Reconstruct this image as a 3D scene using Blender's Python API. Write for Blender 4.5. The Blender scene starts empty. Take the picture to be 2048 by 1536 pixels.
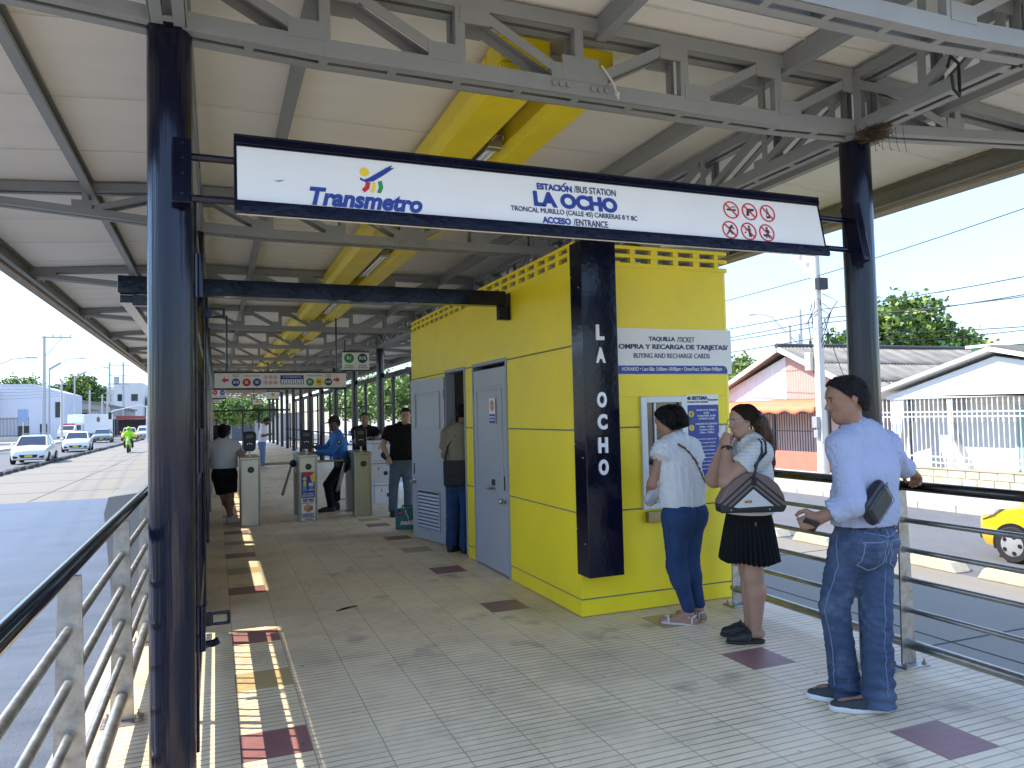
import bpy, bmesh, math, random
import numpy as np
from mathutils import Vector, Matrix, Quaternion, noise as mnoise
random.seed(7); np.random.seed(7)
SC = bpy.context.scene
COL = SC.collection
R_ = math.radians

# ---------------------------------------------------------------- camera
cd = bpy.data.cameras.new('camera'); cam = bpy.data.objects.new('camera', cd); COL.objects.link(cam)
cd.sensor_width = 36.0; cd.lens = 1495/2048*36.0; cd.clip_start = .05; cd.clip_end = 3000
RW = ((0.92941054, -0.36830884, -0.02333756), (-0.00662261, 0.04658206, -0.99889251), (0.36898806, 0.92853579, 0.04085469))
mx = Matrix(((RW[0][0], -RW[1][0], -RW[2][0], 0), (RW[0][1], -RW[1][1], -RW[2][1], 0), (RW[0][2], -RW[1][2], -RW[2][2], 0), (0, 0, 0, 1)))
cam.matrix_world = Matrix.Translation((0, 0, 1.58)) @ mx
SC.camera = cam

# ---------------------------------------------------------------- sky, sun, exposure
SUN = Vector((-.80, .38, 1.0)).normalized()          # towards the sun
elev = math.asin(SUN.z); azim = math.atan2(SUN.x, SUN.y)
w = bpy.data.worlds.new('World'); SC.world = w; w.use_nodes = True
nt = w.node_tree; nt.nodes.clear()
sky = nt.nodes.new('ShaderNodeTexSky'); sky.sky_type = 'NISHITA'; sky.sun_disc = False
sky.sun_elevation = elev; sky.sun_rotation = azim; sky.air_density = 1.0; sky.dust_density = 0; sky.ozone_density = 2.0; sky.altitude = 1500
bg = nt.nodes.new('ShaderNodeBackground'); bg.inputs['Strength'].default_value = .15
out = nt.nodes.new('ShaderNodeOutputWorld')
hsv = nt.nodes.new('ShaderNodeHueSaturation'); hsv.inputs['Hue'].default_value = .502; hsv.inputs['Saturation'].default_value = .95; hsv.inputs['Value'].default_value = 1.0
# a clear tropical sky: a little darker in the haze-free band above the horizon, brighter overhead
tc_ = nt.nodes.new('ShaderNodeTexCoord'); sp_ = nt.nodes.new('ShaderNodeSeparateXYZ'); nt.links.new(tc_.outputs['Generated'], sp_.inputs[0])
mr_ = nt.nodes.new('ShaderNodeMapRange'); mr_.inputs['From Min'].default_value = 0; mr_.inputs['From Max'].default_value = .5; mr_.inputs['To Min'].default_value = .29; mr_.inputs['To Max'].default_value = 1.3
nt.links.new(sp_.outputs['Z'], mr_.inputs['Value'])
vm_ = nt.nodes.new('ShaderNodeVectorMath'); vm_.operation = 'SCALE'; nt.links.new(sky.outputs[0], hsv.inputs['Color']); nt.links.new(hsv.outputs[0], vm_.inputs[0]); nt.links.new(mr_.outputs[0], vm_.inputs['Scale'])
nt.links.new(vm_.outputs[0], bg.inputs[0]); nt.links.new(bg.outputs[0], out.inputs[0])
sd_ = bpy.data.lights.new('sun', 'SUN'); sd_.energy = 2.3; sd_.angle = R_(.5); sd_.color = (1, .92, .79)
so = bpy.data.objects.new('sun', sd_); COL.objects.link(so)
so.rotation_euler = (-SUN).to_track_quat('-Z', 'Y').to_euler()
SC.view_settings.view_transform = 'Standard'; SC.view_settings.look = 'None'
SC.view_settings.exposure = 2.0; SC.view_settings.gamma = 1
SC.cycles.max_bounces = 10; SC.cycles.diffuse_bounces = 6; SC.cycles.glossy_bounces = 4
SC.cycles.transparent_max_bounces = 8
SC.cycles.sample_clamp_indirect = 6

# ---------------------------------------------------------------- materials
MATS = {}
def mat(name, col, rough=.6, metal=0., var=.12, scale=6., bump=0., bscale=60., spec=.5, coat=0., dirt=None, dirt_amt=.5, dirt_scale=2., stretch=(1, 1, 1), alpha=None):
    """principled material with broken-up colour, optional stains and fine bump"""
    if name in MATS: return MATS[name]
    m = bpy.data.materials.new(name); m.use_nodes = True; MATS[name] = m
    t = m.node_tree; n = t.nodes; L = t.links
    b = n['Principled BSDF']
    b.inputs['Roughness'].default_value = rough; b.inputs['Metallic'].default_value = metal
    b.inputs['Specular IOR Level'].default_value = spec; b.inputs['Coat Weight'].default_value = coat
    b.inputs['Coat Roughness'].default_value = .08
    tc = n.new('ShaderNodeTexCoord'); mp = n.new('ShaderNodeMapping'); L.new(tc.outputs['Object'], mp.inputs[0])
    mp.inputs['Scale'].default_value = stretch
    nz = n.new('ShaderNodeTexNoise'); nz.inputs['Scale'].default_value = scale; nz.inputs['Detail'].default_value = 5; nz.inputs['Roughness'].default_value = .65
    L.new(mp.outputs[0], nz.inputs['Vector'])
    mr = n.new('ShaderNodeMapRange'); mr.inputs['From Min'].default_value = .25; mr.inputs['From Max'].default_value = .75
    mr.inputs['To Min'].default_value = 1-var; mr.inputs['To Max'].default_value = 1+var
    L.new(nz.outputs['Fac'], mr.inputs['Value'])
    hs = n.new('ShaderNodeHueSaturation'); hs.inputs['Color'].default_value = (*col, 1)
    L.new(mr.outputs[0], hs.inputs['Value'])
    src = hs.outputs[0]
    if dirt:
        d = n.new('ShaderNodeTexNoise'); d.inputs['Scale'].default_value = dirt_scale; d.inputs['Detail'].default_value = 8; d.inputs['Roughness'].default_value = .7
        L.new(mp.outputs[0], d.inputs['Vector'])
        dr = n.new('ShaderNodeMapRange'); dr.inputs['From Min'].default_value = .48; dr.inputs['From Max'].default_value = .75; dr.inputs['To Max'].default_value = dirt_amt
        L.new(d.outputs['Fac'], dr.inputs['Value'])
        mxn = n.new('ShaderNodeMix'); mxn.data_type = 'RGBA'; mxn.inputs['B'].default_value = (*dirt, 1)
        L.new(dr.outputs[0], mxn.inputs['Factor']); L.new(src, mxn.inputs['A']); src = mxn.outputs['Result']
    L.new(src, b.inputs['Base Color'])
    rr = n.new('ShaderNodeMapRange'); rr.inputs['To Min'].default_value = max(.02, rough*.8); rr.inputs['To Max'].default_value = min(1, rough*1.25)
    L.new(nz.outputs['Fac'], rr.inputs['Value']); L.new(rr.outputs[0], b.inputs['Roughness'])
    if bump:
        n2 = n.new('ShaderNodeTexNoise'); n2.inputs['Scale'].default_value = bscale; n2.inputs['Detail'].default_value = 4
        L.new(mp.outputs[0], n2.inputs['Vector'])
        bp = n.new('ShaderNodeBump'); bp.inputs['Strength'].default_value = bump; bp.inputs['Distance'].default_value = .01
        L.new(n2.outputs['Fac'], bp.inputs['Height']); L.new(bp.outputs[0], b.inputs['Normal'])
    if alpha is not None: b.inputs['Alpha'].default_value = alpha
    return m

def wave_bump(m, scale, axis, dist, strength=.6, col_amt=0., profile='SIN', rot=(0, 0, 0)):
    """ridges or ribs across a material, in object space"""
    t = m.node_tree; n = t.nodes; L = t.links; b = n['Principled BSDF']
    tc = n.new('ShaderNodeTexCoord'); mp = n.new('ShaderNodeMapping'); mp.inputs['Rotation'].default_value = rot
    L.new(tc.outputs['Object'], mp.inputs[0])
    wv = n.new('ShaderNodeTexWave'); wv.wave_type = 'BANDS'; wv.bands_direction = axis; wv.wave_profile = profile
    wv.inputs['Scale'].default_value = scale; wv.inputs['Distortion'].default_value = 0
    L.new(mp.outputs[0], wv.inputs[0])
    bp = n.new('ShaderNodeBump'); bp.inputs['Strength'].default_value = strength; bp.inputs['Distance'].default_value = dist
    L.new(wv.outputs['Fac'], bp.inputs['Height'])
    if b.inputs['Normal'].links: L.new(b.inputs['Normal'].links[0].from_socket, bp.inputs['Normal'])
    L.new(bp.outputs[0], b.inputs['Normal'])
    if col_amt:
        src = b.inputs['Base Color'].links[0].from_socket
        mr = n.new('ShaderNodeMapRange'); mr.inputs['To Min'].default_value = 1-col_amt; L.new(wv.outputs['Fac'], mr.inputs['Value'])
        vm = n.new('ShaderNodeMix'); vm.data_type = 'RGBA'; vm.blend_type = 'MULTIPLY'; vm.inputs['Factor'].default_value = 1
        L.new(src, vm.inputs['A']); L.new(mr.outputs[0], vm.inputs['B']); L.new(vm.outputs['Result'], b.inputs['Base Color'])
    return m

def emis(name, col, s):
    if name in MATS: return MATS[name]
    m = mat(name, col); b = m.node_tree.nodes['Principled BSDF']
    b.inputs['Emission Color'].default_value = (*col, 1); b.inputs['Emission Strength'].default_value = s
    return m

def srgb(r, g, b):
    f = lambda c: ((c/255+.055)/1.055)**2.4 if c/255 > .04045 else c/255/12.92
    return (f(r), f(g), f(b))

T_ = lambda x, y, z: Matrix.Translation((x, y, z))
# ---------------------------------------------------------------- mesh builder
class MB:
    def __init__(s): s.v = []; s.f = []; s.mi = []; s.cur = 0
    def add(s, vs, fs):
        o = len(s.v); s.v += [tuple(v) for v in vs]; s.f += [tuple(i+o for i in f) for f in fs]; s.mi += [s.cur]*len(fs); return s
    def box(s, x0, x1, y0, y1, z0, z1):
        return s.add([(x0, y0, z0), (x1, y0, z0), (x1, y1, z0), (x0, y1, z0), (x0, y0, z1), (x1, y0, z1), (x1, y1, z1), (x0, y1, z1)],
                     [(0, 3, 2, 1), (4, 5, 6, 7), (0, 1, 5, 4), (1, 2, 6, 5), (2, 3, 7, 6), (3, 0, 4, 7)])
    def bar(s, p, q, w, h, up=(0, 0, 1)):
        """rectangular bar from p to q: w sideways, h along 'up'"""
        p = Vector(p); q = Vector(q); d = (q-p).normalized(); u = Vector(up)
        sx = d.cross(u)
        if sx.length < 1e-5: sx = d.cross(Vector((0, 1, 0)))
        sx.normalize(); u = sx.cross(d).normalized()
        a = sx*w/2; b = u*h/2
        return s.add([p-a-b, p+a-b, p+a+b, p-a+b, q-a-b, q+a-b, q+a+b, q-a+b],
                     [(3, 2, 1, 0), (4, 5, 6, 7), (0, 1, 5, 4), (1, 2, 6, 5), (2, 3, 7, 6), (3, 0, 4, 7)])
    def tube(s, pts, r, n=10, caps=True):
        pts = [Vector(p) for p in pts]; rs = r if isinstance(r, (list, tuple)) else [r]*len(pts)
        vs = []; fs = []; prev = None
        for i, p in enumerate(pts):
            d = (pts[min(i+1, len(pts)-1)]-pts[max(i-1, 0)]).normalized()
            if prev is None:
                a = d.cross(Vector((0, 0, 1)));
                if a.length < 1e-3: a = d.cross(Vector((0, 1, 0)))
            else: a = prev-d*prev.dot(d)
            a.normalize(); prev = a; b = d.cross(a)
            for k in range(n):
                t = 2*math.pi*k/n; vs.append(p+(a*math.cos(t)+b*math.sin(t))*rs[i])
        for i in range(len(pts)-1):
            for k in range(n):
                k2 = (k+1) % n; fs.append((i*n+k, i*n+k2, (i+1)*n+k2, (i+1)*n+k))
        if caps: fs.append(tuple(range(n-1, -1, -1))); fs.append(tuple((len(pts)-1)*n+k for k in range(n)))
        return s.add(vs, fs)
    def lathe(s, prof, n=24, c=(0, 0, 0)):
        """profile (r, z) around the vertical axis at c"""
        vs = []; fs = []
        for r, z in prof:
            for k in range(n):
                t = 2*math.pi*k/n; vs.append((c[0]+r*math.cos(t), c[1]+r*math.sin(t), c[2]+z))
        for i in range(len(prof)-1):
            for k in range(n):
                k2 = (k+1) % n; fs.append((i*n+k, i*n+k2, (i+1)*n+k2, (i+1)*n+k))
        fs.append(tuple(range(n-1, -1, -1))); fs.append(tuple((len(prof)-1)*n+k for k in range(n)))
        return s.add(vs, fs)
    def prism(s, poly, d0, d1, axes='xz'):
        """polygon in a plane extruded from d0 to d1 along the third axis"""
        ia = 'xyz'.index(axes[0]); ib = 'xyz'.index(axes[1]); ic = 3-ia-ib; n = len(poly); vs = []
        for d in (d0, d1):
            for a, b in poly:
                v = [0, 0, 0]; v[ia] = a; v[ib] = b; v[ic] = d; vs.append(v)
        fs = [tuple(range(n)), tuple(range(2*n-1, n-1, -1))]+[((i+1) % n, i, n+i, n+(i+1) % n) for i in range(n)]
        return s.add(vs, fs)
    def sheet(s, fn, nu, nv):
        vs = [fn(i/nu, j/nv) for j in range(nv+1) for i in range(nu+1)]
        return s.add(vs, [(j*(nu+1)+i, j*(nu+1)+i+1, (j+1)*(nu+1)+i+1, (j+1)*(nu+1)+i) for j in range(nv) for i in range(nu)])
    def ball(s, c, r, n=12, m=8):
        c = Vector(c); r = r if isinstance(r, (tuple, list)) else (r, r, r); vs = []; fs = []
        for j in range(m+1):
            ph = math.pi*j/m
            for k in range(n):
                t = 2*math.pi*k/n; vs.append((c.x+r[0]*math.sin(ph)*math.cos(t), c.y+r[1]*math.sin(ph)*math.sin(t), c.z-r[2]*math.cos(ph)))
        for j in range(m):
            for k in range(n): fs.append((j*n+k, j*n+(k+1) % n, (j+1)*n+(k+1) % n, (j+1)*n+k))
        return s.add(vs, fs)
    def xf(s, M, start=0):
        for i in range(start, len(s.v)): s.v[i] = tuple(M @ Vector(s.v[i]))
        return s
    def build(s, name, m, parent=None, smooth=False, bevel=0., angle=40, fix=True):
        me = bpy.data.meshes.new(name); me.from_pydata(s.v, [], s.f)
        for x in (m if isinstance(m, (list, tuple)) else [m]): me.materials.append(x)
        if isinstance(m, (list, tuple)): me.polygons.foreach_set('material_index', s.mi)
        if fix:
            bm = bmesh.new(); bm.from_mesh(me); bmesh.ops.recalc_face_normals(bm, faces=bm.faces); bm.to_mesh(me); bm.free()
        if smooth:
            me.polygons.foreach_set('use_smooth', [True]*len(me.polygons)); me.set_sharp_from_angle(angle=R_(angle))
        me.update()
        o = bpy.data.objects.new(name, me); COL.objects.link(o)
        if parent: o.parent = parent
        if bevel:
            b = o.modifiers.new('bevel', 'BEVEL'); b.width = bevel; b.segments = 2; b.limit_method = 'ANGLE'
        return o

def build_each(mb, name, m, parent, **kw):
    """every loose piece of a builder becomes a part of its own"""
    n = len(mb.v); par = list(range(n))
    def find(a):
        while par[a] != a: par[a] = par[par[a]]; a = par[a]
        return a
    for f in mb.f:
        for i in f[1:]: par[find(i)] = find(f[0])
    out_ = []
    groups = {}
    for f in mb.f: groups.setdefault(find(f[0]), []).append(f)
    for fs in groups.values():
        ids = sorted({i for f in fs for i in f}); ix = {i: k for k, i in enumerate(ids)}
        out_.append(MB().add([mb.v[i] for i in ids], [tuple(ix[i] for i in f) for f in fs]).build(name, m, parent, **kw))
    return out_
def tag(o, label, cat, group=None):
    o['label'] = label; o['category'] = cat
    if group: o['group'] = group
    return o
def thing(name, label, cat, loc=(0, 0, 0), rz=0, group=None):
    o = bpy.data.objects.new(name, None); COL.objects.link(o); o.empty_display_size = .2
    o.location = loc; o.rotation_euler = (0, 0, rz); return tag(o, label, cat, group)
def struct(o, label=None): o['kind'] = 'structure'; return o
def copy_tree(o, parent=None):
    c = o.copy(); COL.objects.link(c)
    if parent: c.parent = parent
    for ch in list(o.children): copy_tree(ch, c)
    return c

def text(s, size, m, parent=None, name='lettering', bold=0., shear=0., width=1., M=None, align='CENTER', depth=.002, build=True, spacing=1., fit=None):
    """writing as a thin solid mesh in the local xz-plane, facing -y, centred at M"""
    cu = bpy.data.curves.new('t', 'FONT'); cu.body = s; cu.size = size; cu.align_x = align; cu.align_y = 'CENTER'
    cu.extrude = depth; cu.offset = bold*size; cu.shear = shear; cu.space_character = spacing; cu.resolution_u = 5
    o = bpy.data.objects.new('t', cu); COL.objects.link(o)
    me = bpy.data.meshes.new_from_object(o.evaluated_get(bpy.context.evaluated_depsgraph_get()))
    bpy.data.objects.remove(o); bpy.data.curves.remove(cu)
    if fit:   # (width, height) of the written line, centred
        c_ = np.array([v.co[:] for v in me.vertices]); lo, hi = c_.min(0), c_.max(0)
        me.transform(Matrix.Diagonal((fit[0]/(hi[0]-lo[0]), fit[1]/(hi[1]-lo[1]), 1, 1)) @ T_(-(lo[0]+hi[0])/2, -(lo[1]+hi[1])/2, 0))
    T = (M or Matrix.Identity(4)) @ Matrix.Rotation(math.pi/2, 4, 'X') @ Matrix.Diagonal((width, 1, 1, 1))
    me.transform(T)
    me.materials.clear(); me.materials.append(m)
    ob = bpy.data.objects.new(name, me); COL.objects.link(ob)
    if parent: ob.parent = parent
    return ob
def join(objs, name, parent=None):
    """several meshes become one mesh object (materials kept)"""
    mats = []; vs = []; fs = []; mi = []
    for o in objs:
        me = o.data; base = len(vs); vs += [tuple(v.co) for v in me.vertices]
        idx = []
        for m_ in me.materials:
            if m_ not in mats: mats.append(m_)
            idx.append(mats.index(m_))
        for p in me.polygons: fs.append(tuple(i+base for i in p.vertices)); mi.append(idx[p.material_index] if idx else 0)
    me = bpy.data.meshes.new(name); me.from_pydata(vs, [], fs)
    for m_ in mats: me.materials.append(m_)
    me.polygons.foreach_set('material_index', mi); me.update()
    for o in objs: bpy.data.objects.remove(o)
    ob = bpy.data.objects.new(name, me); COL.objects.link(ob)
    if parent: ob.parent = parent
    return ob

# shared paints
NAVY = mat('navy_gloss_paint', (.004, .005, .016), .12, var=.3, scale=9, bump=.1, bscale=25, coat=.05, spec=.3)
PILLARM = mat('navy_pillar_lacquer', (.004, .005, .016), .14, var=.5, scale=40, bump=.7, bscale=55, coat=.1, spec=.35, stretch=(1, 1, .03))
GREY = mat('grey_steel_paint', (.27, .28, .27), .5, var=.1, scale=4, bump=.06, bscale=40, dirt=(.16, .155, .14), dirt_amt=.4)
YELL = mat('yellow_wall_paint', (.94, .73, .012), .42, var=.06, scale=1.5, bump=.05, bscale=220, dirt=(.5, .4, .03), dirt_amt=.22, dirt_scale=1.4)
STEEL = mat('brushed_stainless_steel', (.46, .45, .42), .32, 1., var=.18, scale=8, dirt=(.2, .17, .12), dirt_amt=.55, dirt_scale=7)
STEELD = mat('worn_steel', (.4, .38, .34), .42, .9, var=.3, scale=12, dirt=(.16, .12, .07), dirt_amt=.7, dirt_scale=14)
BLACK = mat('black_plastic', (.012, .012, .014), .4)
WHITE = mat('white_sign_face', (.80, .78, .73), .35, var=.02, scale=3, dirt=(.6, .6, .6), dirt_amt=.12)
BLUE = mat('blue_print', srgb(38, 62, 140), .45, var=.03)
DBLUE = mat('dark_blue_print', srgb(35, 42, 90), .45, var=.03)
RED = mat('red_print', srgb(200, 40, 45), .45, var=.03)
GREEN = mat('green_print', srgb(40, 140, 60), .45, var=.03)
DGREEN = mat('dark_green_print', srgb(22, 72, 48), .45, var=.03)
YPRINT = mat('yellow_print', srgb(240, 200, 40), .45, var=.03)
KPRINT = mat('black_print', (.02, .02, .022), .5)
WPRINT = mat('white_print', (.82, .82, .82), .4, var=.02)
# ================================================================ ground, roads
ASPH = mat('grey_asphalt', (.13, .128, .123), .8, var=.2, scale=3, bump=.5, bscale=180, dirt=(.09, .09, .088), dirt_amt=.5, dirt_scale=.6)
CONC = mat('pale_concrete_road', (.22, .195, .15), .8, var=.1, scale=1.5, bump=.3, bscale=150, dirt=(.22, .2, .17), dirt_amt=.55, dirt_scale=.5, stretch=(1, .25, 1))
BLUEASPH = mat('smooth_worn_asphalt', (.075, .08, .095), .4, var=.35, scale=3.5, bump=.6, bscale=120, dirt=(.03, .033, .04), dirt_amt=.9, dirt_scale=1.1, stretch=(.35, 1.4, 1), spec=.6)
KERB = mat('kerb_concrete', (.48, .45, .38), .85, var=.15, scale=5, bump=.4, bscale=60, dirt=(.2, .18, .15), dirt_amt=.6, dirt_scale=3)
PAVE = mat('pavement_concrete', (.46, .43, .37), .85, var=.12, scale=3, bump=.3, bscale=70, dirt=(.25, .23, .2), dirt_amt=.5, dirt_scale=1.5)
DIRTM = mat('bare_ground', (.34, .31, .26), .95, var=.25, scale=.5, bump=.5, bscale=8)
ZL, ZR = -.42, -1.0
struct(MB().sheet(lambda u, v: (-900+1800*u, -300+1500*v, -1.25), 12, 12).build('ground', DIRTM))
# left bus lane (pale concrete), mixed lane beyond the divider, near stretch of smooth asphalt
struct(MB().box(-8.15, -.74, 22.9, 400, -1.2, ZL).build('bus_lane', CONC))
struct(MB().box(-8.15, -.74, -30, 22.9, -1.2, ZL+.004).build('asphalt_apron', BLUEASPH))
struct(MB().box(-16.2, -8.15, -30, 400, -1.2, ZL-.004).build('road_left', ASPH))
struct(MB().box(-24, -16.2, -30, 400, -1.2, ZL+.14).build('pavement_left', PAVE))
struct(MB().box(-16.2, -16.02, -30, 400, -1.2, ZL+.15).build('kerb_left', KERB))
# right: bus lane, divider, road, kerb, pavement
struct(MB().box(4.3, 10.5, -30, 400, -1.2, ZR).build('bus_lane_right', CONC))
struct(MB().box(10.5, 16.4, -30, 400, -1.2, ZR-.004).build('road_right', ASPH))
struct(MB().box(16.58, 23, -30, 400, -1.2, ZR+.16).build('pavement_right', PAVE))
mb = MB()
for i in range(110):
    y = -4+i*1.05; mb.box(16.4, 16.58, y, y+1.04, -1.2, ZR+.17+random.uniform(-.006, .006))
struct(mb.build('kerb_right', KERB, bevel=.02))
# expansion joints in the concrete lanes
jm = mat('joint_tar', (.03, .03, .03), .8)
mb = MB()
for y in range(26, 160, 5): mb.box(-8.0, -.8, y, y+.03, ZL, ZL+.004)
mb.box(-4.6, -4.57, 23, 200, ZL, ZL+.004)
struct(mb.build('road_joints', jm))
mb = MB()
for y in (-3.5, 1.2, 5.9, 10.6, 15.3, 20): mb.box(4.5, 10.4, y, y+.025, ZR, ZR+.004)
mb.box(7.4, 7.425, -10, 60, ZR, ZR+.004)
struct(mb.build('road_joints', jm))
# lane marks on the far left carriageway
mb = MB()
for y in range(20, 200, 6): mb.box(-12.2, -12.08, y, y+2.4, ZL-.004, ZL+.001)
struct(mb.build('road_markings', mat('road_paint', (.6, .6, .57), .7, var=.2, dirt=(.2, .2, .2))))
# divider blocks: one object each
BLK = mat('divider_block_concrete', (.58, .52, .38), .85, var=.12, scale=6, bump=.3, bscale=50, dirt=(.12, .11, .1), dirt_amt=.6, dirt_scale=5)
def divider_block(x, y, z, l, label, m=BLK, w_=.34, h=.2):
    mb = MB(); mb.prism([(-l/2, 0), (l/2, 0), (l/2-.1, h*.75), (l/2-.2, h), (-l/2+.2, h), (-l/2+.1, h*.75)], -w_/2, w_/2, 'yz')
    o = mb.build('divider_block', m, bevel=.02); o.location = (x, y, z)
    return tag(o, label, 'road divider', 'concrete divider blocks between the lanes')
dl = divider_block(10.62, 7.4, ZR, .95, 'cream concrete block in the divider row beside the yellow taxi')
for i in range(1, 26):
    c = dl.copy(); COL.objects.link(c); c.location = (10.62+random.uniform(-.03, .03), 7.4+i*1.28-2*1.28 if i > 2 else 7.4-i*1.28, ZR); c.rotation_euler.z = random.uniform(-.03, .03)
KB = mat('dark_divider_rubber', (.05, .048, .045), .85, var=.3, scale=4)
d2 = divider_block(-8.2, 30, ZL, 1.15, 'dark low divider block in the row between the left bus lane and the cars', KB, .3, .16)
d2['group'] = 'dark divider blocks on the left road'
for i in range(1, 60):
    c = d2.copy(); COL.objects.link(c); c.location = (-8.2+random.uniform(-.04, .04), 30+i*1.3-6, ZL); c.scale.z = random.uniform(.8, 1.2)

# ================================================================ platform floor of small ribbed tiles
def tile_mat(name, col, rib=.85):
    m = mat(name, col, .42, var=.09, scale=9, bump=.15, bscale=260, dirt=tuple(c*.38 for c in col), dirt_amt=.55, dirt_scale=.9, spec=.5)
    t = m.node_tree; n = t.nodes; L = t.links; b = n['Principled BSDF']
    tc = n.new('ShaderNodeTexCoord'); sp = n.new('ShaderNodeSeparateXYZ'); L.new(tc.outputs['Object'], sp.inputs[0])
    def line(sock, pitch, off, width):
        a = n.new('ShaderNodeMath'); a.operation = 'ADD'; a.inputs[1].default_value = -off+100*pitch; L.new(sock, a.inputs[0])
        d = n.new('ShaderNodeMath'); d.operation = 'DIVIDE'; d.inputs[1].default_value = pitch; L.new(a.outputs[0], d.inputs[0])
        f = n.new('ShaderNodeMath'); f.operation = 'FRACT'; L.new(d.outputs[0], f.inputs[0])
        c = n.new('ShaderNodeMath'); c.operation = 'LESS_THAN'; c.inputs[1].default_value = width/pitch; L.new(f.outputs[0], c.inputs[0])
        return c.outputs[0]
    gx = line(sp.outputs['X'], .325, .1, .006); gy = line(sp.outputs['Y'], .325, .17, .004)
    rb = line(sp.outputs['Y'], .325/6, .17, .0095)
    mx1 = n.new('ShaderNodeMath'); mx1.operation = 'MAXIMUM'; L.new(gx, mx1.inputs[0]); L.new(gy, mx1.inputs[1])
    # wear: rib grooves hold more dirt in some places than in others
    wn = n.new('ShaderNodeTexNoise'); wn.inputs['Scale'].default_value = 1.7; wn.inputs['Detail'].default_value = 6; L.new(tc.outputs['Object'], wn.inputs['Vector'])
    wr = n.new('ShaderNodeMapRange'); wr.inputs['From Min'].default_value = .3; wr.inputs['From Max'].default_value = .7; wr.inputs['To Min'].default_value = .25*rib; wr.inputs['To Max'].default_value = rib
    L.new(wn.outputs['Fac'], wr.inputs['Value'])
    rw = n.new('ShaderNodeMath'); rw.operation = 'MULTIPLY'; L.new(rb, rw.inputs[0]); L.new(wr.outputs[0], rw.inputs[1])
    gw = n.new('ShaderNodeMath'); gw.operation = 'MULTIPLY'; gw.inputs[1].default_value = .55; L.new(mx1.outputs[0], gw.inputs[0])
    mx2 = n.new('ShaderNodeMath'); mx2.operation = 'MAXIMUM'; L.new(gw.outputs[0], mx2.inputs[0]); L.new(rw.outputs[0], mx2.inputs[1])
    # whole-tile tone differences
    snp = n.new('ShaderNodeVectorMath'); snp.operation = 'SNAP'; snp.inputs[1].default_value = (.325, .325, 10)
    off = n.new('ShaderNodeVectorMath'); off.operation = 'ADD'; off.inputs[1].default_value = (-.1, -.17, 0); L.new(tc.outputs['Object'], off.inputs[0]); L.new(off.outputs[0], snp.inputs[0])
    wh = n.new('ShaderNodeTexWhiteNoise'); L.new(snp.outputs[0], wh.inputs['Vector'])
    tr = n.new('ShaderNodeMapRange'); tr.inputs['To Min'].default_value = .95; tr.inputs['To Max'].default_value = 1.03; L.new(wh.outputs['Value'], tr.inputs['Value'])
    src = b.inputs['Base Color'].links[0].from_socket
    ml = n.new('ShaderNodeMix'); ml.data_type = 'RGBA'; ml.blend_type = 'MULTIPLY'; ml.inputs['Factor'].default_value = 1; L.new(src, ml.inputs['A']); L.new(tr.outputs[0], ml.inputs['B'])
    dk = n.new('ShaderNodeMix'); dk.data_type = 'RGBA'; dk.inputs['B'].default_value = (.07, .06, .05, 1); L.new(mx2.outputs[0], dk.inputs['Factor']); L.new(ml.outputs['Result'], dk.inputs['A'])
    # smears and dropped spots
    src2 = dk.outputs['Result']
    for sc_, lo_, hi_, amt_, c_ in ((.55, .54, .68, .45, (.16, .14, .11)), (2.6, .60, .72, .5, (.12, .105, .09)), (17, .70, .74, .8, (.05, .045, .04))):
        g_ = n.new('ShaderNodeTexNoise'); g_.inputs['Scale'].default_value = sc_; g_.inputs['Detail'].default_value = 5; L.new(tc.outputs['Object'], g_.inputs['Vector'])
        gr = n.new('ShaderNodeMapRange'); gr.inputs['From Min'].default_value = lo_; gr.inputs['From Max'].default_value = hi_; gr.inputs['To Max'].default_value = amt_; L.new(g_.outputs['Fac'], gr.inputs['Value'])
        gm = n.new('ShaderNodeMix'); gm.data_type = 'RGBA'; gm.inputs['B'].default_value = (*c_, 1); L.new(gr.outputs[0], gm.inputs['Factor']); L.new(src2, gm.inputs['A']); src2 = gm.outputs['Result']
    L.new(src2, b.inputs['Base Color'])
    inv = n.new('ShaderNodeMath'); inv.operation = 'SUBTRACT'; inv.inputs[0].default_value = 1; L.new(rb, inv.inputs[1])
    bp = n.new('ShaderNodeBump'); bp.inputs['Strength'].default_value = .5; bp.inputs['Distance'].default_value = .004
    L.new(inv.outputs[0], bp.inputs['Height']); L.new(b.inputs['Normal'].links[0].from_socket, bp.inputs['Normal']); L.new(bp.outputs[0], b.inputs['Normal'])
    return m
TB = tile_mat('cream_ribbed_tile', (.88, .68, .43))
TR = tile_mat('brick_red_tile', (.3, .13, .12), .25)
TO = tile_mat('ochre_tile', (.5, .36, .16), .3)
P = .325
special = {}
for k, y in enumerate([3.74, 5.68, 7.3, 9.4, 11.3, 13.2, 15.2]): special[(0, round((y-.17)/P))] = 1
for y in (4.7, 8.3, 10.3, 12.2): special[(0, round((y-.17)/P))] = 2
for y in (5.76, 7.48, 9.45, 10.75, 12.7, 14.7): special[(6, round((y-.17)/P))] = 1
for y in (8.55, 11.7): special[(6, round((y-.17)/P))] = 2
special[(9, round((2.57-.17)/P))] = 1; special[(9, round((3.86-.17)/P))] = 1; special[(9, round((4.85-.17)/P))] = 2
special[(9, round((.6-.17)/P))] = 1
mb = MB()
def q(x0, x1, y0, y1, i): mb.cur = i; mb.add([(x0, y0, 0), (x1, y0, 0), (x1, y1, 0), (x0, y1, 0)], [(0, 1, 2, 3)])
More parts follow.
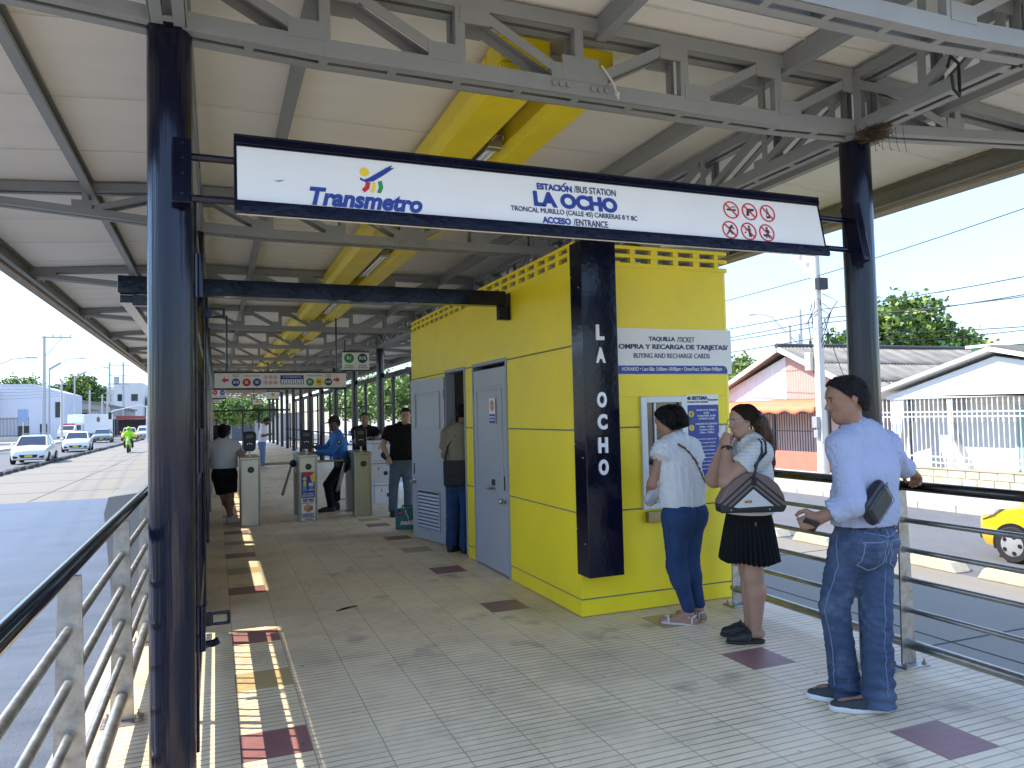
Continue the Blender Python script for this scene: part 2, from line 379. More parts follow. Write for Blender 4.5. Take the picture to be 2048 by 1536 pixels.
for i in range(-2, 13):
    x0 = .1+i*P; x1 = min(x0+P, 4.22) if x0 < 4.2 else x0
    x0 = max(x0, -.62)
    if i == -2: x0 = -.62
    if x1 <= x0: continue
    ys = sorted(j for (a, j) in special if a == i)
    y = -8.0
    for j in ys:
        q(x0, x1, y, .17+j*P, 0); q(x0, x1, .17+j*P, .17+(j+1)*P, special[(i, j)]); y = .17+(j+1)*P
    q(x0, x1, y, 62, 0)
fl = struct(mb.build('platform_floor', [TB, TR, TO], fix=False))
EDGE = mat('platform_edge_concrete', (.45, .43, .37), .8, var=.12, scale=6, bump=.3, bscale=60, dirt=(.2, .18, .15), dirt_scale=3)
mb = MB(); mb.box(4.22, 4.36, -8, 62, -1.2, .002); mb.box(-.74, -.62, -8, 62, -1.2, .002); mb.box(-.62, 4.22, -8, 62, -1.2, -.01)
struct(mb.build('platform_base', EDGE))
for (x, y, rr, rz) in ((1.0, 6.35, .09, .5),):
    pts = [(x-.09, y-.05, .006), (x-.03, y-.012, .008), (x+.03, y+.005, .012), (x+.1, y+.05, .006)]
    tag(MB().tube(pts, [.004, .009, .007, .004], 6).build('dead_leaf', mat('dark_leaf', (.03, .025, .02), .8)), 'thin dark dry leaf lying on the cream tiles before the booth', 'leaf')

# ================================================================ pillars
BAY = 3.6; TY = [3.45]+[7.05+BAY*i for i in range(15)]
XL, XR = -.172, 3.69
def pillar(x, y, top, label):
    t = thing('pillar', label, 'pillar', (x, y, 0), 0, 'round navy pillars under the canopy')
    MB().lathe([(.09, 0), (.09, top)], 32).build('shaft', PILLARM, t, smooth=True)
    MB().lathe([(.09, top), (.06, top+.012), (.06, top+.07)], 20).build('cap', GREY, t, smooth=True)
    mb = MB(); mb.box(-.1, .1, -.1, .1, 0, .014)
    mb.build('base_plate', GREY, t, bevel=.004)
    return t
for i, y in enumerate(TY):
    if i == 0:
        pillar(XL, y, 3.27, 'nearest navy pillar at the left railing, holding the left end of the white station sign')
        pr = pillar(XR, y, 3.2, 'navy pillar behind the man in the blue shirt, right end of the station sign')
    else:
        names = ['left row pillar behind the nearest one, beside the folded dark gate', 'left row pillar level with the open grey door', 'left row pillar just beyond the turnstiles']
        pillar(XL, y, 3.24, names[i-1] if i <= 3 else 'distant navy pillar in the left row beyond the turnstiles')
        if i >= 3: pillar(XR, y, 3.24, 'navy pillar behind the men waiting by the cartons' if i in (4,) else 'distant navy pillar in the right row beyond the turnstiles')

# ================================================================ canopy: deck, trusses, purlins, eave beams
DECK = mat('cream_roof_underside', (.88, .83, .73), .65, var=.05, scale=2.5, bump=.25, bscale=5, dirt=(.62, .58, .49), dirt_amt=.25, dirt_scale=1.4, stretch=(.35, 1, 1))
canopy = thing('canopy', 'long station canopy of grey steel trusses under cream roof panels', 'canopy', (1.76, 3.45, 3.3))
cpar = canopy
def W(o):   # child built in world coordinates
    o.matrix_parent_inverse = Matrix.Translation(-canopy.location); return o
EL, ER = -2.22, 5.76
Y0, Y1 = 1.9, TY[-1]+2
def roof_z(x):
    if x < XL-.05: return 3.66-(XL-.05-x)*.075
    if x > XR+.05: return 3.66-(x-XR-.05)*.075
    return 3.66
mb = MB()
xs = [EL, -1.6, -.95, XL-.05, .45, 1.1, 1.76, 2.4, 3.1, XR+.05, 4.4, 5.1, ER]
ys = np.arange(Y0, Y1+.01, .6)
vs = [(x, y, roof_z(x)+.012*math.sin(x*3.1+y*.7)*math.sin(y*1.9+x)) for y in ys for x in xs]
nx = len(xs)
fs = [(j*nx+i, j*nx+i+1, (j+1)*nx+i+1, (j+1)*nx+i) for j in range(len(ys)-1) for i in range(nx-1)]
vs2 = [(x, y, z+.08) for x, y, z in vs]; o_ = len(vs)
mb.add(vs, [f[::-1] for f in fs]); mb.add(vs2, fs)
rim = [i for i in range(nx)]
for j in range(len(ys)-1):
    for a in (j*nx, j*nx+nx-1): mb.f.append((a, a+nx, o_+a+nx, o_+a)); mb.mi.append(0)
for i in range(nx-1):
    for b_ in (0, (len(ys)-1)*nx): mb.f.append((b_+i, b_+i+1, o_+b_+i+1, o_+b_+i)); mb.mi.append(0)
W(mb.build('roof_deck', DECK, canopy, smooth=True, angle=60))
# seams between roof panels
mb = MB(); sm = mat('panel_seam', (.7, .67, .6), .7)
for y in np.arange(Y0+.3, 40, 1.0):
    for a, b in ((EL+.05, XL-.05), (XL-.05, XR+.05), (XR+.05, ER-.05)):
        mb.bar((a, y, roof_z(a)-.014), (b, y, roof_z(b)-.014), .006, .004)
W(mb.build('panel_seam', sm, canopy))

def angle_chord(mb, p, q, h=.082, fl=.05, t=.007, side=1):
    """steel angle: vertical leg and a bottom flange turned inwards (along +-y for transverse trusses)"""
    p = Vector(p); q = Vector(q); d = (q-p).normalized(); sx = d.cross(Vector((0, 0, 1))).normalized()*side
    mb.bar(p, q, t, h)
    o = Vector((0, 0, -h/2+t/2)); mb.bar(p+o+sx*(fl/2), q+o+sx*(fl/2), fl, t)
def web(mb, p, q, w=.05, t=.005, side=1, up=None):
    p = Vector(p); q = Vector(q); d = (q-p).normalized(); nrm = Vector(up)
    mb.bar(p, q, w, t, up=nrm)
    e = d.cross(nrm).normalized()*(w/2-.003); mb.bar(p+e+nrm*side*.02, q+e+nrm*side*.02, t, .04, up=nrm)
ZB, ZT = 3.255, 3.6
def transverse(y, far=False, wings=True):
    mb = MB(); nodes = [XL+(XR-XL)*k/6 for k in range(7)]
    zb = lambda x: ZB+.05*(min(1, max(0, (abs(x-1.76)-1.25)/.7)))*.6
    planes = ((-.07, 1), (.07, -1))
    for dy, sd in planes:
        yy = y+dy
        for a, b in zip(nodes[:-1], nodes[1:]):
            angle_chord(mb, (a, yy, zb(a)), (b, yy, zb(b)), side=-sd)
        angle_chord(mb, (XL, yy, ZT), (XR, yy, ZT), h=.075, side=-sd)
        for k, x in enumerate(nodes):
            web(mb, (x, yy, zb(x)), (x, yy, ZT), side=sd, up=(0, 1, 0))
            if 0 <= k < 3: a, b = (nodes[k], ZT), (nodes[k+1], zb(nodes[k+1]))
            elif k > 3: a, b = (nodes[k], ZT), (nodes[k-1], zb(nodes[k-1]))
            else: continue
            dx = .07 if b[0] > a[0] else -.07
            web(mb, (a[0]+dx, yy, a[1]-.03), (b[0]-dx, yy, b[1]+.05), side=sd, up=(0, 1, 0), t=.006)
            if not far:   # gusset plates
                g = .5 if k < 3 else -.5
                mb.box(min(b[0], b[0]-dx*2.3), max(b[0], b[0]-dx*2.3), yy-.0065, yy+.0065, b[1]+.03, b[1]+.115)
                mb.box(min(a[0], a[0]+dx*2.2), max(a[0], a[0]+dx*2.2), yy-.0065, yy+.0065, a[1]-.11, a[1]-.03)
        mb.box(1.66, 1.87, yy-.0075, yy+.0075, ZB+.035, ZB+.16)
        if wings:
            for s, x0, xe in ((-1, XL, EL), (1, XR, ER)):
                ze = 3.44
                angle_chord(mb, (x0, yy, ZT), (xe, yy, ze+.035), h=.07, side=-sd*s)
                angle_chord(mb, (x0, yy, zb(x0)), (xe, yy, ze), h=.06, side=-sd*s)
                xm = x0+(xe-x0)*.4; zt = ZT+(ze+.035-ZT)*.4; z0 = zb(x0); zm = z0+(ze-z0)*.4
                web(mb, (xm, yy, zm), (xm, yy, zt), side=sd, up=(0, 1, 0))
                web(mb, (x0+s*.08, yy, z0+.3), (xm-s*.07, yy, zm+.03), side=sd, up=(0, 1, 0), t=.006)
                mb.box(min(xm-.1, xm), max(xm+.05, xm), yy-.0065, yy+.0065, zm+.02, zm+.09)
                mb.box(min(xe, xe-s*.4), max(xe, xe-s*.4), yy-.0062, yy+.0062, ze-.02, ze+.05)
    for x in nodes[1:-1] if far else [n_+.32*e for n_ in nodes[:-1] for e in (0, 1)]:   # batten plates under the chord
        mb.box(x-.02, x+.02, y-.07, y+.07, zb(x)-.041, zb(x)-.035)
    if not far:
        for k in range(3):
            for s in (-1, 1):
                st = len(mb.v); mb.lathe([(.014, 0), (.014, .012)], 8); mb.xf(T_(1.76+s*(.07+.04*k), y-.075, ZB) @ Matrix.Rotation(R_(90), 4, 'X'), st)
    return W(mb.build('truss', GREY, canopy))
transverse(2.36)
for i, y in enumerate(TY): transverse(y, far=i > 4)
def longitudinal(x, ya, yb, far=False, n=5):
    mb = MB(); ln = (yb-ya)/n
    for dx, sd in ((-.07, 1), (.07, -1)):
        xx = x+dx
        angle_chord(mb, (xx, ya+.09, ZB+.02), (xx, yb-.09, ZB+.02), h=.07, side=sd); angle_chord(mb, (xx, ya+.09, ZT-.01), (xx, yb-.09, ZT-.01), h=.06, side=sd)
        for k in range(n+1):
            y = min(max(ya+ln*k, ya+.1), yb-.1); web(mb, (xx, y, ZB+.02), (xx, y, ZT), side=sd, up=(1, 0, 0))
            if k < n:
                a = (xx, y+.05, ZT-.04); b = (xx, y+ln-.06, ZB+.05)
                if k >= n/2: a, b = (xx, y+ln-.05, ZT-.04), (xx, y+.06, ZB+.05)
                web(mb, a, b, side=sd, up=(1, 0, 0), t=.006)
                mb.box(xx-.0065, xx+.0065, y-.04, y+.11, ZB+.03, ZB+.1)
    for k in range(2*n):
        y = ya+ln*(k+.5)/2; mb.box(x-.07, x+.07, y-.02, y+.02, ZB-.014, ZB-.008)
    return W(mb.build('truss', GREY, canopy))
for i in range(9):
    ya = TY[i-1] if i else 2.36
    yb = TY[i]
    for x in (XL, XR): longitudinal(x, ya, yb, n=2 if i == 0 else 5)
for x in (XL, XR): longitudinal(x, TY[8], TY[-1], n=30)
def purlin(x, ya, yb, h=.11, w=.06):
    mb = MB(); z = roof_z(x)-.016
    mb.box(x-w/2, x-w/2+.006, ya, yb, z-h, z); mb.box(x-w/2+.006, x+w/2, ya, yb, z-h, z-h+.006); mb.box(x+w/2-.006, x+w/2, ya, yb, z-h+.006, z-h+.028)
    mb.box(x-w/2+.006, x+w/2, ya, yb, z-.006, z)
    return W(mb.build('purlin', GREY, canopy))
for x in (-.95, .45, 3.12, 4.45): purlin(x, Y0, Y1)
purlin(1.9, Y0, 3.4)
FASC = mat('eave_beam_paint', (.2, .195, .17), .5, var=.12, scale=5, dirt=(.12, .1, .075), dirt_amt=.5)
TRIM = mat('weathered_eave_trim', (.36, .3, .22), .6, var=.25, scale=10, stretch=(6, .6, 6), dirt=(.14, .11, .08), dirt_amt=.6, dirt_scale=6)
for s, xo in ((-1, EL), (1, ER-.06)):
    xe = xo-s*.12
    mb = MB(); mb.box(min(xe, xe+s*.008), max(xe, xe+s*.008), Y0, Y1, 3.36, 3.52); mb.box(min(xe, xe-s*.06), max(xe, xe-s*.06), Y0, Y1, 3.355, 3.363); mb.box(min(xe, xe-s*.06), max(xe, xe-s*.06), Y0, Y1, 3.505, 3.512)
    W(mb.build('eave_beam', FASC, canopy))
    mb = MB(); a, b = xe+s*.02, xe+s*.11
    mb.prism([(a, 3.33), (b, 3.31), (b+s*.02, 3.34), (b+s*.02, 3.62), (b, 3.62), (b-s*.005, 3.35), (a, 3.37)], Y0, Y1)
    W(mb.build('gutter', TRIM, canopy))
    for y in TY[:10]:   # splice plate with bolts where each truss meets the eave
        mb = MB()
        mb.box(min(xe-s*.02, xe-s*.3), max(xe-s*.02, xe-s*.3), y-.09, y+.09, 3.395, 3.402)
        for k in range(4):
            mb.lathe([(.012, 0), (.012, .03)], 6, (xe-s*(.08+.05*(k // 2)), y-.05+.1*(k % 2), 3.37))
        W(mb.build('splice_plate', mat('galvanised_plate', (.5, .5, .48), .4, .6), canopy))
mb = MB()   # closing beam at the near end of the roof
mb.box(EL, ER, Y0-.01, Y0-.002, 3.5, 3.7); W(mb.build('end_fascia', FASC, canopy))

# cable ducts of yellow sheet with strip lamps between
YD = mat('yellow_duct_paint', (.9, .7, .012), .35, var=.06, scale=3, bump=.05, bscale=12, dirt=(.4, .3, .02), dirt_amt=.25)
dz0, dz1 = 3.41, 3.59
for xa, xb, lb in ((1.42, 1.71, 'yellow sheet metal cable duct running along the canopy ridge, left of the strip lamps'), (1.88, 2.1, 'yellow sheet metal cable duct running along the canopy ridge, right of the strip lamps')):
    t = thing('cable_duct', lb, 'cable duct', ((xa+xb)/2, 3.62, dz0)); c = (xa+xb)/2; hw = (xb-xa)/2
    mb = MB(); mb.prism([(-hw+.05, 0), (hw-.0, 0), (hw, .035), (hw, dz1-dz0), (-hw, dz1-dz0), (-hw, .05)], .24, 40); mb.build('trough', YD, t, bevel=.004)
    mb = MB(); mb.box(-hw, hw, 0, .23, .06, dz1-dz0+.02); mb.box(-hw+.01, hw-.01, .02, .4, .02, .058); mb.build('end_box', YD, t, bevel=.006)
    mb = MB()
    for k in range(3): mb.box(-.1+.08*k, -.06+.08*k, .3, .34, .012, .0195)
    build_each(mb, 'cable_slot', BLACK, t)
TUBE = mat('lamp_tube_glass', (.85, .85, .82), .15, var=.05, spec=.8)
for i in range(9):
    t = thing('strip_lamp', 'unlit strip lamp between the yellow ducts, %s' % ('nearest of the row, above the station sign' if i == 0 else 'farther along the canopy'), 'lamp', (1.8, 4.75+i*BAY, 3.44), 0, 'strip lamps along the canopy')
    mb = MB(); mb.box(-.05, .05, 0, 1.3, .01, .06); mb.build('lamp_body', STEEL, t, bevel=.006)
    mb = MB(); mb.tube([(-.018, .05, -.012), (-.018, 1.25, -.012)], .016, 10); mb.tube([(.022, .05, -.012), (.022, 1.25, -.012)], .016, 10); build_each(mb, 'lamp_tube', TUBE, t, smooth=True)
    mb = MB(); mb.box(-.055, .055, -.02, .05, -.03, .055); mb.box(-.055, .055, 1.25, 1.32, -.03, .055); build_each(mb, 'lamp_holder', STEEL, t, bevel=.008)
    mb = MB(); mb.tube([(-.04, -.05, .01), (-.02, -.1, .03), (0, -.06, .05), (.03, -.09, .04), (.05, -.03, .03)], .008, 6); mb.build('wire', STEEL, t, smooth=True)
mb = MB(); mb.box(1.72, 1.87, 3.7, 40, 3.575, 3.585); tag(mb.build('lamp_rail', GREY), 'grey mounting rail carrying the strip lamps between the yellow ducts', 'rail')

# nest, loose wires
mb = MB()
for k in range(300):
    a = random.uniform(0, 6.28); rr = random.uniform(0, .075); p = Vector((3.67+rr*math.cos(a)*.9, 3.28+rr*math.sin(a)*1.4, 3.2+random.uniform(-.03, .05)))
    d = Vector((random.gauss(0, 1), random.gauss(0, 1), random.gauss(0, .45))).normalized()*random.uniform(.02, .06); mb.tube([p-d, p+d*.2+Vector((0, 0, random.uniform(-.015, .015))), p+d], .0016, 4, False)
for k in range(5):
    p = Vector((3.69, 3.1+.05*k, 3.2)); mb.tube([p, p+Vector((.03, .02, -.08)), p+Vector((.0, -.02, -.17+.02*k))], .0015, 4, False)
tag(mb.build('bird_nest', mat('dry_twigs', (.09, .055, .03), .9, var=.4)), 'ragged bird nest of dry twigs lodged in the truss above the right pillar', 'nest')
mb = MB(); mb.tube([(3.42, 2.6, 3.27), (3.47, 2.62, 3.34), (3.5, 2.6, 3.3), (3.5, 2.6, 3.18), (3.47, 2.58, 3.12), (3.43, 2.58, 3.15), (3.42, 2.58, 3.22)], .008, 8)
tag(mb.build('loose_cable', BLACK, smooth=True), 'short black cable end looped over the near right truss', 'cable')
mb = MB(); mb.tube([(1.88, 3.36, 3.38), (1.93, 3.33, 3.28), (1.95, 3.32, 3.2)], .006, 6); mb.ball((1.945, 3.32, 3.225), .012)
tag(mb.build('hook_rod', mat('pale_rod', (.6, .57, .5), .5), smooth=True), 'thin pale metal rod hooked over the lower chord of the near truss', 'rod')
# ================================================================ ticket booth
BX0, BX1, BY0, BY1, BT = 2.62, 4.1, 5.24, 10.5, 2.93
MORT = mat('grey_mortar', (.2, .2, .19), .85)
INNER = mat('booth_inside_plaster', (.42, .41, .38), .8)
REVEAL = mat('bare_block_reveal', (.55, .54, .52), .8)
booth = thing('ticket_booth', 'bright yellow ticket booth with two grey doors and a row of vent blocks', 'booth', (BX0, BY0, 0))
def B(o): o.matrix_parent_inverse = Matrix.Translation((-BX0, -BY0, 0)); return o
joints = [0, .135, .80, 1.445, 2.11, 2.76]
mb = MB()
# side wall (x = BX0): panels between the mortar joints, leaving the two door openings
DO = [(6.72, 7.75), (8.02, 8.8)]          # closed door, open doorway
def side(y0, y1, z0, z1): mb.box(BX0, BX0+.03, y0, y1, z0+.006, z1-.006)
for a, b in zip(joints[:-1], joints[1:]):
    if a < 2.1:
        side(BY0, DO[0][0], a, b); side(DO[0][1], DO[1][0], a, b); side(DO[1][1], BY1, a, b)
    else: side(BY0, BY1, a, b)
# front wall
WX0, WX1, WZ0, WZ1 = 3.2, 3.62, .79, 1.70
fj = [0, .135, .80, 1.455, 2.76]
rc = .06
for a, b in zip(fj[:-1], fj[1:]):
    if a >= .135 and b <= 2.2: pass
    segs = [(BX0+.03, BX1-rc)]
    if b > WZ0 and a < WZ1 and a > .5: segs = [(BX0+.03, WX0), (WX1, BX1-rc)]
    for u, v in segs: mb.box(u, v, BY0, BY0+.03, a+.006, (b if b < 2 else WZ1)-.006*(b < 2))
mb.box(BX0+.03, BX1-rc, BY0, BY0+.03, WZ1, 2.754)
# rounded right corner
mb.prism([(BX1-rc+rc*math.sin(R_(t)), BY0+rc-rc*math.cos(R_(t))) for t in range(0, 91, 10)]+[(BX1-rc, BY0+rc)], .006, 2.754, 'xy')
mb.box(BX1-.03, BX1, BY0+rc, BY1, .006, 2.754); mb.box(BX0+.03, BX1, BY1-.03, BY1, .006, 2.754)
# vent courses along the top: yellow bars with open blocks between
for z0, z1 in ((2.754, 2.79), (2.832, 2.862), (2.902, BT)):
    mb.box(BX0, BX0+.03, BY0, BY1, z0, z1); mb.box(BX0+.03, BX1-.02, BY0, BY0+.03, z0, z1); mb.box(BX1-.03, BX1, BY0+.03, BY1, z0, z1)
    mb.prism([(BX1-.02, BY0), (BX1+.0, BY0+.008), (BX1+.004, BY0+.03), (BX1-.02, BY0+.03)], z0+.001, z1-.001, 'xy')
xv = [BX0+.03, 2.78, 2.94, 2.995, 3.155, 3.205, 3.365, 3.41, 3.57, 3.62, 3.78, 3.83, 3.98]
posts = [(2.65, 2.79), (2.93, 2.985), (3.14, 3.18), (3.335, 3.395), (3.55, 3.595), (3.75, 3.81), (3.965, 4.0)]
yps = []; y = BY0+.1
k = 0
while y < BY1-.1:
    g = .05 if k % 2 else .07; yps.append((y+.16, y+.16+g)); y += .16+g; k += 1
for z0, z1 in ((2.79, 2.832), (2.862, 2.902)):
    for a, b in posts: mb.box(a, b, BY0, BY0+.03, z0, z1)
    mb.box(BX0, BX0+.03, BY0, BY0+.1, z0, z1)
    for a, b in yps: mb.box(BX0, BX0+.03, a, b, z0, z1)
B(mb.build('wall', YELL, booth, bevel=.003))
mb = MB()
mb.box(BX0+.012, BX0+.1, BY0+.012, DO[0][0], 0, 2.75); mb.box(BX0+.012, BX0+.1, DO[0][1], DO[1][0], 0, 2.75); mb.box(BX0+.012, BX0+.1, DO[1][1], BY1-.012, 0, 2.75)
mb.box(BX0+.012, BX0+.1, DO[0][0], DO[0][1], 2.12, 2.75); mb.box(BX0+.012, BX0+.1, DO[1][0], DO[1][1], 2.12, 2.75)
mb.box(BX0+.1, WX0, BY0+.012, BY0+.1, 0, 2.75); mb.box(WX1, BX1-.062, BY0+.012, BY0+.1, 0, 2.75); mb.box(WX0, WX1, BY0+.012, BY0+.1, 0, WZ0); mb.box(WX0, WX1, BY0+.012, BY0+.1, WZ1, 2.75)
B(mb.build('mortar_core', MORT, booth))
mb = MB()
for a, b in posts: mb.box(a-.004, b+.03, BY0+.031, BY0+.15, 2.755, 2.925)
for a, b in yps: mb.box(BX0+.031, BX0+.15, a-.004, b+.03, 2.755, 2.925)
for z0, z1 in ((2.745, 2.788), (2.834, 2.86), (2.904, 2.926)):
    mb.box(BX0+.032, BX0+.145, BY0+.16, BY1, z0, z1); mb.box(BX0+.16, BX1-.04, BY0+.032, BY0+.145, z0, z1)
B(mb.build('vent_block', REVEAL, booth))
mb = MB(); mb.box(BX0+.16, BX1-.05, BY0+.16, BY1-.05, 2.66, 2.7); mb.box(BX1-.06, BX1-.032, BY0+.1, BY1-.05, 0, 2.7); mb.box(BX0+.12, BX1-.06, 7.8, 7.9, 0, 2.65); mb.box(BX0+.12, BX1-.06, 9.2, 9.26, 0, 2.65)
B(mb.build('inner_wall', INNER, booth))
# service window
FRAME = mat('white_aluminium_frame', (.66, .67, .66), .4, .1, var=.05)
GLASS = mat('dark_window_glass', (.02, .025, .025), .06, spec=.8)
win = thing('t', '', '', (0, 0, 0)); bpy.data.objects.remove(win)
mb = MB()
for a in ((WX0-.012, WX0+.045, WZ0, WZ1), (WX1-.045, WX1+.012, WZ0, WZ1), (WX0+.045, WX1-.045, WZ1-.05, WZ1), (WX0+.045, WX1-.045, WZ0, WZ0+.045)):
    mb.box(a[0], a[1], BY0-.022, BY0+.05, a[2], a[3])
wf = B(mb.build('window', FRAME, booth, bevel=.004))
mb = MB(); mb.box(WX0+.045, WX1-.045, BY0+.018, BY0+.024, WZ0+.045, WZ1-.05); mb.build('pane', GLASS, wf)
mb = MB(); mb.box(WX0+.125, WX0+.14, BY0+.001, BY0+.018, WZ0+.045, WZ1-.05)
mb.build('mullion', FRAME, wf)
mb = MB(); mb.box(WX0+.008, WX0+.3, BY0-.05, BY0-.002, .69, .775); mb.build('cash_tray', mat('brassy_steel', (.35, .28, .14), .45, .8, dirt=(.1, .08, .04)), wf, bevel=.006)
# doors
DOORM = mat('grey_blue_door_paint', (.40, .42, .435), .38, var=.04, scale=2, bump=.04, bscale=30, dirt=(.22, .24, .25), dirt_amt=.25)
DFR = mat('door_frame_paint', (.3, .33, .36), .45, var=.05)
def door(name, w_, mat4, louver, parent):
    """leaf in local x (0..w_, hinge at 0), thickness along y, outside face at y = 0"""
    mb = MB(); H_ = 2.055; mb.box(0, w_, 0, .04, .02, H_)
    st = 0
    if louver:
        # upper fixed panel, raised bead
        for a in ((.1, w_-.12, 1.42, 1.435), (.1, w_-.12, 1.875, 1.89), (.1, .115, 1.435, 1.875), (w_-.135, w_-.12, 1.435, 1.875)): mb.box(a[0], a[1], -.012, 0, a[2], a[3])
        for a in ((.13, w_-.15, 1.46, 1.47), (.13, w_-.15, 1.84, 1.85), (.13, .14, 1.47, 1.84), (w_-.16, w_-.15, 1.47, 1.84)): mb.box(a[0], a[1], -.006, 0, a[2], a[3])
        for a in ((.13, w_-.15, .15, .17), (.13, w_-.15, .63, .65), (.13, .15, .17, .63), (w_-.17, w_-.15, .17, .63)): mb.box(a[0], a[1], -.015, 0, a[2], a[3])
    else:
        for a in ((.1, w_-.1, .985, 1.0), (.1, w_-.1, 1.83, 1.845), (.1, .115, 1.0, 1.83), (w_-.115, w_-.1, 1.0, 1.83)): mb.box(a[0], a[1], -.01, 0, a[2], a[3])
        for a in ((.1, w_-.1, 1.87, 1.88),): mb.box(a[0], a[1], -.006, 0, a[2], a[3])
    mb.xf(mat4); d = mb.build(name, DOORM, parent, bevel=.002); B(d)
    if louver:
        mb = MB(); mb.box(.15, w_-.17, -.002, -.0005, .17, .63); mb.xf(mat4); mb.build('louver_shade', mat('louver_shade_dark', (.03, .03, .035), .8), d)  # near-black plate: shade between the slats put in as colour
        mb = MB()
        for k in range(10):
            z = .178+.0445*k; mb.prism([(-.0145, z), (-.0125, z-.002), (-.002, z+.024), (-.004, z+.027)], .15, w_-.17, 'yz')
        mb.xf(mat4); mb.build('louver', DOORM, d)
    mb = MB(); xk = w_-.07; st = 0
    mb.lathe([(.03, 0), (.032, .008), (.014, .014), (.014, .03), (.028, .036), (.03, .055), (.018, .068)], 16); mb.xf(mat4 @ T_(xk, 0, .74) @ Matrix.Rotation(R_(90), 4, 'X'))
    mb.build('handle', STEEL, d, smooth=True)
    mb = MB(); mb.box(xk-.012, xk+.008, -.006, 0, .84, .98); mb.xf(mat4); mb.build('lock_plate', BLACK, d)
    mb = MB()
    for z in (.25, 1.05, 1.8): mb.tube([(-.006, -.006, z), (-.006, -.006, z+.1)], .008, 8)
    mb.xf(mat4); build_each(mb, 'hinge', DFR, d, smooth=True)
    return d
def jamb(y0, y1, nm):
    mb = MB(); mb.box(BX0-.012, BX0+.11, y0, y0+.03, 0, 2.1); mb.box(BX0-.012, BX0+.11, y1-.03, y1, 0, 2.1); mb.box(BX0-.012, BX0+.11, y0, y1, 2.1, 2.135)
    B(mb.build('door_frame', DFR, booth, bevel=.003))
for a, b in DO: jamb(a, b, '')
# closed door, hinge on the far jamb: local x runs towards the camera (-y), outside face looks along -x
M1 = T_(BX0-.006, DO[0][1]-.034, 0) @ Matrix(((0, 1, 0, 0), (-1, 0, 0, 0), (0, 0, 1, 0), (0, 0, 0, 1)))
d1 = door('door', DO[0][1]-DO[0][0]-.07, M1, False, booth)
mb = MB(); mb.box(.5, .62, -.07, -.002, .83, .84); mb.add([(.5, -.002, .84), (.62, -.002, .84), (.62, -.09, .875), (.5, -.09, .875)], [(0, 1, 2, 3)]); mb.xf(M1); mb.build('mail_flap', STEEL, d1, fix=False)
mb = MB(); mb.box(.52, .62, -.003, -.001, .87, .93); mb.xf(M1); mb.build('slot', BLACK, d1)
# open leaf hinged at the far jamb of the doorway, swung almost flat against the wall; louvre side towards us
ang = math.atan2(.93, -.2)
M2 = T_(BX0-.03, DO[1][1]-.01, 0) @ Matrix.Rotation(ang, 4, 'Z') @ Matrix.Rotation(0, 4, 'Z')
M2 = M2 @ Matrix(((1, 0, 0, 0), (0, -1, 0, 0), (0, 0, 1, 0), (0, 0, 0, 1)))
d2o = door('door', .9, M2, True, booth); d2o['label'] = 'open grey door leaf with louvre at its foot'
# notice on the closed door
nt_ = thing('notice', 'small white staff-only notice with red circle on the closed grey door', 'notice', (BX0-.02, 7.1, 1.62), R_(-90))
mb = MB(); mb.box(-.085, .085, -.002, .002, -.13, .13); mb.build('plate', WHITE, nt_)
mb = MB(); mb.box(-.08, .08, -.0035, -.0022, -.125, -.03); mb.build('blue_field', BLUE, nt_)
join([text('SOLO PERSONAL', .02, WPRINT, M=T_(0, -.005, -.06), bold=.02), text('AUTORIZADO', .02, WPRINT, M=T_(0, -.005, -.09), bold=.02)], 'lettering', nt_)
def ring(m, r, w_, depth=.001, n=32):
    mb = MB(); vs = []
    for rr in (r, r-w_):
        for k in range(n): t = 2*math.pi*k/n; vs += [(rr*math.cos(t), -depth, rr*math.sin(t)), (rr*math.cos(t), depth, rr*math.sin(t))]
    fs = []
    for k in range(n):
        a, b = 2*k, 2*((k+1) % n); c, d = a+2*n, b+2*n
        fs += [(a, b, d, c), (a+1, c+1, d+1, b+1), (a, a+1, b+1, b), (c, d, d+1, c+1)]
    return mb.add(vs, fs)
def disc(mb, x, z, r, d0, d1, n=28):
    return mb.prism([(x+r*math.cos(2*math.pi*k/n), z+r*math.sin(2*math.pi*k/n)) for k in range(n)], d0, d1, 'xz')
mb = ring(None, .055, .01); mb.xf(T_(0, -.0035, .055)); mb.build('red_ring', RED, nt_)
mb = MB(); mb.box(-.012, .012, -.0035, -.0022, .02, .07); disc(mb, 0, .083, .011, -.0035, -.0022); mb.build('figure', KPRINT, nt_)
mb = MB(); mb.bar((-.036, -.004, .093), (.036, -.004, .017), .001, .009, up=(0, 0, 1)); mb.build('red_bar', RED, nt_)
mb = MB(); mb.box(-.03, .03, -.03, -.0, -.04, .04); 
